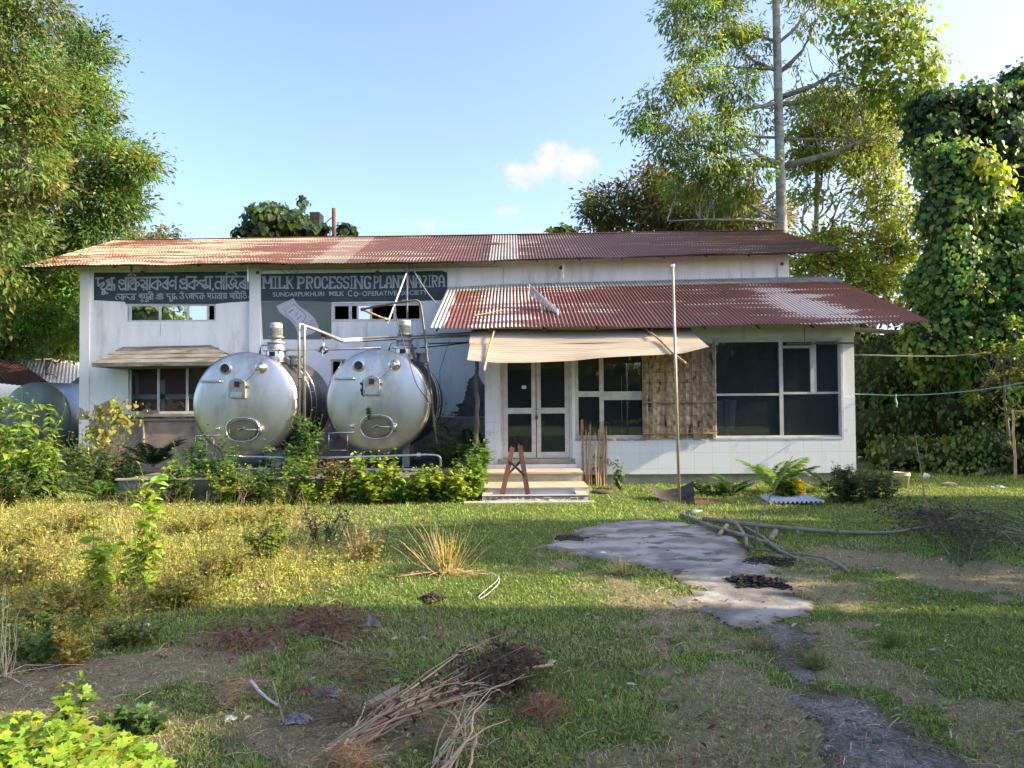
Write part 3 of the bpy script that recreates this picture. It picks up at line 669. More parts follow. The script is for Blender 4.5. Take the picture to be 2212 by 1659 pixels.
big2 = [[(115,245),(210,245)],[(155,260),(150,577)],[(150,400),(100,345),(50,345),(0,400),(0,450),(40,490),(90,480),(95,440)],
[(410,247),(715,247)],[(440,270),(445,577)],[(430,350),(370,310),(310,310),(260,350),(265,385),(340,370),(310,450),(430,390)],[(250,450),(290,555),(350,545),(370,520),(430,570)],
[(645,270),(640,577)],[(635,340),(560,390),(490,440),(500,500),(560,510),(630,570)],[(665,340),(730,360),(735,430),(690,480)],
[(900,245),(1125,245)],[(940,260),(935,450)],[(930,340),(880,330),(850,350),(800,330),(765,370),(790,430),(860,430)],[(935,450),(830,470),(850,510),(920,490),(880,560),(1000,500)],[(1050,260),(1045,572)],[(940,440),(1040,520)],[(1105,555),(1130,575),(1110,610)],
[(1180,242),(2060,235)],[(1345,260),(1340,567)],[(1340,410),(1280,370),(1220,370),(1180,430),(1190,510),(1240,550),(1290,530)],[(1405,260),(1405,572)],[(1475,260),(1475,572)],[(1470,200),(1470,150),(1560,120),(1650,125),(1750,190)],
[(1660,270),(1600,330),(1570,390),(1600,450),(1660,450),(1670,390)],[(1520,440),(1540,510),(1590,555),(1650,520),(1675,450)],[(1680,310),(1750,380),(1710,440),(1730,520),(1780,550),(1800,520)],
[(1965,260),(1965,567)],[(1960,320),(1880,380),(1810,420),(1830,490),(1900,520),(1955,555)],[(1890,410),(1950,470)],[(2032,250),(2027,570)]]
sm1 = [[(690,700),(1220,695)],[(830,705),(840,850)],[(700,740),(670,780),(690,830),(730,840)],[(720,740),(780,760),(750,800),(830,790)],[(870,705),(875,850)],[(890,760),(920,745),(950,780)],[(950,720),(980,780),(1010,780),(1040,830),(1070,835)],[(900,790),(930,800)],[(1150,700),(1165,840)],[(1140,730),(1075,780),(1100,830),(1160,830)],[(1100,770),(1140,790)],
[(1290,690),(1660,690)],[(1355,700),(1360,830)],[(1350,740),(1290,720),(1265,745),(1320,750),(1290,790),(1350,770)],[(1360,830),(1330,850),(1325,890),(1370,895)],[(1365,850),(1410,880)],[(1400,720),(1440,740),(1390,790),(1420,800),(1480,780)],[(1485,700),(1490,830)],[(1490,830),(1450,850),(1450,890),(1495,890)],[(1490,850),(1540,880)],[(1585,700),(1590,840)],[(1580,730),(1510,780),(1530,820),(1585,830)],[(1540,770),(1580,790)],[(1635,690),(1635,840)],[(1635,690),(1600,640),(1550,625),(1505,650),(1540,670)],
[(1760,690),(1900,690)],[(1825,700),(1835,830)],[(1820,740),(1770,715),(1735,740),(1790,750),(1760,790),(1820,765)],[(1715,770),(1740,820),(1780,810),(1830,825)],[(1870,700),(1885,840)],[(1915,712),(1935,708)],[(1905,792),(1925,788)],
[(1990,690),(2110,690)],[(2010,700),(2020,770),(2070,740),(2090,760),(2070,800),(2110,820),(2080,850),(2085,885),(2130,880)],[(2110,850),(2160,875)]]
sm2 = [[(40,690),(160,680)],[(115,690),(125,830)],[(100,700),(50,710),(80,730),(50,760)],[(120,770),(60,790),(60,820),(120,825)],[(170,770),(185,830)],[(120,765),(175,765)],
[(250,680),(370,680)],[(340,690),(350,700),(310,740),(370,760),(360,810),(300,820),(260,760)],[(265,640),(340,645)],[(460,690),(420,690),(410,730),(450,770),(465,820)],[(490,680),(890,675)],[(570,690),(580,825)],[(565,730),(520,710),(490,735),(530,750),(500,790),(570,765)],[(610,690),(620,825)],[(650,690),(660,750),(700,730),(715,750),(700,780),(740,810)],[(850,690),(860,820)],[(845,720),(770,760),(790,800),(855,815)],[(870,720),(905,740),(890,780)],
[(960,675),(1490,675)],[(1055,690),(1065,825)],[(980,710),(1030,720),(980,770),(1060,760)],[(1190,690),(1200,820)],[(1100,690),(1110,750),(1140,760),(1100,800),(1150,790),(1195,800)],[(1300,690),(1310,820)],[(1295,710),(1230,760),(1250,800),(1305,810)],[(1345,690),(1355,820)],[(1460,690),(1465,820)],[(1390,710),(1430,720),(1390,770),(1460,790)],[(1395,822),(1415,820)],
[(1540,675),(1985,675)],[(1640,690),(1650,815)],[(1560,710),(1610,720),(1560,770),(1645,755)],[(1690,690),(1695,815)],[(1680,650),(1720,615),(1790,650)],[(1805,690),(1810,815)],[(1725,690),(1735,750),(1765,760),(1725,800),(1770,790),(1805,800)],[(1855,690),(1865,825)],[(1845,650),(1890,610),(1970,650)],[(1900,730),(1960,710),(1995,750),(1980,800),(1930,800),(1890,750)],[(2050,740),(2052,790)]]
wpx = YM/F
b = MB()
for k, st in enumerate(big1): stroke(b, zs2(st, A1), 46*.083*wpx, YM-.007-.00002*k)
for k, st in enumerate(big2): stroke(b, zs2(st, A2), 46*.083*wpx, YM-.008-.00002*k)
for k, st in enumerate(sm1): stroke(b, zs2(st, A1), 22*.083*wpx, YM-.007-.00002*k)
for k, st in enumerate(sm2): stroke(b, zs2(st, A2), 22*.083*wpx, YM-.008-.00002*k)
b.build('lettering', M['letter'], s1)

# slab-serif capitals
SL = {'M': [[(.12,0),(.12,1)],[(.88,0),(.88,1)],[(.12,1),(.5,.25),(.88,1)]], 'I': [[(.5,0),(.5,1)]], 'L': [[(.22,0),(.22,1)],[(.22,.08),(.92,.08)],[(.90,.02),(.90,.3)]],
 'K': [[(.2,0),(.2,1)],[(.9,1),(.3,.5)],[(.4,.55),(.85,0)]], 'P': [[(.22,0),(.22,1)],[(.22,.91),(.7,.91),(.86,.82),(.86,.56),(.7,.45),(.22,.45)]],
 'R': [[(.22,0),(.22,1)],[(.22,.91),(.7,.91),(.84,.82),(.84,.60),(.7,.48),(.22,.48)],[(.5,.45),(.82,0)]], 'O': [[(.5,.92),(.25,.92),(.14,.75),(.14,.25),(.25,.08),(.75,.08),(.86,.25),(.86,.75),(.75,.92),(.5,.92)]],
 'C': [[(.86,.65),(.86,.85),(.75,.92),(.28,.92),(.15,.78),(.15,.22),(.28,.08),(.75,.08),(.86,.15),(.86,.35)]], 'E': [[(.22,0),(.22,1)],[(.22,.91),(.9,.91)],[(.22,.5),(.75,.5)],[(.22,.09),(.9,.09)],[(.88,.98),(.88,.75)],[(.88,.02),(.88,.25)]],
 'S': [[(.85,.7),(.85,.9),(.3,.92),(.16,.8),(.16,.62),(.3,.52),(.7,.48),(.84,.38),(.84,.2),(.7,.08),(.18,.08),(.16,.3)]], 'N': [[(.15,0),(.15,1)],[(.85,0),(.85,1)],[(.15,.95),(.85,.05)]],
 'G': [[(.86,.7),(.86,.88),(.75,.92),(.28,.92),(.15,.78),(.15,.22),(.28,.08),(.75,.08),(.84,.18),(.84,.45),(.55,.45)]], 'A': [[(.16,0),(.16,.7),(.35,.92),(.65,.92),(.84,.7),(.84,0)],[(.16,.4),(.84,.4)]],
 'T': [[(.5,0),(.5,1)],[(.06,.91),(.94,.91)],[(.08,.98),(.08,.72)],[(.92,.98),(.92,.72)]], 'Z': [[(.1,.91),(.9,.91),(.12,.09),(.92,.09)]]}
SERIF = {'M': (.12, .88), 'I': (.5,), 'L': (.22,), 'K': (.2,), 'P': (.22,), 'R': (.22,), 'N': (.15, .85), 'A': (.16, .84), 'T': (.5,), 'E': (.2,)}
b = MB(); kk = 0
def slab_word(word, xa, xb, ytl, ybl, ytr, ybr, wts):
    global kk
    tot = sum(wts); cur_ = xa
    for ch, w in zip(word, wts):
        cw = (xb-xa)*w/tot; u0, u1 = cur_, cur_+cw*.96; cur_ += cw
        def mp_(p):
            vx = u0+(u1-u0)*p[0]; t = (vx-xa)/(xb-xa); yt = ytl+(ytr-ytl)*t; yb = ybl+(ybr-ybl)*t
            return tuple(at(vx, yb+(yt-yb)*p[1], YM)[[0, 2]])
        hpx = abs(ybl-ytl); tw = min(.26*cw, 4.4)*wpx
        for st in SL[ch]:
            kk += 1; vert = abs(st[0][0]-st[-1][0]) < .02 and len(st) == 2
            Q_ = [mp_(p) for p in st]
            if len(st) > 3: # keep corners: densify
                pass
            stroke(b, Q_, tw if (vert or len(st) > 2) else tw*.75, YM-.007-.00002*kk)
        for sx_ in SERIF.get(ch, ()):
            for zz in ((.05, .95) if ch not in 'A' else (.05,)):
                if ch == 'T' and zz > .5: continue
                kk += 1; hw = .20 if ch != 'I' else .45
                stroke(b, [mp_((sx_-hw, zz)), mp_((sx_+hw, zz))], 2.6*wpx, YM-.007-.00002*kk)
slab_word('MILK', 567, 637, 597, 624, 597, 624, (1.35, .62, .95, 1.15))
slab_word('PROCESSING', 641, 803, 597, 624, 595.5, 624.5, (1, 1.05, .85, .85, .9, .8, .8, .5, 1.15, .95))
slab_word('PLANT', 806.5, 876, 595.5, 623.5, 594.5, 622, (.85, 1, 1, 1.1, .85))
slab_word('NAZIRA', 879, 962, 594.5, 622.5, 593.5, 619.5, (1.15, 1, .85, .45, 1, 1))
b.build('lettering', M['letter'], s2)

def text_mesh(txt, xa, xb, ytl, ybl, ytr, ybr, y, parent, m_, bold=.012):
    cu = bpy.data.curves.new('t', 'FONT'); cu.body = txt; cu.offset = bold; cu.resolution_u = 3
    ob = bpy.data.objects.new('t', cu); col.objects.link(ob)
    me = bpy.data.meshes.new_from_object(ob.evaluated_get(bpy.context.evaluated_depsgraph_get()))
    co = np.array([v.co[:] for v in me.vertices]); fs = [tuple(p.vertices) for p in me.polygons]
    bpy.data.objects.remove(ob); bpy.data.curves.remove(cu); bpy.data.meshes.remove(me)
    u = (co[:, 0]-co[:, 0].min())/np.ptp(co[:, 0]); v = (co[:, 1]-co[:, 1].min())/np.ptp(co[:, 1])
    V = []
    for a_, c_ in zip(u, v):
        yt = ytl+(ytr-ytl)*a_; yb = ybl+(ybr-ybl)*a_; q = at(xa+(xb-xa)*a_, yb+(yt-yb)*c_, YM); V.append((q[0], y, q[2]))
    m__ = MB(); m__.add(V, fs); return m__.build('lettering', m_, parent)
text_mesh('SUNDARPUKHURI', 589.5, 700.5, 631.5, 641, 629.5, 640, YM-.0070, s2, M['letter'])
text_mesh('MILK', 711, 744, 629.5, 639.5, 629, 639, YM-.0072, s2, M['letter'], .03)
text_mesh('C', 751.5, 761, 627, 640.5, 627, 640.5, YM-.0074, s2, M['letter'])
text_mesh('o', 764, 774, 630, 640.5, 630, 640.5, YM-.0075, s2, M['letter'])
text_mesh('-', 775.5, 781, 634, 635.6, 634, 635.6, YM-.0076, s2, M['letter'])
text_mesh('OPERATIVE', 782.5, 857.5, 629, 640, 628, 638, YM-.0077, s2, M['letter'])
text_mesh('SOCIETY', 866.5, 923.5, 627.5, 638, 626.5, 636.5, YM-.0078, s2, M['letter'])

# painted milk pouch on the green panel (zoom3 pixels)
def z3(pts): return [tuple(at((1040+x*.21097)/1.8517, (1070+y_*.21097)/1.8517, YM)[[0, 2]]) for x, y_ in pts]
outl = [(305, 735), (640, 580), (690, 660), (760, 740), (880, 815), (960, 880), (1040, 965), (1100, 1080), (1125, 1170), (1000, 1250), (880, 1290), (760, 1330), (720, 1330), (690, 1180), (640, 1080), (560, 990), (440, 910), (360, 840)]
b = MB(); b.prism(z3(outl)[::-1], YM-.006, YM-.0031); pk = b.build('painted_pouch', M['pack'], s3)
b = MB(); b.prism(z3([(690, 1130), (1030, 975), (1095, 1080), (700, 1240)])[::-1], YM-.0065, YM-.0061); b.build('pouch_band', M['pack_pink'], pk)
b = MB()
for st, w in (([(640, 690), (700, 750), (790, 820), (860, 880), (870, 940), (840, 1000), (780, 1040)], 15), ([(470, 815), (510, 900), (600, 980), (670, 1040), (690, 1060)], 15), ([(470, 815), (560, 770), (640, 690)], 8)):
    stroke(b, z3(st), w*.114*wpx, YM-.0068)
b.build('pouch_shield', M['pack_blue'], pk)
b = MB()
for st, w in (([(330, 745), (655, 600)], 5), ([(365, 835), (640, 690)], 5), ([(355, 800), (645, 660)], 3), ([(310, 740), (370, 840), (450, 905), (570, 985), (650, 1075), (700, 1190), (725, 1320)], 6), ([(640, 590), (690, 665), (760, 745), (880, 820), (960, 885), (1040, 970), (1100, 1085), (1120, 1160)], 6),
              ([(690, 1135), (1030, 975)], 5), ([(700, 1190), (1070, 1030)], 5), ([(710, 1240), (1100, 1085)], 5), ([(545, 860), (640, 795)], 22), ([(700, 990), (790, 915)], 18), ([(670, 870), (720, 850), (700, 900), (660, 920)], 12)):
    stroke(b, z3(st), w*.114*wpx, YM-.0070)
for q in range(9):
    for rr in range(3):
        x_, y_ = 740+q*38, 1105-q*17+rr*48; stroke(b, z3([(x_, y_), (x_+14, y_-6)]), 10*.114*wpx, YM-.0072)
b.build('pouch_lines', M['pack_red'], pk)

# ------------------------------------------------------------------ front annex (part of the same building)
AX0, AX1 = at(1047, 800, YA)[0], at(1846.5, 850, YA)[0]
FZ = at(1450, 1024, YA)[2]                        # underside of the tiles
AT = at(1600, 700, YA)[2]+.03                     # top of the front wall
DR = rect(1081, 755, 1236, 991, YA)
WA = rect(1242, 757, 1396, 948, YA); WB = rect(1400, 745, 1538, 944, YA); WC = rect(1545, 735, 1816, 944, YA)
TZ1 = at(1450, 950, YA)[2]; TZL = at(1060, 886, YA)[2]; TZR = at(1832, 858, YA)[2]
b = MB(); sheet_wall(b, AX0, AX1, FZ, AT, YA, .22, [DR, WA, WB, WC]); b.build('wall', M['plaster'], bld)
b = MB(); b.box(AX0+.02, AX1-.02, YA+.06, YA+.28, -.05, FZ-.001); b.build('wall_base', M['grey_plaster'], bld)
for X_ in (AX0, AX1-.22):
    b = MB(); b.box(X_, X_+.22, YA+.221, YM, 0, AT); b.build('side_wall', M['plaster'], bld)
b = MB(); b.box(AX0+.23, AX1-.23, YA+.23, YM-.01, FZ-.03, FZ); b.box(AX0+.23, AX1-.23, YA+.23, YM-.01, AT-.12, AT-.08); b.build('floor_slab', M['slab'], bld)
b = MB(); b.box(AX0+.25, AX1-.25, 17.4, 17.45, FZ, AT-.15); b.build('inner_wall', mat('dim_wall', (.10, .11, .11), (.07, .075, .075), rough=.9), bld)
# glazed tile dado
def tile_mat():
    m = bpy.data.materials.new('tiles'); m.use_nodes = True; t = m.node_tree; n = t.nodes; l = t.links.new
    b_ = n['Principled BSDF']; b_.inputs['Roughness'].default_value = .25
    tcn = n.new('ShaderNodeTexCoord'); mp = n.new('ShaderNodeMapping'); mp.inputs['Rotation'].default_value = (R(90), 0, 0)
    l(tcn.outputs['Object'], mp.inputs[0])
    br = n.new('ShaderNodeTexBrick'); br.offset = 0; br.inputs['Scale'].default_value = 1; br.inputs['Brick Width'].default_value = .43; br.inputs['Row Height'].default_value = .6
    br.inputs['Mortar Size'].default_value = .004; br.inputs['Color1'].default_value = (.78, .80, .84, 1); br.inputs['Color2'].default_value = (.75, .775, .81, 1); br.inputs['Mortar'].default_value = (.58, .60, .61, 1)
    sx = n.new('ShaderNodeSeparateXYZ'); l(tcn.outputs['Object'], sx.inputs[0]); cb = n.new('ShaderNodeCombineXYZ')
    l(sx.outputs[0], cb.inputs[0]); l(sx.outputs[2], cb.inputs[1]); l(cb.outputs[0], br.inputs[0])
    br.inputs['Row Height'].default_value = .31; br.inputs['Brick Width'].default_value = .36
    nz = n.new('ShaderNodeTexNoise'); nz.inputs['Scale'].default_value = 2.5; nz.inputs['Detail'].default_value = 8; l(tcn.outputs['Object'], nz.inputs[0])
    mr = n.new('ShaderNodeMapRange'); mr.inputs['From Min'].default_value = .62; mr.inputs['From Max'].default_value = .75; mr.inputs['To Max'].default_value = .55; l(nz.outputs[0], mr.inputs[0])
    mx = n.new('ShaderNodeMix'); mx.data_type = 'RGBA'; l(mr.outputs[0], mx.inputs[0]); l(br.outputs[0], mx.inputs[6]); mx.inputs[7].default_value = (.36, .34, .28, 1)
    l(mx.outputs[2], b_.inputs['Base Color']); return m
M['tiles'] = tile_mat()
def tile_sheet(x0, x1, z0, z1, y=YA-.010):
    b = MB(); b.box(x0, x1, y, YA-.0008, z0, z1); b.build('tile_dado', M['tiles'], bld)
xl = at(1081, 900, YA)[0]; xr = at(1818, 900, YA)[0]; xd = at(1237, 1000, YA)[0]
tile_sheet(AX0+.002, xl-.003, FZ, TZL, YA-.012)
tile_sheet(xd+.01, AX1-.002, FZ+.001, TZ1, YA-.010)
tile_sheet(xr+.01, AX1-.003, TZ1+.002, TZR, YA-.010)
# chipped dark line under the windows
b = MB(); g0 = np.random.default_rng(3)
for k in range(16):
    v = 1245+k*9.5+g0.normal(0, 2); c = at(v, 951, YA); b.prism(blob_patch(c[0], c[2]+.01, .075, .022, 0, 0, 90+k, 9), YA-.0125-.0001*k, YA-.0101)
b.build('chipped_edge', M['grey_plaster'], bld)

# double door
door = MB(); x0, x1, z0, z1 = DR; xm = at(1158.5, 900, YA)[0]; fw = .055
door.box(x0+.001, x0+fw, YA+.03, YA+.09, z0+.001, z1-.001); door.box(x1-fw, x1-.001, YA+.03, YA+.09, z0+.001, z1-.001); door.box(x0+fw, x1-fw, YA+.031, YA+.089, z1-fw, z1-.002)
dfr = door.build('door_frame', M['white_frame'], bld)
zr = [at(1158, v, YA)[2] for v in (893.5, 881)]
def leaf_door(xa, xb, st):
    f = MB(); y0, y1 = YA+.035, YA+.075
    f.box(xa, xa+st, y0, y1, z0+.012, z1-fw-.005); f.box(xb-st, xb, y0, y1, z0+.012, z1-fw-.005)
    f.box(xa+st, xb-st, y0+.002, y1-.002, z0+.012, z0+.13); f.box(xa+st, xb-st, y0+.002, y1-.002, zr[0], zr[1]); f.box(xa+st, xb-st, y0+.002, y1-.002, z1-fw-.09, z1-fw-.006)
    d_ = f.build('door', M['white_frame'], bld)
    for za, zb in ((z0+.13, zr[0]), (zr[1], z1-fw-.09)):
        p = MB(); p.box(xa+st, xb-st, y0+.015, y0+.020, za, zb); p.build('pane', M['glass'], d_)
    return d_
dl = leaf_door(x0+fw+.004, xm-.008, .085); dr = leaf_door(xm+.008, x1-fw-.004, .085)
b = MB(); q = at(1148, 887, YA); q2 = at(1180, 886, YA); b.tube([[q[0], YA+.02, (zr[0]+zr[1])/2], [q2[0], YA+.02, (zr[0]+zr[1])/2]], .009, 8); b.box(xm-.035, xm-.02, YA+.012, YA+.034, zr[0]+.01, zr[1]-.01); b.box(q2[0]-.06, q2[0]-.045, YA+.012, YA+.036, zr[0]+.01, zr[1]-.01)
b.build('door_bolt', M['steel_bright'], dr)
b = MB(); b.box(xm-.02, xm+.03, YA+.008, YA+.03, zr[0]-.11, zr[0]-.04); b.build('padlock', M['rust'], dr)
q = at(1132, 836.5, YA); b = MB(); b.box(q[0]-.045, q[0]+.045, YA+.047, YA+.0495, q[2]-.033, q[2]+.033); b.build('paper_notice', M['white_rope'], dl)
b = MB(); b.box(x0-.06, x1+.05, YA-.03, YA+.1, z0-.10, z0-.002); b.build('door_sill', M['grey_plaster'], bld)

# windows of the annex
def zz(v, vx=1300): return at(vx, v, YA)[2]
def xx(v): return at(v, 860, YA)[0]
xs = [(xx(1300), .085)]; x0, x1, z0, z1 = WA; fw = .07
zs_ = [(x0+fw, xx(1300)-.0425, zz(851), .11), (xx(1300)+.0425, x1-fw, zz(855), .17)]
pn = [(x0+fw, xx(1300)-.043, z0+fw, z1-fw, M['glass']), (xx(1300)+.043, x1-fw, z0+fw, z1-fw, M['glass'])]
ex = [(xx(1344)-.006, xx(1344)+.006, YA+.062, YA+.068, z0+fw+.05, z1-.5)]
window(bld, WA, YA, xs, zs_, M['white_frame'], None, fw=fw, dep=.06, panes=pn, extra=ex, name='window')
window(bld, WB, YA, [(xx(1470), .07)], [(WB[0]+.06, WB[1]-.06, zz(851), .07)], M['white_frame'], M['dusty_glass'], fw=.06)
x0, x1, z0, z1 = WC
xs = [(xx(1689.5), .075)]
zs_ = [(x0+.03, xx(1689.5)-.038, zz(852, 1650), .045), (xx(1689.5)+.038, x1-.03, zz(849.5, 1650), .045)]
xa, xb = xx(1694), xx(1766)
ex = [(xx(1758), xx(1758)+.075, YA+.034, YA+.074, zz(848, 1760), z1-.031), (xx(1695), xx(1758)-.001, YA+.036, YA+.07, zz(752, 1720), zz(746, 1720)),
      (xx(1753), xx(1757.9), YA+.028, YA+.06, zz(848, 1720), zz(752.5, 1720))]
M['glass'] = thin_glass('glass_dim', (.72, .74, .77), .02, dust=.13)
window(bld, WC, YA, xs, zs_, M['alu'], M['glass'], fw=.03, dep=.06, extra=ex)
b = MB(); f2 = .045
b.box(WC[0]-f2, WC[0]-.001, YA-.02, YA+.02, WC[2]-f2, WC[3]+f2); b.box(WC[1]+.001, WC[1]+f2, YA-.02, YA+.02, WC[2]-f2, WC[3]+f2)
b.box(WC[0], WC[1], YA-.019, YA+.019, WC[3]+.001, WC[3]+f2-.001); b.box(WC[0], WC[1], YA-.019, YA+.019, WC[2]-f2, WC[2]-.001)
b.build('window_surround', M['white_frame'], bld)
q = at(1658, 742, 14.0); q2 = at(1846, 741, 14.0); b = MB(); b.box(at(1700, 741, 14.35)[0], AX1+.01, 14.33, 14.37, at(1750, 744, 14.35)[2], at(1750, 740, 14.35)[2]); b.tube([at(1738, 706, 14.3), at(1738, 742, 14.3)], .008, 6); b.build('lamp_bracket', M['dark_pipe'], bld)

# annex roof
YE2, YR2 = 13.8, 17.97
e2 = P([(925, 708.5), (1100, 707.5), (1300, 706.5), (1500, 705), (1700, 702), (1860, 699), (2012, 697)], YE2)
r2_ = P([(965, 622), (1110, 615), (1300, 610), (1500, 605), (1700, 600.5), (1808, 599)], YR2)
x0, x1 = e2[0][0], e2[-1][0]
gl = at(1000, 650, 16)[0]
galv2 = lambda U, W: np.clip(np.where(U < gl-.35+.25*fbm(U, W*3, .4, 3), 1, 0)+np.where(W > .86, .8, 0), 0, 1)
pe = lambda U, W: np.exp(-((U-6.15+.75*(W-.4))/.62)**2)*np.exp(-((W-.42)/.40)**2)*1.3+np.exp(-((U-1.9)/.9)**2)*.25+np.exp(-((U+.3)/.5)**2)*.6
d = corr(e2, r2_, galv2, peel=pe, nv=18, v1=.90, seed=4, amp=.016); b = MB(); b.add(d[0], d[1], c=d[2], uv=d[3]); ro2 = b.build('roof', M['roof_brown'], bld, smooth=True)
gs = lambda U, W: U*0+1
d = corr(e2, r2_, gs, nv=4, v0=.865, v1=1.0, lift=.016, seed=5); b = MB(); b.add(d[0], d[1], c=d[2], uv=d[3]); b.build('flashing_sheet', M['roof_brown'], ro2, smooth=True)
b = MB()
for X0 in np.linspace(x0+.15, x1-.15, 10):
    ez = interp(e2, X0, 2)-.04; rz = interp(r2_, X0, 2)-.04
    b.tube([(X0, YE2+.08, ez-.01), (X0, YR2, rz)], .022, 4)
b.build('rafter', M['dark_pipe'], ro2)
b = MB()                                          # roofing nails with washers
g0 = np.random.default_rng(8)
for W in (.06, .42, .78):
    for X0 in np.arange(x0+.3, x1-.2, .46):
        W_ = W+g0.normal(0, .008); X1_ = X0+g0.normal(0, .04); p = np.array([X1_, YE2+(YR2-YE2)*W_, interp(e2, X1_, 2)*(1-W_)+interp(r2_, X1_, 2)*W_+.012])
        b.lathe([(0, .016), (.006, .016), (.008, .005), (.022, .004)], p, (0, -.3, 1), 6)
b.build('roof_nail', M['rust'], ro2)
b = MB()
for W in (.08, .5):
    for X0 in np.arange(e[0][0]+.4, e[-1][0]-.3, .62):
        W_ = W+g0.normal(0, .008); p = np.array([X0, YE+(YR-YE)*W_, interp(e, X0, 2)*(1-W_)+interp(r, X0, 2)*W_+.014])
        b.lathe([(0, .016), (.006, .016), (.008, .005), (.024, .004)], p, (0, -.3, 1), 6)
b.build('roof_nail', M['rust'], roof)

# front steps and the tiled tray at their foot
st = MB()
xs0, xs1 = at(1049, 1015, 14.5)[0], at(1245, 1015, 14.5)[0]
zT0 = DR[2]-.104
zs1, zs2_ = .34, .165
y1f, y2f = 13.62, 12.72
b = MB(); b.box(xs0, xs1, 14.42, YA-.032, .0, zT0); b.build('landing_riser', M['tiles'], bld)
b = MB(); b.box(xs0-.02, xs1+.03, y1f, 14.419, -.02, zs1-.03); b.build('step', M['grey_plaster'], bld)
M['beige'] = mat('beige', (.52, .46, .34), (.42, .38, .28), scale=4, rough=.6, c3=(.20, .18, .12), s3=3, r3=(.58, .72))
b = MB(); b.box(xs0-.04, xs1+.05, y1f-.03, 14.421, zs1-.029, zs1); b.build('tread', M['beige'], bld)
b = MB(); b.box(xs0-.02, xs1+.04, y2f, y1f-.001, -.02, zs2_-.025); b.build('step', M['grey_plaster'], bld)
b = MB(); b.box(xs0-.05, xs1+.06, y2f-.03, y1f-.002, zs2_-.024, zs2_); b.build('tread', M['beige'], bld)
b = MB(); b.box(xs0-.02, xs1+.06, y2f-.012, y2f-.001, .03, zs2_-.026); b.build('tile_riser', M['tiles'], bld)
xt0, xt1 = at(1043, 1078, 12.1)[0], at(1269, 1078, 12.1)[0]
b = MB(); b.box(xt0, xt1, 12.1, 12.22, -.03, .095); b.box(xt0, xt0+.14, 12.221, 12.69, -.03, .094); b.box(xt1-.16, xt1, 12.221, 12.9, -.03, .094); b.box(xt0+.14, xt1-.16, 12.221, 12.69, -.03, .03)
b.build('tray', M['slab'], bld)
b = MB(); b.box(xt0-.01, xt1+.01, 12.088, 12.099, -.02, .075); b.build('tray_tiles', M['tiles'], bld)
b = MB(); b.box(xt0-.015, xt1+.015, 12.08, 12.225, .0965, .106); b.box(xt1-.17, xt1+.015, 12.226, 12.9, .0965, .106); b.box(xt0-.015, xt0+.15, 12.226, 12.69, .0965, .106); b.build('tray_coping', M['beige'], bld)
b = MB(); g0 = np.random.default_rng(5)
for k in range(15):
    v = 1052+k*14.5; c = at(v, 1076, 12.08); b.prism(blob_patch(c[0], .07-g0.random()*.02, .06, .02, 0, 0, 120+k, 9), 12.0865-.0002*k, 12.0878)
b.build('grime', M['slab'], bld)
tag(MB().box(xt0-.3, xt1+.1, 11.85, 12.07, -.03, .022).build('paving', M['beige']), kind='structure')
# plinth for the tanks
pl = MB(); px0, px1 = at(255, 1040, 12.5)[0], at(1042, 1040, 12.5)[0]
pl.box(px0, px1, 12.5, YM-.003, -.05, PZ); plin = pl.build('tank_plinth', M['slab'])
tag(plin, 'low dark mossy concrete plinth that carries the two milk tanks left of the steps', 'plinth')
b = MB(); b.box(px0-.03, px1+.02, 12.46, 12.53, PZ+.001, PZ+.03); b.build('plinth_lip', M['beige'], plin)

# ------------------------------------------------------------------ tin awning over the door
aw = thing('tin_awning', 'makeshift awning of two pale corrugated tin sheets hanging over the glass door', 'awning', tuple(at(1250, 750, 13.5)))
def hsheet(top, bot, yt, yb, name, nx=150, rows=10, ptch=.076, amp=.010, seed=0):
    """sheet whose corrugations run along X; top/bot are lists of picture points"""
    g0 = np.random.default_rng(seed); tt = np.linspace(0, 1, nx); n_ = rows*6
    def line(pts, ys):
        pts = np.array(pts, float); s_ = np.linspace(0, 1, len(pts)) if len(pts) > 2 else [0, 1]
        s_ = (pts[:, 0]-pts[0, 0])/(pts[-1, 0]-pts[0, 0]); vx = np.interp(tt, s_, pts[:, 0]); vy = np.interp(tt, s_, pts[:, 1]); yy = np.interp(tt, [0, 1], ys)
        return np.array([at(a_, c_, y_) for a_, c_, y_ in zip(vx, vy, yy)])
    A_ = line(top, yt); B_ = line(bot, yb); V = []
    for w in np.linspace(0, 1, n_):
        row = A_*(1-w)+B_*w; nrm = np.array([0, -.5, .85]); ph = w*rows*2*math.pi
        row = row+nrm*(amp*math.cos(ph)) + nrm*(.012*np.sin(tt*9+w*3))[:, None]; V.append(row)
    i, j = np.meshgrid(np.arange(n_-1), np.arange(nx-1), indexing='ij'); Q = np.stack([i*nx+j, (i+1)*nx+j, (i+1)*nx+j+1, i*nx+j+1], -1).reshape(-1, 4)
    b = MB(); b.add(np.concatenate(V), Q); return b.build(name, M['tin'], aw, smooth=True)
hsheet([(1018, 713), (1250, 712), (1492, 710)], [(1013, 743), (1250, 743), (1518, 738)], (14.15, 14.15), (13.62, 13.70), 'tin_sheet', rows=8, seed=1)
hsheet([(1015, 744), (1270, 742.5), (1516, 736)], [(1009, 779), (1076, 783.5), (1152, 783), (1240, 781), (1299, 775), (1387, 769), (1475, 763), (1533, 749)], (13.60, 13.68), (13.0, 13.25), 'tin_sheet', rows=9, seed=2)
for v in (1040, 1200, 1360, 1480):
    b = MB(); b.tube([at(v, 716, 14.2)-[0, 0, .06], at(v, 766 if v < 1400 else 750, 13.3)-[0, 0, .09]], .018, 6); b.build('batten', M['wood_grey'], aw)
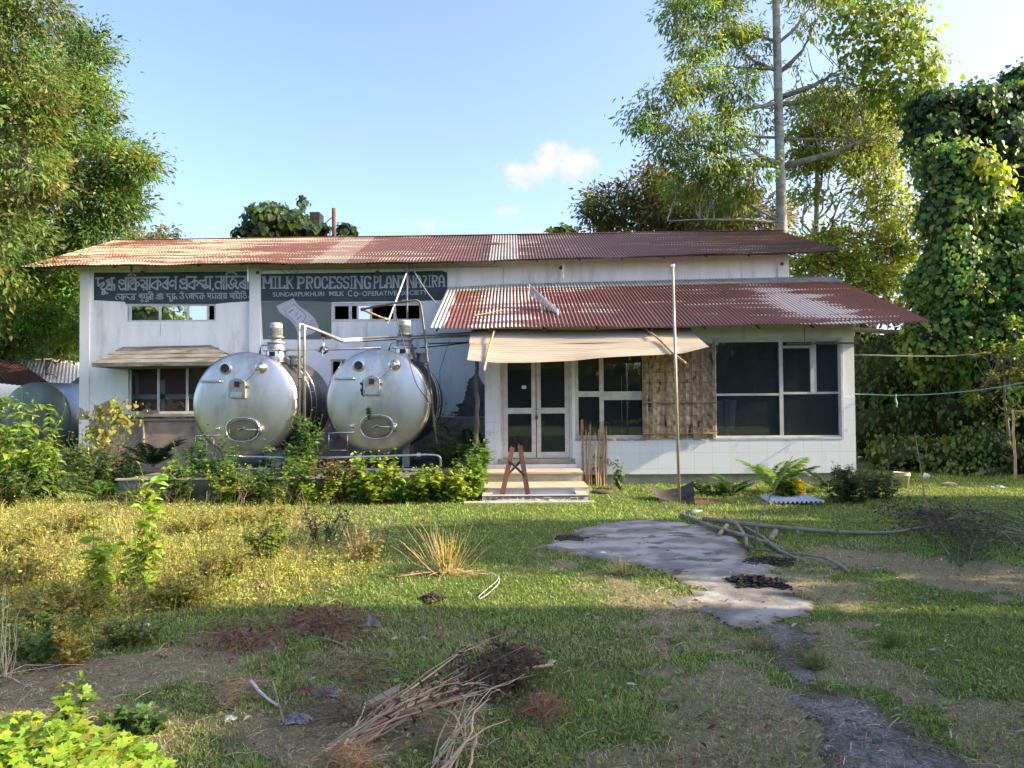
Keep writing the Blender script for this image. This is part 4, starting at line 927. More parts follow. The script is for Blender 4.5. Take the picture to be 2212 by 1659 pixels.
def bamboo(name, pts, r0_, r1_, label, cat='bamboo pole', m_='bamboo', nodes=.28):
    P_ = np.array(pts, float); L_ = np.linalg.norm(np.diff(P_, axis=0), axis=1).sum(); n_ = max(8, int(L_/.04)); s_ = np.concatenate([[0], np.cumsum(np.linalg.norm(np.diff(P_, axis=0), axis=1))])
    t_ = np.linspace(0, L_, n_); Q_ = np.stack([np.interp(t_, s_, P_[:, k]) for k in range(3)], 1)
    rr = np.linspace(r0_, r1_, n_)*(1+.13*(np.abs((t_ % nodes)/nodes-.0) < .09))
    b = MB(); b.tube(Q_, rr, 8); return tag(b.build(name, M[m_], smooth=True), label, cat)
bamboo('bamboo_pole', [at(1069, 712, 13.95)+[0, 0, .03], at(1055, 760, 13.28)+[0, 0, .03], at(1045, 801, 12.75)], .017, .024, 'short bamboo pole holding down the left end of the tin awning')
bamboo('bamboo_pole', [at(1393, 712, 14.0)+[0, 0, .03], at(1425, 738, 13.6)+[0, 0, .035], at(1456, 765, 13.15), at(1480, 784, 12.8)], .019, .024, 'bent bamboo pole crossing the right end of the tin awning')
b = MB(); b.tube(wav(at(1030, 781, 13.5), at(1029, 1000, 13.5), 14, .035, seed=4), np.linspace(.035, .05, 14), 8); tag(b.build('wooden_post', M['dark_wood'], smooth=True), 'crooked dark wooden post propping the awning left of the door', 'post')

# woven bamboo mat closing the middle window
mt = thing('woven_bamboo_mat', 'weathered woven bamboo mat fixed over the middle window of the annex', 'mat', (at(1468, 850, YA)[0], YA-.04, at(1468, 940, YA)[2]))
g0 = np.random.default_rng(12); x0, x1 = at(1389, 860, YA-.05)[0], at(1546, 860, YA-.05)[0]; z0, z1 = at(1468, 946, YA-.05)[2], at(1468, 742, YA-.05)[2]
b = MB(); nS = 22; wS = (x1-x0)/nS
for k in range(nS):                       # vertical strips passing over and under
    xa = x0+k*wS; cc = np.array([.52, .39, .26])*(.55+.6*g0.random()); off = g0.integers(0, 4); n_ = 60
    zt = z1+g0.normal(0, .015); zb = z0-g0.random()*.03
    for q in range(2):
        xc = xa+wS*(.25+.5*q); zsn = np.linspace(zb, zt, n_); ph = ((zsn-z0)/.22+off*.25+q*.0)*math.pi*2
        yy = YA-.05-.010*np.tanh(2.5*np.sin(ph)); hw = wS*.235
        V = np.concatenate([np.stack([np.full(n_, xc-hw)+.003*np.sin(zsn*7+k), yy, zsn], 1), np.stack([np.full(n_, xc+hw)+.003*np.sin(zsn*7+k), yy, zsn], 1)])
        c2_ = cc*(.8+.4*g0.random()); b.add(V, [(j_, n_+j_, n_+j_+1, j_+1) for j_ in range(n_-1)], c=c2_)
M['mat'] = mat('mat', (1, 1, 1), (.62, .58, .52), scale=5, rough=.85, col_attr=True, stretch=(3, 3, .8), c3=(.10, .09, .08), s3=3.0, r3=(.58, .64))
b.build('upright_strip', M['mat'], mt)
b = MB()
for k in range(9):
    zc = z0+.05+k*(z1-z0)/9; n_ = 60; xs_ = np.linspace(x0-.01, x1+.01, n_)
    for q in range(3):
        zq = zc+q*.028; V = np.concatenate([np.stack([xs_, np.full(n_, YA-.051)-.004*np.sin(xs_*40+k), np.full(n_, zq)], 1), np.stack([xs_, np.full(n_, YA-.051)-.004*np.sin(xs_*40+k), np.full(n_, zq+.022)], 1)])
        b.add(V, [(j_, j_+1, n_+j_+1, n_+j_) for j_ in range(n_-1)], c=np.array([.42, .34, .24])*(.7+.5*g0.random()))
b.build('cross_strip', M['mat'], mt)
for v in (868.5, 936, 756):
    b = MB(); zc = at(1468, v, YA)[2]; b.tube(wav((x0-.02, YA-.078, zc), (x1+.02, YA-.078, zc), 12, .008, seed=int(v)), .011, 6); b.build('split_batten', M['bamboo'], mt)
b = MB(); b.box(x0, x1, YA-.037, YA-.03, z0, z1-.02); b.build('backing', M['dark_wood'], mt)

# ------------------------------------------------------------------ solar panel on the annex roof
def roofz(X_, W_): return interp(e2, X_, 2)*(1-W_)+interp(r2_, X_, 2)*W_
sp = thing('solar_panel', 'small tilted solar panel on a short mast on the annex roof', 'solar panel', tuple(at(1160, 690, 15.2)))
c0, c1, c2, c3_ = at(1142.5, 613.5, 15.25), at(1206, 667.5, 14.75), at(1208, 681, 14.80), at(1141.5, 633.5, 15.32)
c0 = at(1143, 613, 15.6); c1 = at(1206.5, 668, 15.0); c2 = at(1207.5, 681, 14.75); c3_ = at(1142.5, 634, 15.35)
def slab4(mb_, q, nrm, th):
    q = [np.asarray(p_) for p_ in q]; nn = np.asarray(nrm)*th; V = q+[p_+nn for p_ in q]
    mb_.add(V, [(3, 2, 1, 0), (4, 5, 6, 7), (0, 1, 5, 4), (1, 2, 6, 5), (2, 3, 7, 6), (3, 0, 4, 7)])
nr = np.cross(c1-c0, c3_-c0); nr /= np.linalg.norm(nr); nr = nr if nr[1] < 0 else -nr
def inset(q, t):
    c_ = sum(q)/4; return [p_+(c_-p_)*t for p_ in q]
b = MB(); slab4(b, [c0, c1, c2, c3_], -nr, .03); b.build('panel_frame', M['alu'], sp)
b = MB(); slab4(b, [q_+nr*.002 for q_ in inset([c0, c1, c2, c3_], .07)], nr, .002); b.build('cells', mat('cells', (.12, .11, .14), (.08, .075, .10), scale=8, rough=.3), sp)
b = MB()
for t in (.2, .4, .6, .8):
    a_ = c0*(1-t)+c1*t; c_ = c3_*(1-t)+c2*t; b.tube([a_+nr*.005, c_+nr*.005], .004, 4)
b.build('busbar', M['alu'], sp)
m0 = (c0+c1+c2+c3_)/4-nr*.03; mz = roofz(m0[0]-.03, (14.95-YE2)/(YR2-YE2))
b = MB(); b.tube([m0, (m0[0]-.06, 14.95, mz-.02)], .028, 8); b.build('mast', M['grey_paint'], sp)
b = MB(); q = wav((m0[0]-.1, 14.95, roofz(m0[0]-.1, .28)+.03), (-1.3, 14.6, roofz(-1.3, .2)+.03), 14, .06, seed=3)
for p_ in q: p_[2] = roofz(p_[0], (p_[1]-YE2)/(YR2-YE2))+.02
b.tube(q, .004, 4); b.build('cable', M['wire'], sp)
b = MB(); p_ = [np.array((X_, Y_, roofz(X_, (Y_-YE2)/(YR2-YE2))+.025)) for X_, Y_ in ((-.75, 14.7), (-.45, 14.95), (-.1, 15.2))]; b.tube(p_, [.009, .008, .004], 5); tag(b.build('twig', M['bamboo']), 'thin yellow twig lying on the left part of the annex roof', 'twig')
b = MB(); p_ = [np.array((X_, Y_, roofz(X_, (Y_-YE2)/(YR2-YE2))+.025)) for X_, Y_ in ((.45, 13.95), (.7, 13.98), (1.0, 13.92), (1.2, 13.95))]; b.tube(p_, [.007, .012, .01, .004], 5); tag(b.build('dry_twig', M['dark_wood']), 'dark dry twig near the eave of the annex roof', 'twig')
b = MB(); p_ = [np.array((X_, Y_, interp(e, X_, 2)*(1-.55)+interp(r, X_, 2)*.55+.03)) for X_, Y_ in ((-.75, 19.7), (-.4, 19.72), (0, 19.75))]; b.tube(p_, [.012, .03, .006], 5); tag(b.build('fallen_branch', M['dark_wood']), 'dark fallen branch on the upper roof by the bare grey sheets', 'branch')

# ------------------------------------------------------------------ pole, trestle, stakes, loose sheets
pole = thing('steel_pole', 'tall bright steel pole standing on the grass in front of the annex', 'pole', tuple(gr(1468, 1085)))
b = MB(); pb, pt = gr(1468, 1085)-[0, 0, .1], at(1453, 573, 12.02); b.tube([pb, pt], .023, 16); b.build('shaft', mat('pole_metal', (.50, .43, .33), (.38, .31, .22), scale=4, rough=.42, metal=.3), pole, smooth=True)
b = MB(); b.tube([pt-[0, 0, .03], pt+[0, 0, .012]], .036, 16); b.build('end_collar', M['steel_bright'], pole)
b = MB(); q = at(1462, 767, 12.02); b.lathe([(0, .02), (.05, .03), (.09, .02)], q+[-.02, .02, 0], (-.6, .6, 0), 10); b.build('socket', M['dark_pipe'], pole)

tr = thing('rusty_trestle', 'rusty iron trestle with crossed braces standing in the tray below the steps', 'trestle', (at(1110, 1068, 12.45)[0], 12.45, .03))
Yt = 12.45
legs = [(at(1107, 967, 12.75), at(1085, 1067, Yt)), (at(1123, 963, 12.75), at(1140, 1067, Yt))]
def bar(mb_, a, c, w, d):
    a = np.asarray(a, float); c = np.asarray(c, float); T = c-a; T /= np.linalg.norm(T); S = np.cross(T, (0, 1, 0)); S /= np.linalg.norm(S); D = np.cross(S, T)
    V = [p+S*sx*w/2+D*sy*d/2 for p in (a, c) for sx, sy in ((-1, -1), (1, -1), (1, 1), (-1, 1))]
    mb_.add(V, [(3, 2, 1, 0), (4, 5, 6, 7), (0, 1, 5, 4), (1, 2, 6, 5), (2, 3, 7, 6), (3, 0, 4, 7)])
for a, c in legs:
    b = MB(); bar(b, a, c, .085, .045); S = np.array([.09, 0, 0]); b.tube([a+[-.02, 0, -.01], a+[-.02, 0, .04]], .01, 6); b.build('leg', M['rust'], tr)
(a1, c1_), (a2, c2_) = legs
L1 = lambda t: a1+(c1_-a1)*t; L2 = lambda t: a2+(c2_-a2)*t
for p_, q_, dy in ((L1(.30), L2(.62), -.03), (L2(.30), L1(.62), .03)):
    b = MB(); bar(b, p_+[0, dy, 0], q_+[0, dy, 0], .04, .012); b.build('brace', M['rust'], tr)

fz = thing('bamboo_tree_guard', 'ring of upright bamboo stakes guarding a sapling right of the steps', 'tree guard', tuple(gr(1282, 1053)))
gc_ = gr(1282, 1046); g0 = np.random.default_rng(21)
for k in range(28):
    a_ = k/28*2*math.pi+g0.normal(0, .08); rr = .255+g0.normal(0, .015); base = gc_+[rr*math.cos(a_), rr*.9*math.sin(a_), -.03]
    h = 1.05+g0.random()*.28; top = base+[g0.normal(0, .03)+.02*math.cos(a_), g0.normal(0, .03), h]
    b = MB(); b.tube(np.linspace(base, top, 6)+g0.normal(0, .004, (6, 3)), np.linspace(.017, .013, 6)*(.7+.6*g0.random()), 6); b.build('stake', M['bamboo'], fz)
for h in (.42, .8):
    b = MB(); t_ = np.linspace(0, 2*math.pi, 26); b.tube(np.stack([gc_[0]+.275*np.cos(t_), gc_[1]+.25*np.sin(t_), h+.01*np.sin(5*t_)], 1), .006, 5, caps=False); b.build('tie', M['bamboo'], fz)
b = MB(); q = gc_+[.27, -.08, .55]
for k in range(5): b.tube(wav(q, q+[g0.normal(0, .06), -.05, -.1-.2*g0.random()], 6, .02, seed=k), .006, 4)
tag(b.build('red_rag', mat('red_rag', (.55, .10, .10), rough=.8)), 'torn red ribbon tied to the bamboo stakes', 'ribbon')

def loose_sheet(name, corners, m_, label, n=9, amp=.012, curl=0, th=0):
    a, b_, c, d_ = [np.asarray(q, float) for q in corners]; nu, nv = n*8, 14; V = []
    nrm = np.cross(b_-a, d_-a); nrm /= np.linalg.norm(nrm)
    for v in np.linspace(0, 1, nv):
        for u in np.linspace(0, 1, nu):
            p = (a*(1-u)+b_*u)*(1-v)+(d_*(1-u)+c*u)*v; V.append(p+nrm*(amp*math.cos(u*n*2*math.pi)+curl*(4*v*(1-v))))
    i, j = np.meshgrid(np.arange(nv-1), np.arange(nu-1), indexing='ij'); Q = np.stack([i*nu+j, i*nu+j+1, (i+1)*nu+j+1, (i+1)*nu+j], -1).reshape(-1, 4)
    m__ = MB(); m__.add(V, Q); return tag(m__.build(name, M[m_], smooth=True), label, 'metal sheet')
G = lambda x, y, h=0: gr(x, y)+np.array([0, 0, h])
loose_sheet('corrugated_sheet', [gr(1432, 1088), at(1398, 1052, 12.5), at(1498, 1036, 12.45), gr(1501, 1092)], 'grey_tin', 'curled dark corrugated sheet leaning behind the foot of the steel pole', n=5, amp=.018, curl=.09)
loose_sheet('rusty_sheet', [G(1495, 1090, .02), G(1490, 1080, .05), G(1550, 1082, .02), G(1560, 1089, .01)], 'rust', 'rusty scrap of sheet lying flat beside the curled corrugated sheet', n=5, amp=.012)
loose_sheet('white_sheet', [G(1640, 1075, .03), G(1735, 1077, .07), G(1788, 1094, .07), G(1668, 1090, .03)], 'white_tin', 'white corrugated sheet lying on the grass below the ferns', n=12, amp=.02)

# ------------------------------------------------------------------ stainless milk tanks
def make_tank(cx, cz, yf, R0, L_, label, group=None):
    t = thing('milk_tank', label, 'tank', (cx, yf+L_/2, cz-R0), group)
    s = R0/1.0; c = np.array([cx, yf, cz]); ax = (0, 1, 0)
    b = MB(); b.lathe([(-.085, 0.0), (-.083, .15), (-.077, .3), (-.066, .45), (-.051, .6), (-.034, .74), (-.016, .86), (.006, .945), (.038, .988), (.075, 1.0)], c, ax, 128); 
    fe = b.build('front_end', M['steel'], t, smooth=True)
    b = MB(); b.lathe([(.076, 1.003), (.10, 1.006), (.11, 1.0), (L_-.1, 1.0), (L_-.03, .985), (L_, .93), (L_+.03, 0)], c, ax, 96); b.build('shell', M['shaded_steel'], t, smooth=True)
    b = MB(); b.lathe([(.062, 1.0), (.072, 1.012), (.094, 1.012), (.100, 1.0)], c, ax, 96); b.build('rim', M['steel_bright'], t, smooth=True)
    px = 14.0/F
    yd = lambda dx, dz: -.085*(1-min(1, (dx*dx+dz*dz)*px*px))+.012
    def o(dx, dz, dy=0): return c+np.array([dx*px, dy+yd(dx, dz), -dz*px])
    yf0 = yf
    for yy_ in (L_*.34, L_*.67):
        b = MB(); b.lathe([(yy_-.012, 1.0), (yy_, 1.007), (yy_+.012, 1.0)], c, ax, 96); b.build('weld_seam', M['dark_pipe'], t, smooth=True)
    b = MB(); b.tube([o(-9, -6, -.004), o(-9, 14, -.002), o(-8.5, 30, -.002)], .004, 5); b.build('weld_seam', M['grey_paint'], t)
    # sight glass
    b = MB(); q = o(-39.5, -78); b.lathe([(.02, .12), (-.035, .12), (-.05, .115), (-.055, .085), (-.03, .082)], q, ax, 28); sg = b.build('sight_glass', M['steel_bright'], t, smooth=False)
    b = MB(); b.lathe([(-.045, .0), (-.045, .082)], q, ax, 24); b.build('glass', M['dusty_glass'], sg)
    # nozzle
    b = MB(); q = o(37.5, -79); b.lathe([(.02, .12), (-.02, .12), (-.028, .10), (-.04, .085), (-.13, .05), (-.15, .035), (-.20, .035), (-.20, .012), (-.12, .012)], q, ax, 24); b.build('outlet_nozzle', M['steel_bright'], t)
    # handle
    b = MB(); a_, c_ = o(-91, -50, 0), o(-49, -50, 0); b.tube(bend([a_, a_+[0, -.075, 0], c_+[0, -.075, 0], c_], .03), .017, 10); b.lathe([(0, .04), (-.015, .04)], a_, ax, 12); b.lathe([(0, .04), (-.015, .04)], c_, ax, 12); b.build('handle', M['steel_bright'], t, smooth=True)
    # control box with arched top
    q = o(-9.5, -35); w, h = .155, .19; ar = [(q[0]+w*math.cos(a), q[2]+h*.35+w*.75*math.sin(a)) for a in np.linspace(0, math.pi, 12)]
    yf = yf-.06
    b = MB(); b.prism([(q[0]-w, q[2]-h), (q[0]+w, q[2]-h)]+ar, yf-.115, yf-.012); bx = b.build('control_box', M['grey_paint'], t)
    b = MB(); b.box(q[0]-.045, q[0]+.055, yf-.122, yf-.1155, q[2]+.02, q[2]+.125); b.build('gauge_window', mat('gauge', (.06, .012, .014), rough=.3), bx)
    b = MB(); b.box(q[0]-.12, q[0]+.10, yf-.119, yf-.1155, q[2]-.165, q[2]-.075); b.build('data_plate', M['steel_bright'], bx)
    b = MB(); b.box(q[0]+w, q[0]+w+.03, yf-.09, yf-.04, q[2]+.0, q[2]+.045); b.build('catch', M['rust'], bx)
    b = MB(); b.tube(wav(o(37.5, -79, -.16), o(-9.5+5, -35-9, -.125), 12, .02, sag=.06, seed=2), .006, 5); b.build('chain', M['dark_pipe'], t)
    # oval manhole
    q = o(0, 54); tt = np.linspace(0, 2*math.pi, 61)[:-1]
    def oval(hw, hh, n=4): return [(q[0]+hw*np.sign(math.cos(a))*abs(math.cos(a))**(.75), q[2]+hh*np.sign(math.sin(a))*abs(math.sin(a))**(.9)) for a in tt]
    Pn = np.array([(x_, yf-.03, z_) for x_, z_ in oval(.315, .225)]); b = MB(); b.tube(np.vstack([Pn, Pn[:1]]), .014, 8, caps=False); mh = b.build('manhole', M['steel_bright'], t, smooth=True)
    b = MB(); b.prism(oval(.262, .175), yf-.030, yf-.0185); b.build('manhole_cover', mat('cover_steel', (.30, .26, .17), (.20, .17, .11), scale=3, rough=.42, metal=.9), mh)
    Pn = np.array([(x_, yf-.028, z_) for x_, z_ in oval(.262, .175)]); b = MB(); b.tube(np.vstack([Pn, Pn[:1]]), .011, 6, caps=False); b.build('gasket', M['dark_pipe'], mh, smooth=True)
    b = MB(); b.tube([q+[-.08, -.10, -.02], q+[.0, -.07, .035], q+[.08, -.07, .0], q+[.33, -.06, -.01]], .013, 8); b.lathe([(0, .03), (.06, .03)], q+[0, -.08, .03], ax, 10); b.box(q[0]+.32, q[0]+.37, yf-.09, yf-.01, q[2]-.09, q[2]+.06); b.build('manhole_handle', M['steel_bright'], mh, smooth=True)
    # sample valve
    q = o(-54, 52); b = MB(); b.lathe([(.0, .045), (-.03, .045), (-.05, .03), (-.09, .03), (-.10, .0)], q, ax, 16); b.tube([q+[0, -.07, 0], q+[.07, -.08, -.02]], .011, 6); b.build('sample_valve', M['steel_bright'], t)
    # outlet stand on the left
    b = MB(); a_ = o(-105, 67, -.02); c_ = o(-49, 66, -.02); b.tube([a_, c_], .014, 8); b.tube([a_+[0, .0, 0], a_+[0, 0, -.33]], .009, 6); b.tube([o(-64, 67, -.02), o(-64, 67, -.02)+[0, 0, -.35]], .009, 6)
    b.tube([a_+[0, 0, -.33], o(-64, 67, -.02)+[0, 0, -.33]], .009, 6); b.build('pipe_stand', M['steel_bright'], t, smooth=True)
    yf = yf0
    # motor and gearbox on top
    mx_, my = cx+.46*s, yf+.45; tz = cz+math.sqrt(max(0, 1-.46**2))*1.0; tz = cz+.905
    m0_ = np.array([mx_, my, tz]); up = (0, 0, 1)
    b = MB(); b.lathe([(-.08, .20), (.02, .20), (.14, .19), (.145, .25), (.165, .25), (.17, .19)], m0_, up, 28); hb = b.build('mixer_base', M['steel_bright'], t)
    b = MB(); b.box(mx_-.07, mx_+.04, my-.205, my-.15, tz+.03, tz+.12); b.build('opening', M['black'], hb)
    b = MB(); b.lathe([(.171, .17), (.22, .17), (.22, .145), (.27, .14), (.30, .17), (.32, .17), (.34, .10), (.39, .10), (.405, .15), (.43, .155), (.44, .10)], m0_, up, 24); b.build('gearbox', M['grey_paint'], t)
    b = MB(); b.lathe([(.44, .112), (.60, .112), (.60, .122), (.68, .120), (.70, .105), (.705, .0)], m0_, up, 24); mo = b.build('motor', mat('motor_paint', (.52, .50, .45), (.42, .40, .36), scale=9, rough=.45), t)
    b = MB()
    for k in range(26):
        a = k/26*2*math.pi; d_ = np.array([math.cos(a), math.sin(a), 0]); bar(b, m0_+d_*.118+[0, 0, .45], m0_+d_*.118+[0, 0, .595], .006, .02)
    b.build('cooling_fins', M['grey_paint'], mo)
    # breather pipe left of the base
    b = MB(); q = np.array([mx_-.30, my-.05, cz+.97]); b.tube(bend([q, q+[0, 0, .15], q+[.05, 0, .2], q+[.2, 0, .2]], .05), .022, 8); b.lathe([(-.03, .05), (.02, .05)], q, up, 12); b.build('breather_pipe', M['steel_bright'], t, smooth=True)
    b = MB(); q = np.array([mx_+.32, my+.25, cz+.78]); b.lathe([(0, .12), (.16, .12), (.165, .14), (.19, .14), (.20, 0)], q, up, 20); b.build('inspection_cap', M['grey_paint'], t)
    # ladder bent round the right flank
    def arc(Y_, rr): return [np.array([cx+rr*math.sin(a), Y_, cz+rr*math.cos(a)]) for a in np.linspace(R(32), R(118), 26)]
    Ya, Yb = yf+.75, yf+1.12; ld = None
    for Y_ in (Ya, Yb):
        A_ = arc(Y_, 1.085); st_ = [np.array([A_[0][0]-.25, Y_, A_[0][2]-.06]), np.array([A_[0][0]-.12, Y_, A_[0][2]+.11])]; b = MB(); b.tube(bend(st_+A_[1:], .05, 3), .017, 8)
        o_ = b.build('ladder_rail', M['steel_bright'], t, smooth=True)
    for q_, w_ in zip(arc(Ya, 1.085)[3::5], arc(Yb, 1.085)[3::5]):
        b = MB(); b.tube([q_, w_], .012, 6); b.build('ladder_rung', M['steel_bright'], t)
    # saddle feet
    for Y_ in (yf+.45, yf+L_-.5):
        for sx_ in (-1, 1):
            b = MB(); b.box(cx+sx_*.48-.07, cx+sx_*.48+.07, Y_-.06, Y_+.06, PZ-.01, cz-.83); b.build('leg', M['grey_paint'], t)
    return t
c1t, c2t = at(528, 873.5, 14.0), at(815.5, 867.5, 14.0)
T1 = make_tank(c1t[0], c1t[2], 14.0, 1.0, 2.75, 'left big steel milk tank on the plinth, pair of tall pipes at its right')
T2 = copy_tree(T1); T2.location = T1.location+Vector((c2t[0]-c1t[0], 0, c2t[2]-c1t[2]))
T2['label'] = 'right big steel milk tank on the plinth, black burnt patch beside its box'
for o_ in (T1, T2): o_['group'] = 'horizontal stainless milk tanks on the plinth'
b = MB(); g0 = np.random.default_rng(2)
for k in range(26):
    vx, vy = 791-6*g0.random()-3, 822+34*g0.random(); q = at(vx, vy, 13.93); b.prism(blob_patch(q[0], q[2], .012+.03*g0.random(), .012+.035*g0.random(), 0, 0, 200+k, 8), 13.915-.0004*k, 13.96)
bp_ = b.build('burnt_patch', M['black'], T2)
# far tanks at the left of the building
def far_tank(vx, vy, Y, r, L_, label):
    c = at(vx, vy, Y); t = thing('old_milk_tank', label, 'tank', (c[0], Y+L_/2, 0))
    b = MB(); b.lathe([(-.04, 0), (-.03, .4*r), (.0, .8*r), (.06, .97*r), (.10, r)], c, (0, 1, 0), 64); b.build('front_end', mat('dull_steel', (.22, .25, .21), (.16, .18, .15), scale=2, rough=.45, metal=.6), t, smooth=True)
    b = MB(); b.lathe([(.101, r), (L_, r), (L_+.05, 0)], c, (0, 1, 0), 64); b.build('shell', mat('pale_steel', (.40, .40, .45), (.30, .30, .34), scale=2, rough=.4, metal=.7), t, smooth=True)
    b = MB(); b.tube([c+[.42*r, -.06, .25*r], c+[.42*r, -.06, -.5*r]], .02, 8); b.tube([c+[.42*r, -.06, .22*r], c+[.42*r, 0, .22*r]], .03, 8); b.build('level_tube', M['dark_pipe'], t)
    for sx_ in (-1, 1):
        b = MB(); b.box(c[0]+sx_*r*.5-.08, c[0]+sx_*r*.5+.08, Y+.4, Y+.55, -.02, c[2]-r*.8); b.build('leg', M['grey_paint'], t)
    return t
far_tank(74, 900, 21.0, 1.0, 3.2, 'old dull milk tank left of the building, overgrown on top')
far_tank(190, 880, 24.5, 1.05, 3.0, 'furthest milk tank, mostly hidden behind the left corner of the building')

# ------------------------------------------------------------------ pipework
def pipe(name, pts, r_, m_, label, cat='pipe', rb=.07, k=10, joints=(), jr=1.5, parent=None):
    b = MB(); b.tube(bend(pts, rb), r_, k); o_ = b.build(name, M[m_], parent, smooth=True)
    if label: tag(o_, label, cat)
    for q, d_ in joints:
        j = MB(); q = np.asarray(q, float); d_ = np.asarray(d_, float)/np.linalg.norm(d_); j.tube([q-d_*.035, q+d_*.035], r_*jr, 12); j.build('joint', M[m_], o_)
    return o_
pa = [at(646, 935, 13.7), at(646, 699, 13.7), at(681, 711, 14.1), at(735.5, 733, 15.0), at(782, 731, 15.4), at(913, 723.5, 15.6), at(1040, 719, 15.6)]
pipe('overhead_pipe', pa, .026, 'pipe', 'left one of the two tall pipes between the tanks, running overhead to the annex', joints=[(pa[3], (1, 0, 0)), (at(830, 727, 15.5), (1, 0, 0))], rb=.05)
pb_ = [at(657.5, 945, 13.6), at(657.5, 703, 13.6), at(702.6, 721, 14.1), at(737, 737, 14.95), at(782, 736, 15.35), at(913, 729, 15.6), at(1040, 725, 15.6)]
pipe('overhead_pipe', pb_, .026, 'pipe', 'right one of the two tall pipes between the tanks, running overhead to the annex', joints=[(at(657.5, 818, 13.6), (0, 0, 1)), (pb_[1]+[0, 0, -.05], (0, 0, 1))], rb=.05)
b = MB(); b.tube([at(644, 818, 13.67), at(660, 818, 13.6)], .012, 6); tag(b.build('pipe_clamp', M['dark_pipe']), 'small dark clamp joining the two tall pipes between the tanks', 'clamp')
vl = thing('valve_manifold', 'horizontal steel pipe with a valve linking the tops of the two tanks', 'pipe', tuple(at(698, 755, 14.6)))
b = MB(); b.tube([at(598, 755.5, 14.6), at(700, 755.5, 14.6), at(822, 751.5, 14.6)], .020, 10); b.build('cross_pipe', M['steel_bright'], vl, smooth=True)
b = MB(); q = at(698.5, 756, 14.55); b.lathe([(-.07, .055), (.0, .085), (.07, .055)], q, (0, 1, 0), 18); b.build('valve_body', M['steel_bright'], vl, smooth=True)
for v in (690.5, 706.5, 722-0):
    if v < 710: b = MB(); p_ = at(v, 755.6, 14.6); b.tube([p_-[.02, 0, 0], p_+[.02, 0, 0]], .05, 12); b.build('flange', M['steel_bright'], vl)
b = MB(); b.tube([at(698.5, 752, 14.58), at(698.5, 738, 14.58), at(698.5, 726, 14.58)], [.03, .018, .03], 10); b.build('riser', M['steel_bright'], vl)
b = MB(); b.tube([at(698, 756, 14.48), at(696, 769, 14.45)], [.016, .01], 8); b.build('lever', M['steel_bright'], vl)
b = MB(); b.lathe([(0, .05), (.06, .055)], at(699, 728, 14.58), (0, 0, 1), 12); b.build('coupling', M['rust'], vl)
gp = [at(783, 668, 13.9), at(852, 654.5, 13.9), at(906, 647.5, 13.9), at(911, 672, 13.9), at(918, 727, 13.88), at(937, 904, 13.8), at(943, 958, 13.8)]
pipe('gooseneck_pipe', gp, .022, 'dark_pipe', 'bent brown pipe arching over the right milk tank', joints=[(at(872, 651, 13.9), (1, 0, .1)), (gp[0], (1, 0, .2))], rb=.13)
pipe('hanging_pipe', [at(784, 669.5, 13.9), at(812, 681, 13.9), at(838, 691, 14.05)], .022, 'bamboo', 'short arm running down from the gooseneck pipe, sunlit orange put into its colour', joints=[(at(837, 691, 14.05), (1, 0, -.4))])  # orange bamboo material stands in for sunlight on this pipe
pipe('drop_pipe', [at(879.5, 572, 17.6), at(879.5, 711, 17.6)], .022, 'grey_paint', 'thin grey pipe hanging from the eave across the second window', joints=[(at(879.5, 711, 17.6), (0, 0, 1))])
pipe('stay_rod', [at(877, 592, 17.3), at(856, 648, 15.7), at(837, 698, 14.4)], .016, 'white_rope', 'pale stay rod slanting from the eave to the motor of the right tank', rb=.01)
pipe('thin_cable', wav(at(849, 652, 13.88), at(900, 832, 13.6), 8, .02, sag=.05, seed=1).tolist()+[at(930, 874, 13.8)], .008, 'wire', 'thin black cable sagging in front of the right milk tank', 'cable', rb=.2)
pipe('thin_cable', wav(at(893, 582, 17.6), at(944, 657, 16.5), 8, .02, sag=.04, seed=2), .013, 'grey_paint', 'pale cable slanting from the eave down to the annex roof', 'cable', rb=.2)
for k, (pp_, lab) in enumerate([([at(925, 742.5, 15.6), at(1035, 739, 15.6)], 'upper one of two short black rods jutting left from the annex wall'), ([at(907, 751.5, 15.2), at(1035, 738, 15.2)], 'lower slanting one of two short black rods jutting left from the annex wall')]):
    pipe('black_rod', pp_, .014, 'black', lab, 'rod')
lp = [at(491, 985, 13.55), at(656, 990, 13.55), at(800, 986, 13.55), at(926, 982, 13.55), at(952, 984, 13.55), at(952, 1014, 13.55), at(700, 1014, 13.55), at(500, 1013, 13.55)]
pipe('drain_pipe', lp, .022, 'steel_bright', 'shiny drain pipe running low in front of both milk tanks', joints=[(at(502, 985.5, 13.55), (1, 0, 0)), (at(514, 985.5, 13.55), (1, 0, 0)), (at(777, 986.5, 13.55), (1, 0, 0)), (at(905, 982.5, 13.55), (1, 0, 0))], rb=.09, jr=1.8)
b = MB()
for k, (vx, vy) in enumerate([(883, 576), (890, 580), (880, 584), (900, 579), (893, 590)]):
    b.tube(wav(at(vx, vy, 17.5), at(vx+12*math.cos(k*2.1), vy+9*math.sin(k*1.7), 17.5), 10, .14, seed=k+30), .006, 4)
tag(b.build('wire_tangle', M['wire']), 'tangle of black wire hanging under the eave above the second sign', 'wire')
b = MB(); b.tube(wav(at(612, 570, 17.6), at(634, 572, 17.6), 16, .22, sag=.35, seed=8), .006, 4); tag(b.build('wire_loop', M['wire']), 'loose loop of wire under the eave above the word MILK', 'wire')
b = MB(); b.tube(wav(at(348, 697, 17.97), at(346, 725, 17.97), 8, .01, seed=3), .005, 4); tag(b.build('hanging_wire', M['wire']), 'short wire hanging below the upper left window', 'wire')
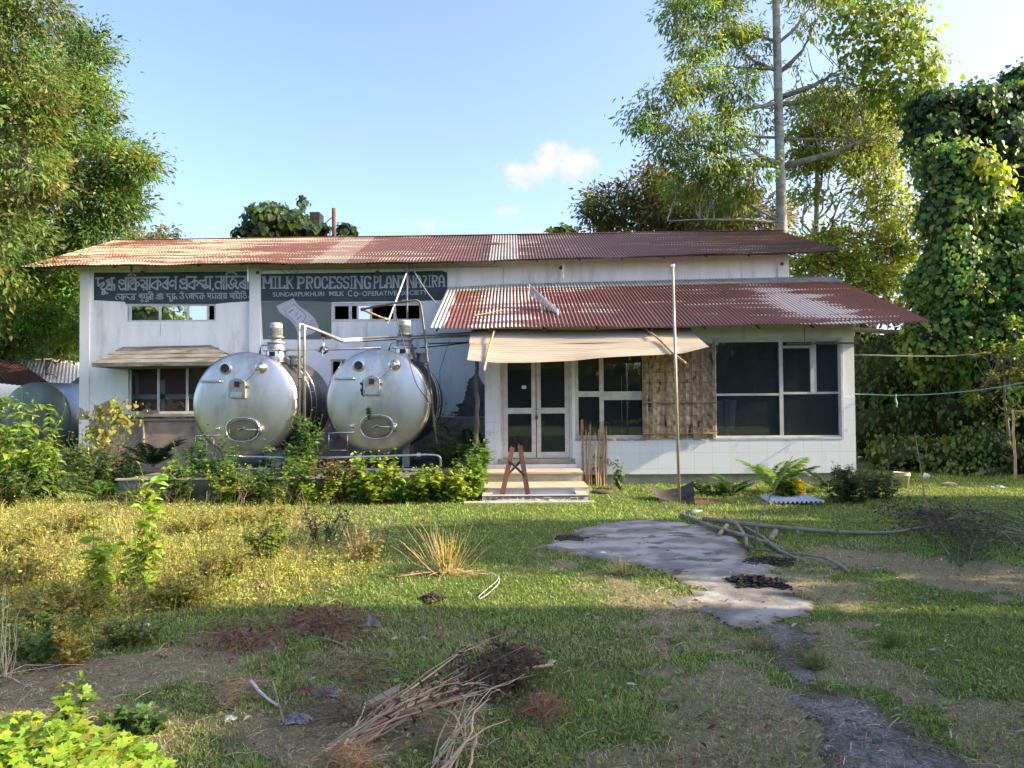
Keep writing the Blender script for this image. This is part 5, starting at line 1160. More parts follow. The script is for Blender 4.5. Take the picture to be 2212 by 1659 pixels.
pipe('service_wire', [at(948, 708, 14.6)+[0, 2.6, 0], at(950, 800, 17.5), at(952, 930, 17.5)], .006, 'wire', 'thin wire running down the wall right of the right milk tank', 'wire')
# rusty stack pipe behind the ridge
b = MB(); b.tube([at(721.5, 540, 21.9), at(721, 450, 21.9)], .06, 12); stk = tag(b.build('stack_pipe', M['rust'], smooth=True), 'rusty stack pipe rising behind the ridge of the upper roof', 'chimney pipe')
b = MB(); b.tube([at(721.5, 466, 21.9), at(700, 484, 21.9)], .014, 6); b.build('stay', M['dark_pipe'], stk)

# ------------------------------------------------------------------ items in the yard
bk = thing('plastic_bucket', 'dirty white plastic bucket on the grass right of the annex', 'bucket', tuple(gr(1946, 1052)))
c = gr(1946, 1053)-[0, 0, .02]; H = (1053-1018)/F*c[1]; rt, rb_ = 17.5/F*c[1], 13.5/F*c[1]
b = MB(); b.lathe([(0, rb_-.01), (.0, rb_), (H*.8, rt*.94), (H*.82, rt*1.03), (H*.86, rt*1.03), (H*.9, rt*.98), (H*.97, rt), (H, rt*1.02), (H, rt*.96), (.03, rb_-.01), (.03, 0)], c, (.05, 0, 1), 28); b.build('body', M['bucket'], bk, smooth=True)
b = MB(); t_ = np.linspace(0, math.pi, 14); b.tube(np.stack([c[0]+rt*1.03*np.cos(t_), c[1]-rt*.9*np.sin(t_)*.3-.02, c[2]+H*.84-.10*np.sin(t_)], 1), .004, 5); b.build('handle', M['white_rope'], bk)
b = MB(); c = gr(1997, 1035); b.lathe([(0, .03), (.0, .05), (.12, .06), (.13, .0)], c, (.5, -.1, 1), 16); tag(b.build('white_cup', M['white_rope'], smooth=True), 'small white cup on the grass right of the bucket', 'cup')
def rock(vx, vy, rx, ry, rz, label, m_='stone', name='stone', cat='stone', seed=0):
    c = gr(vx, vy); g0 = np.random.default_rng(seed); V = []; n1, n2 = 10, 16
    for i_ in range(n1+1):
        for j_ in range(n2):
            th, ph = i_/n1*math.pi, j_/n2*2*math.pi; d_ = np.array([math.sin(th)*math.cos(ph), math.sin(th)*math.sin(ph), math.cos(th)])
            q = 1+.3*(fbm(d_[0]*3+seed, d_[1]*3+d_[2]*2, 1.3, seed)-.5); V.append(c+d_*np.array([rx, ry, rz])*q+[0, 0, rz*.5])
    i, j = np.meshgrid(np.arange(n1), np.arange(n2), indexing='ij'); j2 = (j+1) % n2; b = MB(); b.add(V, np.stack([i*n2+j, (i+1)*n2+j, (i+1)*n2+j2, i*n2+j2], -1).reshape(-1, 4))
    return tag(b.build(name, M[m_], smooth=True), label, cat)
rock(2050, 1049, .14, .10, .045, 'flat brown stone on the grass at the far right', seed=1)
rock(1160, 1083, .10, .07, .05, 'pale stone on the ground before the tiled tray', 'beige', seed=2)
rock(1190, 1084, .07, .05, .03, 'small flat stone beside the pale stone before the tray', 'beige', seed=3)
rock(1255, 1062, .22, .10, .06, 'flat dark stone right of the tray at the foot of the stakes', 'dark_wood', seed=4)
rock(1300, 1066, .20, .12, .05, 'loose brown brick rubble below the bamboo stakes', 'brick', 'rubble', 'rubble', seed=5)
rock(2015, 1120, .24, .16, .10, 'dark earth mound under the brushwood at right', 'brown_earth', 'earth_mound', 'mound', seed=6)
def clods(vx0, vx1, vy0, vy1, n, s0, s1, m_, name, label, cat, seed, hump=.05):
    g0 = np.random.default_rng(seed); b = MB(); a, c = gr(vx0, vy1), gr(vx1, vy0)
    cx_, cy_ = (a[0]+c[0])/2, (a[1]+c[1])/2; rx_, ry_ = abs(c[0]-a[0])/2, abs(c[1]-a[1])/2
    for k in range(n):
        an = g0.random()*6.28; rr = math.sqrt(g0.random())*(.55+.9*vn(np.array(math.cos(an)*1.6+seed*5), np.array(math.sin(an)*1.6), .6, seed)); x_, y_ = cx_+rx_*rr*math.cos(an), cy_+ry_*rr*math.sin(an)
        s = s0+(s1-s0)*g0.random(); V = g0.normal(0, 1, (8, 3)); V /= np.linalg.norm(V, axis=1)[:, None]
        base = np.array([[-1,-1,-1],[1,-1,-1],[1,1,-1],[-1,1,-1],[-1,-1,1],[1,-1,1],[1,1,1],[-1,1,1]])*.6+V*.35
        b.add(base*s+[x_, y_, gh(x_, y_)+.02+hump*(1-rr)*g0.random()], [(0,3,2,1),(4,5,6,7),(0,1,5,4),(1,2,6,5),(2,3,7,6),(3,0,4,7)])
    return tag(b.build(name, M[m_]), label, cat)
clods(1592, 1668, 1250, 1276, 420, .010, .026, 'charcoal', 'charcoal_heap', 'heap of black charcoal clods on the concrete pad', 'heap', 1, .07)
clods(1672, 1700, 1266, 1278, 60, .010, .02, 'charcoal', 'charcoal_heap', 'small separate clump of black clods right of the big charcoal heap', 'heap', 2, .03)
clods(1622, 1700, 1206, 1226, 320, .008, .018, 'brown_earth', 'mulch_heap', 'flat dark brown heap of mulch above the charcoal heap', 'heap', 3, .03)
clods(910, 960, 1290, 1306, 260, .006, .016, 'brown_earth', 'dung_heap', 'small dark heap of dry dung on the green lawn', 'heap', 4, .05)
clods(1205, 1262, 1159, 1171, 700, .007, .018, 'brown_earth', 'ash_heap', 'flat dark ashes at the left end of the concrete pad', 'heap', 6, .02)

def litter(vx, vy, w, m_, name, label, cat, seed, h=.05):
    c = gr(vx, vy); g0 = np.random.default_rng(seed); n = 26; u, v = np.meshgrid(np.linspace(-1, 1, n), np.linspace(-1, 1, n))
    Zp = h*(1.5*np.abs(fbm(u+seed, v, .45, seed, 4)-.5)*2+.12*g0.random((n, n)))*np.clip(1-.8*(u**2+v**2)/1.2, 0, 1); w = w*.72; wob = 1+.35*(vn(np.arctan2(v, u)*2+seed, u*0, .5, seed)-.5)
    V = np.stack([c[0]+u*w*wob, c[1]+v*w*.6*wob, gh(c[0], c[1])+.01+Zp], -1).reshape(-1, 3)
    i, j = np.meshgrid(np.arange(n-1), np.arange(n-1), indexing='ij'); b = MB(); b.add(V, np.stack([i*n+j, i*n+j+1, (i+1)*n+j+1, (i+1)*n+j], -1).reshape(-1, 4))
    return tag(b.build(name, M[m_]), label, cat)
litter(803, 1352, .09, 'plastic', 'plastic_bag', 'crumpled grey plastic bag beside the dead roots on the lawn', 'bag', 1, .10)
litter(708, 1508, .10, 'plastic', 'plastic_bag', 'crumpled white and blue plastic bag in the brush at the bottom', 'bag', 2, .09)
litter(640, 1560, .10, 'plastic', 'plastic_bag', 'dusty plastic bag lowest down, under the thin sticks', 'bag', 3, .05)
litter(665, 1500, .08, 'maroon', 'dark_wrapper', 'dark purple wrapper left of the white and blue bag', 'wrapper', 4, .06)
litter(560, 1268, .11, 'pink_cloth', 'pink_cloth', 'dull pink rag lying at the edge of the sunlit weeds', 'cloth', 5, .06)
litter(308, 1354, .07, 'white_rope', 'torn_paper', 'torn white paper on the dry ground at left', 'paper', 6, .04)
litter(1300, 1195, .16, 'white_rope', 'flat_wrapper', 'flat white wrapper on the left part of the concrete pad', 'wrapper', 7, .02)
litter(1193, 1436, .04, 'white_rope', 'white_scrap', 'tiny white scrap on the lawn beside the brush pile', 'scrap', 8, .03)
litter(2155, 1054, .24, 'plastic', 'plastic_sheet', 'pale plastic sheet lying at the far right edge of the yard', 'plastic sheet', 9, .06)
litter(1328, 1060, .10, 'pink_cloth', 'pink_wrapper', 'pink and white wrapper on the rubble by the stakes', 'wrapper', 10, .10)
litter(1330, 1088-14, .08, 'plastic', 'blue_wrapper', 'bluish wrapper on the ground right of the stakes', 'wrapper', 11, .05)
litter(1668, 1074, .09, 'white_rope', 'white_bag', 'white bag at the left end of the white corrugated sheet', 'bag', 12, .14)
litter(1985, 1110, .07, 'plastic', 'blue_bag', 'small pale blue bag by the earth mound at right', 'bag', 13, .08)
litter(498, 1560-0, .04, 'white_rope', 'paper_scrap', 'scrap of pale paper on the bare ground', 'paper', 14, .03)
bt = thing('plastic_bottle', 'clear plastic bottle lying on the grass above the concrete pad', 'bottle', tuple(gr(1500, 1112)))
q = gr(1500, 1114)+[0, 0, .05]; b = MB(); b.lathe([(-.12, 0), (-.12, .04), (.04, .042), (.08, .02), (.10, .014)], q, (1, .3, .12), 16); b.build('body', M['plastic'], bt, smooth=True)
b = MB(); b.lathe([(.101, .016), (.125, .016), (.125, 0)], q, (1, .3, .12), 12); b.build('cap', M['white_rope'], bt)
# loop of cord and lying canes
b = MB(); lpth = [gr(x_, y_)+[0, 0, .03] for x_, y_ in [(1000, 1228), (1050, 1240), (1080, 1252), (1078, 1268), (1055, 1290), (1035, 1303), (1034, 1296), (1058, 1275), (1074, 1262), (1078, 1252)]]
b.tube(bend(lpth, .2), .0028, 5); tag(b.build('cord', M['white_rope'], smooth=True), 'loop of white cord lying on the lawn', 'cord')
pipe('dry_cane', [gr(820, 1245)+[0, 0, .02], gr(850, 1252)+[0, 0, .02], gr(900, 1246)+[0, 0, .03], gr(1000, 1236)+[0, 0, .03]], .008, 'bamboo', 'long thin pale cane lying across the lawn to the straw tuft', 'cane', rb=.3)

# ropes, rods and the bamboo frame at the right
b = MB(); b.tube(wav(at(1846, 766.5, 14.7), at(2140, 762, 16.5), 14, .02, sag=.05, seed=5), .016, 6); tag(b.build('washing_pole', M['dark_wood'], smooth=True), 'long thin wooden pole reaching from the annex corner to the right shrubs', 'pole')
b = MB(); b.tube(wav(at(1846, 851, 14.6), at(2260, 818, 13.0), 18, .02, sag=.12, seed=6), .009, 5); gr_ = tag(b.build('green_rope', M['green_rope'], smooth=True), 'green nylon rope stretched from the annex corner to the right', 'rope')
q = at(1935, 851, 14.2); b = MB(); b.tube(wav(q, q+[.02, 0, -.26], 8, .02, seed=7), [.012]*3+[.018]*3+[.01]*2, 5); b.build('knotted_tail', M['green_rope'], gr_)
fr_ = thing('bamboo_goalpost', 'bamboo post and crossbar frame at the right edge', 'frame', tuple(gr(2192, 1035)))
b = MB(); b.tube(wav(gr(2194, 1037), at(2187, 886, 15.4), 10, .02, seed=9), .026, 8); b.build('post', M['bamboo'], fr_, smooth=True)
b = MB(); b.tube([at(2184, 888, 15.4), at(2330, 892, 15.0)], .024, 8); b.build('crossbar', M['bamboo'], fr_, smooth=True)
# white cistern inside the annex, seen through the right window
ci = thing('white_cistern', 'pale cistern standing inside the annex behind the right window', 'cistern', tuple(at(1572, 940, 15.4)))
q = rect(1548, 865, 1592, 925, 15.5); b = MB(); b.prism([(q[0]+.03, q[2]), (q[1]-.06, q[2]), (q[1], q[3]), (q[0], q[3])], 15.5, 15.8); b.build('tank', M['plaster'], ci)
b = MB(); p_ = at(1569, 900, 15.45); b.tube([[p_[0], 15.42, FZ], [p_[0], 15.42, q[3]+.02]], .06, 10); b.build('downpipe', M['alu'], ci)
# hose on the plinth
b = MB(); q = gr(700-60, 0) if False else at(640, 1020, 13.2)
hz = [(335, 1012), (380, 1005), (430, 1008), (470, 1016), (440, 1022), (390, 1020), (360, 1016), (400, 1010), (500, 1012)]
b.tube(bend([gr(x_, y_, PZ+.02) for x_, y_ in hz], .3), .016, 6); tag(b.build('hose', M['bamboo'], smooth=True), 'coiled pale hose lying on the left end of the plinth', 'hose')
# left shed roof
sh = thing('left_shed', 'low shed with a patched corrugated roof left of the main building', 'shed', tuple(at(60, 870, 27.0)*np.array([1, 1, 0])))
ev = [at(-260, 800, 26.0), at(175, 850, 26.0)]
def quad_sheet(name, c4, m_, n=24):
    a, b_, c, d_ = [np.asarray(q_, float) for q_ in c4]; nu, nv = n*6, 4; nrm = np.cross(b_-a, d_-a); nrm /= np.linalg.norm(nrm); V = []
    for v in np.linspace(0, 1, nv):
        for u in np.linspace(0, 1, nu): V.append((a*(1-u)+b_*u)*(1-v)+(d_*(1-u)+c*u)*v+nrm*.012*math.cos(u*n*2*math.pi))
    i, j = np.meshgrid(np.arange(nv-1), np.arange(nu-1), indexing='ij'); m__ = MB(); m__.add(V, np.stack([i*nu+j, i*nu+j+1, (i+1)*nu+j+1, (i+1)*nu+j], -1).reshape(-1, 4)); return m__.build(name, M[m_], sh, smooth=True)
quad_sheet('roof', [at(-150, 790, 25.5), at(190, 850, 25.5), at(190, 785, 29.0), at(-100, 745, 29.0)], 'white_tin', 40)
quad_sheet('rusty_roof', [at(-150, 812, 24.3), at(128, 842, 24.3), at(40, 782, 25.4), at(-150, 758, 25.4)], 'rust', 26)
b = MB(); q = at(-150, 870, 25.7); q2 = at(190, 870, 25.7); b.box(q[0], q2[0], 25.7, 28.5, 0, 1.9); b.build('wall', M['brown_plaster'], sh)

# ------------------------------------------------------------------ foliage tools
def nrmz(v): return v/(np.linalg.norm(v, axis=-1, keepdims=True)+1e-9)
DIA = (np.array([[0, 0, 0], [.5, .45, .10], [0, 1, -.05], [-.5, .45, .10]]), np.array([[0, 1, 2], [0, 2, 3]]))
OVA = (np.array([[0, 0, 0], [0, .35, -.03], [0, .7, -.06], [0, 1, -.16], [.42, .25, .06], [.40, .6, .02], [-.42, .25, .06], [-.40, .6, .02]]),
       np.array([[0, 4, 1], [1, 4, 5], [1, 5, 2], [2, 5, 3], [0, 1, 6], [1, 7, 6], [1, 2, 7], [2, 3, 7]]))
LOB = (np.array([[0, 0, 0], [0, .45, -.02], [.28, .05, .03], [.50, .32, .05], [.28, .42, .0], [.40, .72, .02], [.14, .70, 0], [0, 1.05, -.10], [-.14, .70, 0], [-.40, .72, .02], [-.28, .42, 0], [-.50, .32, .05], [-.28, .05, .03]]),
       np.array([[1, 0, 2], [1, 2, 3], [1, 3, 4], [1, 4, 5], [1, 5, 6], [1, 6, 7], [1, 7, 8], [1, 8, 9], [1, 9, 10], [1, 10, 11], [1, 11, 12], [1, 12, 0]]))
HEART = (np.array([[0, .12, 0], [0, .5, -.05], [0, 1, -.14], [.3, 0, .05], [.52, .3, .02], [.36, .66, -.03], [-.3, 0, .05], [-.52, .3, .02], [-.36, .66, -.03]]),
         np.array([[0, 3, 4], [0, 4, 1], [1, 4, 5], [1, 5, 2], [0, 7, 6], [0, 1, 7], [1, 8, 7], [1, 2, 8]]))
def leaves(b, P_, D_, Nn, S_, W_, C_, shape=DIA):
    """P base points, D direction of the blade, N facing normal, S length, W width ratio, C colour"""
    T_, Fc = shape; n = len(P_); D_ = nrmz(D_); X_ = nrmz(np.cross(D_, Nn)); Nn = np.cross(X_, D_)
    S_ = np.broadcast_to(S_, (n,))[:, None, None]; W_ = np.broadcast_to(W_, (n,))[:, None, None]
    V = P_[:, None, :]+S_*(W_*T_[None, :, 0:1]*X_[:, None, :]+T_[None, :, 1:2]*D_[:, None, :]+T_[None, :, 2:3]*Nn[:, None, :])
    k = len(T_); F_ = (Fc[None]+(np.arange(n)*k)[:, None, None]).reshape(-1, 3)
    b.add(V.reshape(-1, 3), F_, c=np.repeat(C_, k, 0))
def palette(g0, n, base, var=.25, warm=None, wf=.0):
    base = np.asarray(base, float)*1.42; c = base[None]*(1+var*g0.normal(0, 1, (n, 1)))*(1+.12*g0.normal(0, 1, (n, 3)))
    if warm is not None: k = g0.random(n) < wf; c[k] = np.asarray(warm)*(1+.25*g0.normal(0, 1, (k.sum(), 1)))
    return np.clip(c, .004, .9)
def rdir(g0, n): return nrmz(g0.normal(0, 1, (n, 3)))
def VE(vx, vy, rx, ry, Y, ryd=None, k=1.0):
    """crown lobe: centre and radii in metres from a lobe outline measured at distance Y"""
    c = at(vx, vy, Y); s = Y/F; return (c, np.array([rx*s, (rx*s if ryd is None else ryd), ry*s]), k)
def foliage(lobes, dens, size, base, var=.25, warm=None, wf=0, seed=0, clump=.45, per=55, shape=DIA, wr=.42, droop=.35, shell=.62, tint=.35, up=.5, parent=None, name='crown', mat_='leaf', floor=None, flat=.7):
    g0 = np.random.default_rng(seed); b = MB(); CC = []
    for (c, r, k) in lobes:
        area = (r[0]*r[2]+r[0]*r[1]+r[1]*r[2])*4.2*k; ncl = max(3, int(area*dens/per))
        d = rdir(g0, ncl); rad = shell+(1.04-shell)*g0.random(ncl)**.6; ctr = c+d*r*rad[:, None]
        if floor is not None: ctr = ctr[ctr[:, 2] > floor]; 
        n = len(ctr); 
        if n == 0: continue
        cs = clump*(.5+.9*g0.random(n)); tc_ = palette(g0, n, base, tint, warm, wf)
        m = per; idx = np.repeat(np.arange(n), m); off = g0.normal(0, .5, (n*m, 3))*np.array([1, 1, flat])*cs[idx][:, None]
        P_ = ctr[idx]+off; out_ = nrmz(P_-c)
        D_ = nrmz(out_*.55+nrmz(off)*.5+g0.normal(0, .45, (n*m, 3))+np.array([0, 0, -droop])); Nn = nrmz(out_*.4+g0.normal(0, .55, (n*m, 3))+np.array([0, 0, up]))
        C_ = tc_[idx]*(1+var*g0.normal(0, 1, (n*m, 1))*.6); C_ = np.clip(C_, .004, .9)
        S_ = size*(.5+1.0*g0.random(n*m)**1.4); leaves(b, P_, D_, Nn, S_, wr*(.8+.4*g0.random(n*m)), C_, shape); CC.append(ctr)
    return b.build(name, M[mat_], parent), np.concatenate(CC)
def limb(b, a, c, r0_, r1_, n=8, amp=.12, seed=0, k=6, col_=(1, 1, 1)):
    L_ = np.linalg.norm(np.asarray(c)-np.asarray(a)); b.tube(wav(a, c, n, amp*L_*.35, seed=seed), np.linspace(r0_, r1_, n), k, caps=False, c=np.array(col_, float))
def tree(label, base, top, r0_, lobes, dens, size, colr, bark='bark', name='tree', group=None, seed=0, twigs=.5, **kw):
    base = np.asarray(base, float); top = np.asarray(top, float); t = thing(name, label, 'tree', tuple(base), group)
    g0 = np.random.default_rng(seed+99)
    cr, ctr = foliage(lobes, dens, size, colr, seed=seed, parent=t, **kw)
    b = MB(); tp = wav(base-[0, 0, .2], top, 14, .12*r0_*4, seed=seed); b.tube(tp, np.linspace(r0_, r0_*.45, 14), 12); b.build('trunk', M[bark], t, smooth=True)
    b = MB()
    for q, (c, r, k) in enumerate(lobes):
        f = np.clip((c[2]-base[2])/(top[2]-base[2]+1e-6)-.25, .15, .95); s = tp[int(f*13)]
        limb(b, s, c, r0_*.32, r0_*.12, 10, .3, seed+q, 6)
        near_ = ctr[np.argsort(((ctr-c)**2).sum(1))[:int(26*twigs*4)]]
        near_ = near_[g0.permutation(len(near_))[:int(26*twigs)]]
        for z in near_: limb(b, c+(s-c)*g0.random()*.25, z, r0_*.07, .008, 5, .25, int(g0.integers(1e6)), 4)
    b.build('branches', M[bark], t, smooth=True)
    return t

OLIVE = (.115, .125, .030); MID = (.060, .105, .022); DEEP = (.030, .060, .018); LIME = (.155, .215, .028); YEL = (.30, .27, .05); BLUEG = (.055, .090, .040)
GRP = 'trees and shrubs round the building'
# left: two tall trees
tree('tall olive-brown leaved tree filling the upper left corner', at(-60, 980, 17.5)*[1, 1, 0], at(0, 60, 17.5), .28,
     [VE(20, 110, 95, 120, 17.5), VE(45, 330, 85, 140, 17.2), VE(-10, 520, 85, 110, 17), VE(70, 20, 60, 40, 17.5), VE(-120, 250, 150, 220, 18), VE(-140, 560, 120, 200, 17.5), VE(85, 210, 55, 60, 17)],
     300, .15, (.085, .135, .030), seed=1, wr=.44, warm=(.18, .16, .04), wf=.2, droop=.5, clump=.5, tint=.3)
tree('broad green tree leaning over the left end of the roof', at(130, 960, 31.5)*[1, 1, 0], at(150, 180, 24), .28,
     [VE(145, 120, 75, 65, 23), VE(195, 100, 42, 34, 23, k=1.4), VE(150, 240, 80, 80, 23), VE(205, 212, 46, 50, 23, k=1.5), VE(160, 350, 95, 75, 23), VE(250, 345, 64, 48, 22.5, k=1.5), VE(300, 360, 40, 26, 22, k=1.8), VE(225, 430, 70, 50, 22.5, k=1.4), VE(268, 445, 40, 28, 22.5, k=1.5), VE(130, 480, 100, 60, 23), VE(205, 500, 55, 36, 22.5), VE(40, 300, 90, 200, 25), VE(290, 345, 22, 16, 22, k=.7)],
     270, .15, (.075, .130, .028), seed=2, wr=.36, warm=(.20, .22, .04), wf=.12, clump=.5, tint=.4)
tree('dense dark shrubby tree between the broad tree and the shed', at(60, 960, 30)*[1, 1, 0], at(90, 600, 30), .2,
     [VE(20, 600, 110, 110, 28), VE(130, 600, 90, 90, 28), VE(60, 700, 100, 70, 27), VE(150, 700, 60, 60, 26.5), VE(-80, 650, 120, 150, 27), VE(190, 560, 50, 45, 28)],
     180, .20, (.085, .125, .024), seed=3, warm=LIME, wf=.3, clump=.6, tint=.45)
tree('bright green low shrubs behind the shed roof', at(110, 960, 31)*[1, 1, 0], at(110, 760, 31), .1,
     [VE(90, 750, 90, 38, 30), VE(160, 755, 50, 50, 30)], 100, .2, (.075, .15, .03), seed=4, clump=.5, name='shrub')
tree('small feathery treetop showing over the left part of the roof', at(330, 900, 42)*[1, 1, 0], at(335, 520, 42), .18,
     [VE(310, 508, 30, 10, 42), VE(345, 500, 34, 11, 42), VE(330, 515, 52, 9, 42)], 60, .24, (.13, .13, .05), seed=5, clump=.5)
tree('thicket of fresh green foliage hiding the trunks left of the building', at(100, 960, 30)*[1, 1, 0], at(100, 640, 24), .09,
     [VE(20, 610, 90, 80, 23.4), VE(110, 600, 70, 60, 23.6), VE(150, 660, 50, 70, 23.6), VE(60, 690, 110, 62, 23.0), VE(-60, 640, 80, 110, 23), VE(170, 600, 30, 50, 24)],
     200, .16, (.095, .165, .030), seed=9, warm=LIME, wf=.35, clump=.5, tint=.4)
# overgrown chimney behind the ridge
ch = thing('brick_chimney', 'broken brick chimney smothered by creeper behind the ridge', 'chimney', tuple(at(620, 900, 26)*np.array([1, 1, 0])))
b = MB(); q = rect(600, 458, 690, 560, 26); b.box(q[0], q[1], 26, 26.9, 0, q[3]-.3); b.box(q[1]-.35, q[1], 26, 26.6, q[3]-.3, q[3]); b.build('stack', M['brick'], ch)
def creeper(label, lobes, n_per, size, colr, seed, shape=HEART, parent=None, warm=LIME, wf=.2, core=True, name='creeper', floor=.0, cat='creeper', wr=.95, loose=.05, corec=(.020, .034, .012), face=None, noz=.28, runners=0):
    """leaves overlapping like scales on lobed masses, over a solid dark core that blocks light"""
    t = thing(name, label, cat, tuple(lobes[0][0]*np.array([1, 1, 0])), None) if parent is None else parent
    g0 = np.random.default_rng(seed); b = MB(); kb = MB()
    for (c, r, k) in lobes:
        area = 4*math.pi*((r[0]*r[1])**1.6/3+(r[0]*r[2])**1.6/3+(r[1]*r[2])**1.6/3)**(1/1.6)
        n = int(area*n_per*k); d = rdir(g0, n); d = d[(d[:, 1] < .55)]; n = len(d)
        bump = 1+noz*(fbm(d[:, 0]*2.2+c[0], d[:, 2]*2.2+c[2]+d[:, 1]*2, .8, seed)-.5)*2
        P_ = c+d*r*bump[:, None]+g0.normal(0, loose, (n, 3)); ok = P_[:, 2] > floor
        for (c2, r2, k2) in lobes:     # drop what is buried inside other lobes
            if c2 is c: continue
            ok &= ((((P_-c2)/r2)**2).sum(1) > .55)
        P_, d = P_[ok], d[ok]; n = len(P_); nn = nrmz(d/r)
        D_ = nrmz(np.array([0, 0, -1.0])+nn*.45+g0.normal(0, .35, (n, 3))); Nn = nrmz(nn+np.array([0, 0, .35])+g0.normal(0, .28, (n, 3)))
        tone = fbm(P_[:, 0]+P_[:, 1]*.5, P_[:, 2], .9, seed+3)[:, None]
        C_ = palette(g0, n, colr, .16, warm, wf)*(.65+.7*tone); leaves(b, P_, D_, Nn, size*(.4+1.1*g0.random(n)**1.5), wr, np.clip(C_, .004, .9), shape)
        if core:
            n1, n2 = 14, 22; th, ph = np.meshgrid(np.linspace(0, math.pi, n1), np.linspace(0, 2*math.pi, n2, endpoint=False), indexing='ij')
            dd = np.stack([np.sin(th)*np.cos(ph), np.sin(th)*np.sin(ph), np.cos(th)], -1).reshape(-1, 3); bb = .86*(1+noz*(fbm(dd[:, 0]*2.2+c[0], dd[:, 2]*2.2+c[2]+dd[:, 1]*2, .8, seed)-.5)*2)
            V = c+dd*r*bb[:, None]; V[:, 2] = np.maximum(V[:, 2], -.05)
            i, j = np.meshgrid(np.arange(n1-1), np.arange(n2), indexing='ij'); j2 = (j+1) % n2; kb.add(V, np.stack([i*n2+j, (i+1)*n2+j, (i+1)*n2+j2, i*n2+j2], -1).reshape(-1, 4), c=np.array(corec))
    rs = MB()
    for q in range(runners):
        c, r, k = lobes[int(g0.integers(len(lobes)))]; d = rdir(g0, 1)[0]; d[1] = -abs(d[1])*.7; d[2] = abs(d[2])*.6; d /= np.linalg.norm(d)
        s0 = c+d*r*1.06; L_ = .5+1.3*g0.random(); o_ = np.array([d[0]*.3, -.25-.2*g0.random(), 0]); W_ = wav(s0, s0+o_+[0, 0, -L_], 12, .08, seed=seed+q); rs.tube(W_, .006, 3, caps=False, c=np.array([.10, .09, .04]))
        m_ = int(16*L_)+6; P_ = W_[g0.integers(0, 12, m_)]+g0.normal(0, .05, (m_, 3)); leaves(b, P_, np.array([0, 0, -1.0])+g0.normal(0, .5, (m_, 3)), np.array([0, -1, .4])+g0.normal(0, .4, (m_, 3)), size*(.5+.7*g0.random(m_)), wr, palette(g0, m_, colr, .2, warm, .3), shape)
    if runners: rs.build('runners', M['stem'], t)
    b.build('foliage', M['leaf'], t)
    if core: kb.build('dark_core', M['stem'], t, smooth=True)  # solid dark blob added inside the leaves to block light
    return t
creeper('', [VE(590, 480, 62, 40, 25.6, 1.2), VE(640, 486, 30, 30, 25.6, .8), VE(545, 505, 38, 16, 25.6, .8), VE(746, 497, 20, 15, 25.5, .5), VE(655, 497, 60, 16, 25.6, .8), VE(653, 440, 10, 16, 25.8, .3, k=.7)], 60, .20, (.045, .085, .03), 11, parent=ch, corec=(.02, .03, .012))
creeper('small round green bush showing over the middle of the upper ridge', [VE(1212, 502, 32, 12, 30)], 60, .25, (.10, .17, .03), 12, name='bush', cat='bush')

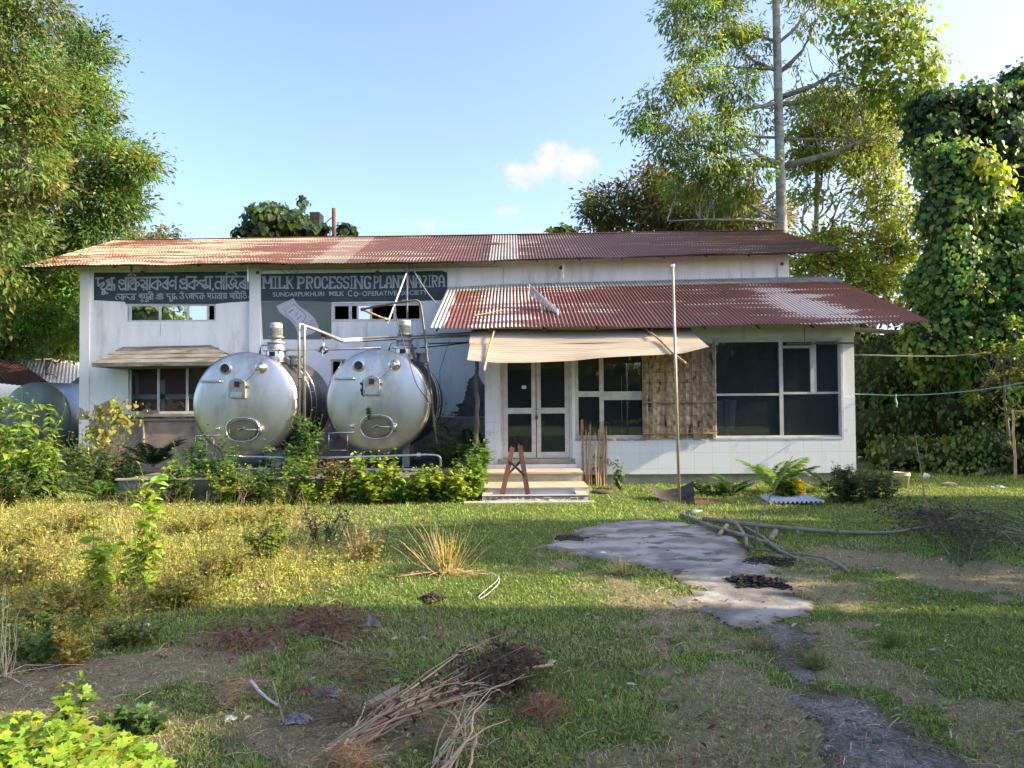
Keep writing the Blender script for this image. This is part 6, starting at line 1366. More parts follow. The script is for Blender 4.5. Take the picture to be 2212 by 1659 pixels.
# right: the tall silk-cotton like tree
def tall_tree():
    base = at(1690, 900, 25)*[1, 1, 0]; t = thing('tall_tree', 'tall straight grey-trunked tree with layered branches behind the right of the roof', 'tree', tuple(base))
    pts = np.array([base-[0, 0, .3], at(1690, 500, 25), at(1684, 330, 25), at(1680, 160, 25), at(1676, 0, 25), at(1674, -120, 25), at(1672, -230, 25)])
    b = MB(); b.tube(bend(pts, 1.5, 4), np.interp(np.linspace(0, 1, len(bend(pts, 1.5, 4))), [0, 1], [.19, .09]), 16); b.build('trunk', M['pale_bark'], t, smooth=True)
    L_ = [VE(1480, 18, 65, 22, 24), VE(1445, 55, 18, 14, 24), VE(1500, 90, 60, 36, 24), VE(1560, 50, 60, 45, 24.5), VE(1440, 205, 55, 34, 23.5), VE(1395, 250, 34, 24, 23.5), VE(1362, 270, 26, 16, 23.5), VE(1510, 170, 60, 42, 24), VE(1590, 190, 50, 55, 24.5),
          VE(1470, 275, 65, 38, 23.5), VE(1560, 285, 60, 42, 24), VE(1620, 110, 40, 55, 25), VE(1450, 330, 45, 26, 24), VE(1530, 350, 60, 36, 24), VE(1610, 370, 50, 50, 24), VE(1490, 390, 60, 36, 25), VE(1570, 430, 60, 36, 25), VE(1520, -40, 90, 50, 24.5), VE(1600, -60, 60, 60, 25),
          VE(1760, 30, 50, 40, 25, k=.45), VE(1740, 190, 45, 60, 25, k=.4), VE(1820, 200, 70, 50, 25, k=.5), VE(1760, -60, 90, 60, 25), VE(1880, 330, 60, 30, 25, k=.35), VE(1950, 350, 40, 40, 25, k=.4), VE(1640, 250, 30, 70, 25.5, k=.5), VE(1900, 230, 60, 60, 25, k=.6)]
    cr, ctr = foliage(L_, 150, .19, (.135, .195, .045), seed=21, parent=t, wr=.30, droop=.9, clump=.42, per=34, warm=(.17, .19, .05), wf=.15, tint=.3, shell=.35)
    tops = {0: 60, 1: 160, 2: 330, 3: 500}
    def tr_at(vy): 
        q = at(1690-(500-vy)*.028, vy, 25); return q
    spec = [(480, 1440, 476, .055), (470, 1560, 400, .10), (362, 1480, 355, .07), (358, 1690-120, 262, .10), (360, 1960, 250, .11), (300, 1500, 275, .05), (222, 1500, 260, .07), (225, 1900, 180, .09), (212, 1880, 90, .10), (155, 1560, 60, .07), (150, 1500, 150, .05), (160, 1790, 0, .08), (95, 1780, -60, .06), (90, 1540, 20, .06), (300, 1930, 310, .05), (480, 1600, 440, .05)]
    g0 = np.random.default_rng(5)
    for k, (v0, x1, y1, r_) in enumerate(spec):
        a = tr_at(v0); c = at(x1, y1, 25+g0.normal(0, .6)); m_ = (a+c)/2+[0, 0, -.25*abs(c[2]-a[2])+.1]
        Pt = bend([a, m_, c], 3.0, 8); Pt += np.cumsum(g0.normal(0, .018, Pt.shape), 0); b = MB(); b.tube(Pt, np.linspace(r_, .02, len(Pt)), 8)
        near_ = ctr[np.argsort(np.min(((ctr[:, None]-Pt[None, 2:])**2).sum(2), 1))[:70]]
        for z in near_[g0.permutation(len(near_))[:18]]:
            s = Pt[np.argmin(((Pt-z)**2).sum(1))]; limb(b, s, z, .022, .006, 6, .3, int(g0.integers(1e6)), 4)
        b.build('branch', M['bark' if k % 3 else 'pale_bark'], t, smooth=True)
tall_tree()
creeper('mass of sunlit creeper draped over the upper right branches of the tall tree', [VE(1830, 40, 50, 45, 24.4, 1.0), VE(1880, 75, 62, 55, 24.4, 1.1), VE(1935, 60, 50, 50, 24.4, .9), VE(1945, 140, 62, 60, 24.2, 1.0), VE(1978, 175, 36, 50, 24.2, .8), VE(1885, 150, 45, 32, 24.4, .8), VE(1950, 210, 38, 34, 24.2, .7)], 115, .16, (.115, .175, .028), 22, warm=(.24, .28, .03), wf=.25, core=False, shape=HEART, loose=.25, noz=.5)
# trees behind the roof at the right
tree('dark brownish tree left of the tall trunk behind the upper roof', at(1450, 900, 32)*[1, 1, 0], at(1450, 420, 32), .25,
     [VE(1320, 445, 58, 45, 31), VE(1290, 480, 34, 26, 31), VE(1395, 415, 55, 45, 31), VE(1460, 430, 70, 55, 31.5), VE(1545, 450, 80, 55, 31.5), VE(1630, 470, 70, 45, 32), VE(1410, 370, 22, 16, 31), VE(1480, 480, 120, 30, 31)],
     150, .22, (.085, .082, .030), seed=31, warm=(.16, .17, .03), wf=.25, clump=.6, tint=.4)
tree('yellow-green tree with pale forked stems right of the tall trunk', at(1735, 940, 29)*[1, 1, 0], at(1770, 330, 29), .17,
     [VE(1760, 250, 55, 48, 28.5, k=.8), VE(1840, 250, 70, 55, 28.5), VE(1905, 290, 55, 48, 28.5), VE(1790, 320, 60, 42, 28.5), VE(1870, 340, 50, 30, 28.5, k=.7), VE(1730, 330, 34, 46, 29, k=.8), VE(1890, 380, 44, 42, 28, k=.7), VE(1925, 440, 44, 60, 28, k=.9), VE(1750, 400, 40, 40, 29, k=.6), VE(1880, 450, 30, 30, 28, k=.5), VE(1840, 420, 40, 30, 28, k=.25)],
     190, .20, (.160, .205, .034), seed=32, warm=(.22, .25, .035), wf=.35, clump=.5, bark='pale_bark', tint=.3, per=36)
tree('low spreading yellow-green tree above the right end of the annex roof', at(1880, 960, 23)*[1, 1, 0], at(1850, 560, 24), .16,
     [VE(1745, 545, 70, 32, 24), VE(1830, 540, 70, 34, 24), VE(1900, 560, 60, 46, 24), VE(1950, 520, 45, 60, 24), VE(1860, 610, 60, 34, 23), VE(1930, 630, 60, 45, 23), VE(1760, 600, 60, 30, 24), VE(1800, 505, 50, 14, 24, k=.6)],
     230, .17, (.135, .185, .030), seed=33, warm=(.22, .24, .035), wf=.3, clump=.5, bark='pale_bark', tint=.35)
# the great creeper wall
creeper('great rounded wall of creeper-covered trees at the right edge', [VE(2050, 368, 58, 50, 18.0, .9), VE(2035, 460, 46, 75, 18.0, .9), VE(2000, 330, 24, 26, 18.2, .5), VE(1985, 620, 30, 40, 18.4, .6), VE(1990, 740, 40, 50, 18.0, .8), VE(2085, 440, 55, 60, 18.1, 1.0), VE(2044, 600, 48, 110, 18.1, 1.1), VE(2095, 600, 60, 110, 18.4, 1.2), VE(2160, 530, 42, 80, 18.5, 1.1), VE(2215, 520, 50, 90, 18.4, 1.2), VE(2170, 640, 60, 90, 18.2, 1.3), VE(2020, 730, 46, 90, 18.4, 1.2), VE(2090, 760, 80, 100, 18.3, 1.3), VE(2200, 740, 90, 110, 18.2, 1.5), VE(2290, 640, 100, 220, 18.6, 1.6)],
        210, .115, (.062, .132, .028), 41, warm=(.19, .25, .03), wf=.16, name='creeper_wall', noz=.34, loose=.09, runners=60)
creeper('dark creeper-clad treetops behind the great creeper wall', [VE(2075, 240, 70, 40, 21.5, 1.4), VE(2000, 232, 40, 30, 21.5, .9), VE(2135, 320, 60, 70, 21.5, 1.4), VE(2180, 235, 46, 44, 21.5, 1.2), VE(2200, 175, 34, 26, 22, .9), VE(2030, 330, 40, 60, 21.6, 1.0), VE(1975, 262, 24, 22, 21.5, .6), VE(2010, 290, 40, 34, 21.3, 1), VE(2240, 330, 90, 150, 22, 1.6), VE(2000, 245, 40, 30, 21.5, .8)],
        140, .14, (.030, .068, .022), 42, warm=(.16, .22, .03), wf=.12, name='creeper_treetops', noz=.42, loose=.10, runners=30)  # leaf colour darkened to stand for less light behind the wall
# darkness and undergrowth between the annex and the creeper wall
creeper('shadowy bank of shrubs right of the annex', [VE(1900, 800, 62, 90, 20.5, 1.4), VE(1975, 800, 60, 110, 20, 1.4), VE(1880, 930, 60, 70, 20, 1.3), VE(1960, 930, 80, 80, 19.6, 1.4), VE(2050, 900, 70, 80, 19, 1.4), VE(2140, 900, 80, 80, 18.6, 1.4), VE(2230, 900, 80, 90, 18.4, 1.4), VE(1845, 850, 40, 90, 21, 1.2), VE(1830, 700, 60, 60, 21.5, 1)],
        110, .13, (.034, .075, .020), 43, warm=(.14, .18, .03), wf=.10, name='shrub_bank', noz=.6, shape=OVA, wr=.7, loose=.18)
tree('yellow-green leafy shrub at the right edge above the rope', at(2180, 1010, 16.8)*[1, 1, 0], at(2170, 820, 16.8), .05,
     [VE(2150, 770, 55, 40, 16.8), VE(2195, 740, 45, 50, 16.8), VE(2180, 840, 60, 55, 16.6), VE(2120, 820, 40, 40, 16.8, k=.7), VE(2240, 790, 60, 90, 16.8)], 110, .11, (.14, .18, .03), seed=44, clump=.3, name='shrub', wr=.55)
for k, (vx, vy, rx, ry, Y, colr, lab) in enumerate([(1935, 985, 52, 42, 17.2, (.06, .10, .025), 'leafy undergrowth bush behind the bucket'), (2030, 990, 62, 42, 16.8, (.085, .135, .028), 'light green bush right of the bucket'), (2120, 975, 60, 55, 16.6, (.06, .10, .024), 'dark leafy bush left of the bamboo frame'), (2075, 1020, 46, 20, 16.2, (.10, .16, .03), 'low broad-leaved plant in front of the right bushes'), (2200, 1000, 55, 42, 16.4, (.05, .085, .02), 'dark bush behind the bamboo frame')]):
    creeper(lab, [VE(vx, vy, rx, ry, Y, .8)], 190, .11, colr, 60+k, name='bush', cat='bush', noz=.5, shape=OVA, wr=.75, loose=.08, warm=(.17, .22, .03), wf=.12)
creeper('creeper lobe added on the shoulder of the great creeper wall, sunlit highlight put into its yellow leaves', [VE(2105, 375, 42, 34, 17.6, .5), VE(2135, 405, 26, 26, 17.6, .4), VE(2080, 350, 30, 18, 17.7, .4)], 150, .17, (.20, .25, .035), 45, core=False, loose=.15, noz=.5)  # extra lobe, the sunlit highlight is put into its leaf colour
# a fallen limb seen under the right eave
b = MB(); limb(b, at(1840, 712, 19.5), at(1985, 712, 19.2), .07, .05, 10, .12, 3, 8); limb(b, at(1950, 710, 19.2), at(1978, 655, 19.4), .05, .03, 8, .2, 4, 6); limb(b, at(1900, 708, 19.3), at(1910, 680, 19.5), .03, .015, 6, .2, 5, 6)
tag(b.build('bare_limb', M['wood_grey'], smooth=True), 'bare grey limb showing under the right eave of the annex', 'branch')

# trees beside and behind the viewpoint: they shade the yard and show in the steel and the panes
def shade(label, lobes, base, seed, dens=55, size=.28):
    creeper(label, [(np.array(c, float), np.array(r, float), 1.0) for c, r in lobes], dens, size, (.07, .11, .03), seed, name='tree', cat='tree', wr=.7, shape=DIA, noz=.35)
shade('spreading tree right of the yard beyond the frame', [((13.5, 7.4, 3.2), (1.6, 1.25, 3.4)), ((13.6, 7.2, 6.0), (1.7, 1.5, 2.2)), ((13.5, 8.3, 4.6), (1.2, .9, 2.6))], None, 71)
shade('low bushy tree right of the yard, with an unseen lobe added to shade the shrub bank', [((13.0, 9.8, 1.8), (1.5, .9, 2.9)), ((13.0, 11.0, 1.8), (1.5, 1.0, 2.9)), ((15.0, 14.9, 2.2), (1.6, 1.7, 2.9))], None, 72)  # last lobe is out of view, added to darken the shrub bank
shade('tall dense tree right of the viewpoint', [((13.5, 3.6, 5), (2, 1.15, 6)), ((13.5, 3.4, 11), (2, 1.3, 4)), ((13.5, 0.0, 5.0), (2, 1.5, 6)), ((13.5, -.4, 10.5), (2, 1.35, 4)), ((13.5, -4, 7), (2.5, 3.2, 8)), ((13.5, 5.2, 2.3), (1.4, .75, 3.2)), ((13.4, 2.0, 4.0), (1.7, 1.5, 3.4)), ((13.5, 1.9, 12.3), (2, 1.8, 2.6))], None, 73)
for k, (x_, y_, h) in enumerate([(-27, -17, 9.2), (-12, -24, 5.5), (3, -24, 6), (18, -20, 7), (-40, -6, 8)]):
    shade(['tree far behind the viewpoint at left', 'low tree behind the viewpoint', 'round tree straight behind the viewpoint', 'tree behind the viewpoint at right', 'tree far left behind the viewpoint'][k], [((x_, y_, h*.5), (4.5, 3, h*.52)), ((x_+4, y_+1, h*.35), (4, 3, h*.38)), ((x_-4, y_-1, h*.3), (4, 3, h*.36))], None, 80+k, dens=14, size=.5)

# ------------------------------------------------------------------ grass and ground cover
g0 = np.random.default_rng(77)
def scatter(n, y0, y1, spread=.86, seed=0):
    g1 = np.random.default_rng(seed); y = y0*np.exp(g1.random(n)*math.log(y1/y0)); x = y*spread*(g1.random(n)*2-1); return x, y
def blades(b, x, y, h, w, C_, lean=.5, g1=g0, z=None):
    n = len(x); z = gh(x, y)-.004 if z is None else z; a = g1.random(n)*2*math.pi; d = np.stack([np.cos(a), np.sin(a), np.zeros(n)], 1)
    s = np.stack([-np.sin(a), np.cos(a), np.zeros(n)], 1)*(w/2)[:, None]; le = (lean*(g1.random(n)*.8+.3)*h)[:, None]; B_ = np.stack([x, y, z], 1)
    m_ = B_+d*le*.35+np.array([0, 0, 1])*(h*.62)[:, None]; t_ = B_+d*le+np.array([0, 0, 1])*(h*(.95))[:, None]
    V = np.stack([B_-s, B_+s, m_+s*.7, m_-s*.7, t_], 1); base = (np.arange(n)*5)[:, None]
    F3 = np.concatenate([base+np.array([[0, 1, 2]]), base+np.array([[0, 2, 3]]), base+np.array([[3, 2, 4]])])
    b.add(V.reshape(-1, 3), F3, c=np.repeat(C_, 5, 0))
def occupied(x, y):      # where the building, steps and plinth stand
    k = (y > 12.48) & (x < AX0+.1) & (x > px0); k |= (y > 12.06) & (x > xt0) & (x < xt1); k |= (y > 14.5) & (x > AX0) & (x < AX1); k |= (y > 17.9) & (x > MX0)
    return k
x, y = scatter(420000, 1.7, 17.0, seed=1)
pad, path, dirt, dry, wild = masks(x, y)
r_ = g0.random(len(x)); keep = ~occupied(x, y)
big = fbm(x, y, 1.6, 31); small = fbm(x, y, .45, 33)
p_ = np.ones(len(x)); p_ *= np.clip(.62+pad/.16+.5*(small-.5), 0.0, 1); p_ *= np.clip(.5+path/.2+.5*(small-.5), 0.02, 1); p_ *= np.clip(.5+(dirt+.9*(small-.5))/.35, .10, 1); p_ *= np.clip(.50+(dry+.9*(small-.5))/.7, .36, 1); p_ *= np.clip(1.35-1.6*np.abs(fbm(x, y, .8, 44, 5)-.42), .45, 1)
keep &= r_ < p_
x, y, big, small, dirt, dry, wild, pad = [q[keep] for q in (x, y, big, small, dirt, dry, wild, pad)]
n = len(x); dryness = np.clip(np.clip(.5-dry/.5, 0, 1)*.75+np.clip(.5-dirt/.5, 0, 1)*.6+np.clip(.5-wild/.6, 0, 1)*.45+np.clip((big-.58)*3, 0, .5)+.10+g0.normal(0, .26, n), 0, 1)[:, None]
green = np.array([.185, .285, .050])*(.6+.9*small[:, None]); straw = np.array([.46, .39, .22])
C_ = green*(1-dryness)+straw*dryness; C_ = np.clip(C_*(1+.28*g0.normal(0, 1, (n, 1))), .006, .7)
tuft = (vn(x, y, .16, 55) > .78) & (g0.random(n) < .5)
h = (.016+.020*g0.random(n)+.022*np.clip(big-.4, 0, 1))*np.where(tuft, 2.0, 1.0)*(1-.35*dryness[:, 0]); h *= np.clip(.75+y/22, 0, 1.5)
w = (.0022+.0009*y)*(.7+.6*g0.random(n))
b = MB(); blades(b, x, y, h, w, C_, lean=1.3)
tag(b.build('grass', M['blade']), 'short patchy lawn grass covering the yard', 'grass', kind='stuff')

weed_q = []
# rank dry weeds in the left field
x, y = scatter(70000, 3.0, 12.3, .9, seed=2); wild = masks(x, y)[4]; keep = (wild < .15) & (g0.random(len(x)) < np.clip(.55-wild*.6, .1, 1)*(.35+.9*fbm(x, y, .7, 8))) & ~occupied(x, y)
x, y = x[keep], y[keep]; n = len(x); h = .04+.30*g0.random(n)**2.4*np.clip((fbm(x, y, .8, 12)-.25)*2.2, .2, 1.5)
C_ = palette(g0, n, (.36, .31, .11), .3, (.23, .30, .05), .50); b = MB(); blades(b, x, y, h, .0028+.0006*y*g0.random(n), C_, lean=1.0)
# small leaves among them
m = 26000; k = g0.integers(0, n, m); P_ = np.stack([x[k]+g0.normal(0, .04, m), y[k]+g0.normal(0, .04, m), h[k]*g0.random(m)*.95+.01], 1)
leaves(b, P_, rdir(g0, m)*[1, 1, .4], np.array([0, 0, 1])+g0.normal(0, .4, (m, 3)), .022+.025*g0.random(m), .5, palette(g0, m, (.27, .31, .05), .3, (.38, .30, .08), .35), DIA)
tag(b.build('dry_weeds', M['blade']), 'tangle of dry yellow weeds across the left field', 'weeds', kind='stuff')
# branching wiry stalks in the same field
b = MB()
for q in range(420):
    vx, vy = g0.random()*760-60, 1110+g0.random()**1.3*240
    c = gr(vx, vy); 
    if masks(c[0:1], c[1:2])[4][0] > .1: continue
    hh = .18+.48*g0.random()**1.5; tip = c+[g0.normal(0, .10), g0.normal(0, .10), hh]; cc = palette(g0, 1, (.20, .15, .07), .3, (.26, .27, .07), .5)[0]
    W_ = wav(c, tip, 7, .03, seed=q); b.tube(W_, np.linspace(.0028, .0015, 7), 3, caps=False, c=cc)
    for s in range(int(2+4*g0.random())):
        o_ = W_[int(2+g0.random()*4)]; b.tube(wav(o_, o_+[g0.normal(0, .08), g0.normal(0, .06), .03+.10*g0.random()], 4, .015, seed=q+s), [.002, .0016, .0014, .001], 3, caps=False, c=cc)
tag(b.build('dry_stalks', M['stem']), 'thin branching dead stalks standing in the left field', 'stalks', kind='stuff')

# patches of knee-high green growth in the field
for k_, (vx_, vy_, h_, sp_, lab_) in enumerate([(40, 1260, .5, .5, 'leafy yellow-green growth at the left end of the field'), (420, 1150, .38, .5, 'wiry yellow-green growth behind the tall field weed'), (470, 1250, .42, .4, 'wiry growth right of the tall field weed'), (150, 1150, .45, .5, 'bushy yellow growth at the back of the field'), (560, 1130, .36, .5, 'yellow-green growth near the plinth at the field edge'), (130, 1340, .4, .4, 'green growth at the near left of the field'), (400, 1300, .3, .4, 'low brown and green growth at the near edge of the field')]):
    weed_q.append((lab_, (vx_, vy_), h_, sp_, 380+k_))
x, y = scatter(26000, 1.8, 14, .86, seed=9); q_ = fbm(x, y, .55, 91); keep = (q_ > .50) & ~occupied(x, y); dm = masks(x, y); keep &= (dm[0] > .0) & (dm[1] > 0) & ((dm[2] > 0) | (g0.random(len(x)) < .3)); x, y = x[keep], y[keep]; n = len(x); b = MB()
P_ = np.stack([x, y, gh(x, y)+.012+.03*g0.random(n)], 1); leaves(b, P_, rdir(g0, n)*[1, 1, .3], np.array([0, 0, 1])+g0.normal(0, .35, (n, 3)), (.012+.020*g0.random(n))*(.8+y/14), .8, palette(g0, n, (.10, .17, .035), .3, (.25, .27, .06), .3), OVA)
tag(b.build('ground_weeds', M['leaf']), 'small round-leaved weeds creeping through the lawn', 'weeds', kind='stuff')
# fallen leaves, chips and small stones
x, y = scatter(6500, 1.8, 13, .85, seed=3); keep = (~occupied(x, y)) & (g0.random(len(x)) < .35+.6*(fbm(x, y, 1.1, 61) > .5)); x, y = x[keep], y[keep]; n = len(x); b = MB()
P_ = np.stack([x, y, gh(x, y)+.014+.01*g0.random(n)], 1); D_ = rdir(g0, n)*[1, 1, .25]
leaves(b, P_, D_, np.array([0, 0, 1])+g0.normal(0, .45, (n, 3)), .018+.048*g0.random(n)**2.2, .38, palette(g0, n, (.17, .115, .065), .35, (.42, .36, .26), .35), OVA)
tag(b.build('fallen_leaves', M['blade']), 'dry brown leaves scattered over the lawn', 'fallen leaves', kind='stuff')
x, y = scatter(17000, 1.8, 12, .85, seed=4); dm = masks(x, y); keep = (dm[2] < .25) | (dm[1] < .1) | (dm[3] < .0) | (g0.random(len(x)) < .25); keep &= ~occupied(x, y); x, y = x[keep], y[keep]; b = MB()
for X_, Y_ in zip(x, y):
    a = g0.random()*math.pi; l_ = .010+.06*g0.random()**2.5; z_ = gh(X_, Y_)+.01; d_ = np.array([math.cos(a), math.sin(a), .15*g0.normal()])*l_
    b.tube([np.array([X_, Y_, z_])-d_, np.array([X_, Y_, z_+.008]), np.array([X_, Y_, z_])+d_], .0012+.0011*g0.random(), 3, caps=False, c=palette(g0, 1, (.24, .19, .12), .35)[0])
tag(b.build('twig_litter', M['stem']), 'fine broken twigs and straw littering the bare ground', 'twigs', kind='stuff')
x, y = scatter(2500, 1.8, 6, .85, seed=5); keep = masks(x, y)[1] < .05; x, y = x[keep], y[keep]; b = MB()
for X_, Y_ in zip(x, y):
    s = .005+.007*g0.random(); V = (np.array([[-1,-1,-.6],[1,-1,-.6],[1,1,-.6],[-1,1,-.6],[-.6,-.6,.7],[.6,-.6,.7],[.6,.6,.7],[-.6,.6,.7]])+g0.normal(0, .22, (8, 3)))*s
    b.add(V+[X_, Y_, gh(X_, Y_)+.014], [(0,3,2,1),(4,5,6,7),(0,1,5,4),(1,2,6,5),(2,3,7,6),(3,0,4,7)], c=np.array([.13, .135, .14])*(.6+.8*g0.random()))
tag(b.build('loose_gravel', M['stem']), 'loose grey stones on the gravel path', 'gravel', kind='stuff')

# ------------------------------------------------------------------ plants one can tell apart
def weed(label, base, height, nst, spread, lsize, colr, seed, shape=OVA, name='weed', cat='weed', wr=.75, per=9, warm=None, wf=0, lean=(0, 0), stemc=(.10, .13, .04), branch=1, droop=.2, start=.12):
    g1 = np.random.default_rng(seed); base = np.asarray(base, float); t = thing(name, label, cat, tuple(base)); s_ = MB(); f_ = MB(); PP = []; DD = []; SS = []
    for k in range(nst):
        a = g1.random()*6.28; rr = spread*math.sqrt(g1.random()); foot = base+[rr*.35*math.cos(a), rr*.35*math.sin(a), -.02]
        hh = height*(.55+.45*g1.random()) if k else height; tip = base+[rr*math.cos(a)+lean[0]*hh, rr*math.sin(a)*.8+lean[1]*hh, hh]
        W_ = wav(foot, tip, 10, .05*height+.01, seed=seed*31+k); s_.tube(W_, np.linspace(.004+.004*height, .0018, 10), 5, caps=False, c=np.array(stemc)*(.8+.4*g1.random()))
        paths = [(W_, 1.0)]
        for q in range(int(branch*2*g1.random()+branch)):
            i0 = 2+int(g1.random()*6); a2 = g1.random()*6.28; l2 = height*(.18+.25*g1.random()); W2 = wav(W_[i0], W_[i0]+[l2*.7*math.cos(a2), l2*.7*math.sin(a2), l2*.6], 6, .02, seed=seed*57+k*9+q); s_.tube(W2, np.linspace(.003, .0014, 6), 4, caps=False, c=np.array(stemc)); paths.append((W2, .8))
        for Wp, sc in paths:
            m_ = max(3, int(per*np.linalg.norm(Wp[-1]-Wp[0])/max(.25, height)*1.6))
            for tt in np.linspace(start if sc == 1 else .3, 1, m_):
                p = Wp[min(len(Wp)-1, int(tt*(len(Wp)-1)))]; a3 = g1.random()*6.28
                for w_ in (0, math.pi):
                    PP.append(p); DD.append([math.cos(a3+w_), math.sin(a3+w_), .25-droop+.5*(tt > .95)]); SS.append(lsize*(.6+.6*g1.random())*(1.15-.6*tt*(tt > .8)))
    n_ = len(PP); D_ = nrmz(np.array(DD)+g1.normal(0, .25, (n_, 3)))
    leaves(f_, np.array(PP), D_, np.array([0, 0, 1])+g1.normal(0, .4, (n_, 3)), np.array(SS), wr, palette(g1, n_, colr, .22, warm, wf), shape)
    s_.build('stems', M['stem'], t); f_.build('foliage', M['leaf'], t); return t
def fern(label, base, L_, nf, colr, seed, el=(35, 80), az=(0, 360), name='fern'):
    g1 = np.random.default_rng(seed); base = np.asarray(base, float); t = thing(name, label, 'fern', tuple(base)); s_ = MB(); f_ = MB()
    for k in range(nf):
        a = R(az[0]+(az[1]-az[0])*g1.random()); e_ = R(el[0]+(el[1]-el[0])*g1.random()); l_ = L_*(.65+.4*g1.random()); tt = np.linspace(0, 1, 26)
        ang = e_-tt*(e_*.95-.1); dx = np.cumsum(np.cos(ang))*l_/26; dz = np.cumsum(np.sin(ang))*l_/26; C3 = base+np.stack([dx*math.cos(a), dx*math.sin(a), dz], 1)
        s_.tube(C3, np.linspace(.004, .001, 26), 4, caps=False, c=np.array([.10, .12, .03])); T_ = nrmz(np.gradient(C3, axis=0)); S_ = nrmz(np.cross(T_, [0, 0, 1.0])); U_ = np.cross(S_, T_)
        for sg in (-1, 1):
            i_ = np.arange(3, 26); ln = l_*.26*np.sin(np.clip((tt[i_]-.05)/.95, 0, 1)*math.pi)**.7*(1-.25*tt[i_])+.01
            for f_off in (0,):
                P_ = C3[i_]+T_[i_]*(l_/26*f_off); leaves(f_, P_, S_[i_]*sg+T_[i_]*.45-U_[i_]*.15+g1.normal(0, .06, (len(i_), 3)), U_[i_]+g1.normal(0, .15, (len(i_), 3)), ln, .10+.012/ln, palette(g1, len(i_), colr, .15), DIA)
    s_.build('stems', M['stem'], t); f_.build('fronds', M['leaf'], t); return t

SUNL = (.23, .30, .042); GRN = (.080, .145, .030); DKG = (.030, .062, .018)  # SUNL carries the sunlit look in the leaf colour itself
P3 = lambda vx, vy, z=0: gr(vx, vy, z)
# sunlit shrub at the left edge
weed('big-leaved green shrub at the left edge in front of the old tank', P3(15, 1085), 1.95, 18, .85, .17, (.10, .17, .03), 301, name='shrub', cat='shrub', wr=.42, per=13, branch=2, warm=SUNL, wf=.4, droop=.55)
weed('lower leafy shrub right of the big-leaved shrub', P3(110, 1082), 1.15, 14, .65, .13, (.075, .135, .03), 302, name='shrub', cat='shrub', wr=.42, per=12, branch=2, warm=SUNL, wf=.25, droop=.5)
weed('dense low bush at the left edge under the big-leaved shrub', P3(25, 1095), .75, 18, .7, .10, (.05, .09, .02), 303, name='bush', cat='bush', wr=.5, per=12, branch=2)
creeper('yellow-green creeper climbing the wall below the hooded window', [VE(238, 905, 40, 26, 16.8, .3), VE(210, 960, 30, 40, 16.6, .3), VE(270, 885, 34, 18, 17.0, .25)], 150, .095, (.17, .20, .035), 304, warm=(.28, .26, .04), wf=.3, core=False, loose=.10, noz=.6)
weed('scrambling weeds at the left corner of the wall', P3(200, 1060), 1.15, 18, .8, .075, (.075, .12, .03), 305, per=12, branch=2, warm=SUNL, wf=.3)
weed('tangled green weeds between the corner and the plinth', P3(265, 1058), .95, 18, .7, .07, (.055, .095, .028), 306, per=12, branch=2)
fern('dark fern against the wall below the hooded window', at(330, 1010, 15.5), .95, 13, DKG, 307)
fern('fern in the shade at the left end of the plinth', P3(225, 1082), .6, 10, GRN, 308)
fern('small fern left of the plinth in the shade', P3(45, 1088), .55, 9, GRN, 309)
weed('green bush rising in front of the left milk tank', P3(450, 1078), 1.12, 20, .62, .085, (.060, .12, .028), 310, per=12, branch=2, name='bush', cat='bush')
weed('tall weed on the plinth at the left tank stand', at(425, 1022, 13.2), .85, 8, .28, .08, (.06, .12, .03), 311, per=11)
weed('green weeds below the middle of the left milk tank', P3(535, 1082), .72, 16, .5, .075, (.05, .10, .025), 312, per=11, branch=2)
weed('tall weed growing up the pair of tall pipes', at(665, 1035, 13.2), 1.25, 10, .3, .09, (.065, .125, .03), 313, per=13, branch=2)
weed('leafy weeds between the two milk tanks', at(620, 1050, 12.9), .85, 7, .45, 0.100, (.05, .10, .025), 314, per=11, branch=2)
weed('reddish-stemmed sunlit bush in front of the gap between the tanks', P3(722, 1086), .78, 26, .42, .05, (.20, .19, .05), 315, per=14, branch=3, name='bush', cat='bush', stemc=(.22, .10, .05), warm=(.13, .17, .03), wf=.4)
weed('bright green weed right of the reddish-stemmed bush', P3(775, 1086), .82, 7, .35, 0.106, SUNL, 316, per=12, branch=2, warm=GRN, wf=.3)
weed('sunlit weed under the right milk tank', P3(835, 1086), .88, 7, .4, 0.106, SUNL, 317, per=12, branch=2, warm=GRN, wf=.4)
weed('low sunlit weeds below the drain pipe', P3(900, 1084), .6, 9, .5, 0.088, SUNL, 318, per=11, branch=2, warm=GRN, wf=.4)
weed('sunlit weed with yellow leaves at the right end of the plinth', P3(965, 1084), .62, 9, .4, 0.100, SUNL, 319, per=12, branch=2, warm=(.30, .26, .05), wf=.15)
weed('bright weed beside the tiled steps', P3(1020, 1078), .85, 14, .32, .095, (.11, .19, .03), 320, per=13, branch=2)
weed('broad-leaved weed hanging over the corner of the steps', at(1040, 1025, 13.3), .75, 10, .25, .10, (.08, .16, .03), 321, per=12)
fern('dark fern on the plinth between the right tank and the door', at(985, 1010, 14.4), .95, 12, DKG, 322)
fern('second dark fern close to the wooden post', at(1015, 985, 15.2), .85, 10, DKG, 323)
weed('climbing weed up the dark right flank of the right tank', at(955, 1015, 14.4), 1.5, 6, .25, .08, (.045, .085, .022), 324, per=12)
weed('low weeds along the foot of the plinth at left', P3(350, 1086), .35, 22, .8, .05, (.05, .09, .02), 325, per=9)
weed('low weeds along the foot of the plinth below the left tank', P3(600, 1088), .48, 15, .7, 0.075, (.09, .14, .03), 326, per=9, warm=SUNL, wf=.3)
fern('sunlit fern at the foot of the plinth', P3(575, 1086), .55, 9, (.09, .16, .03), 327)
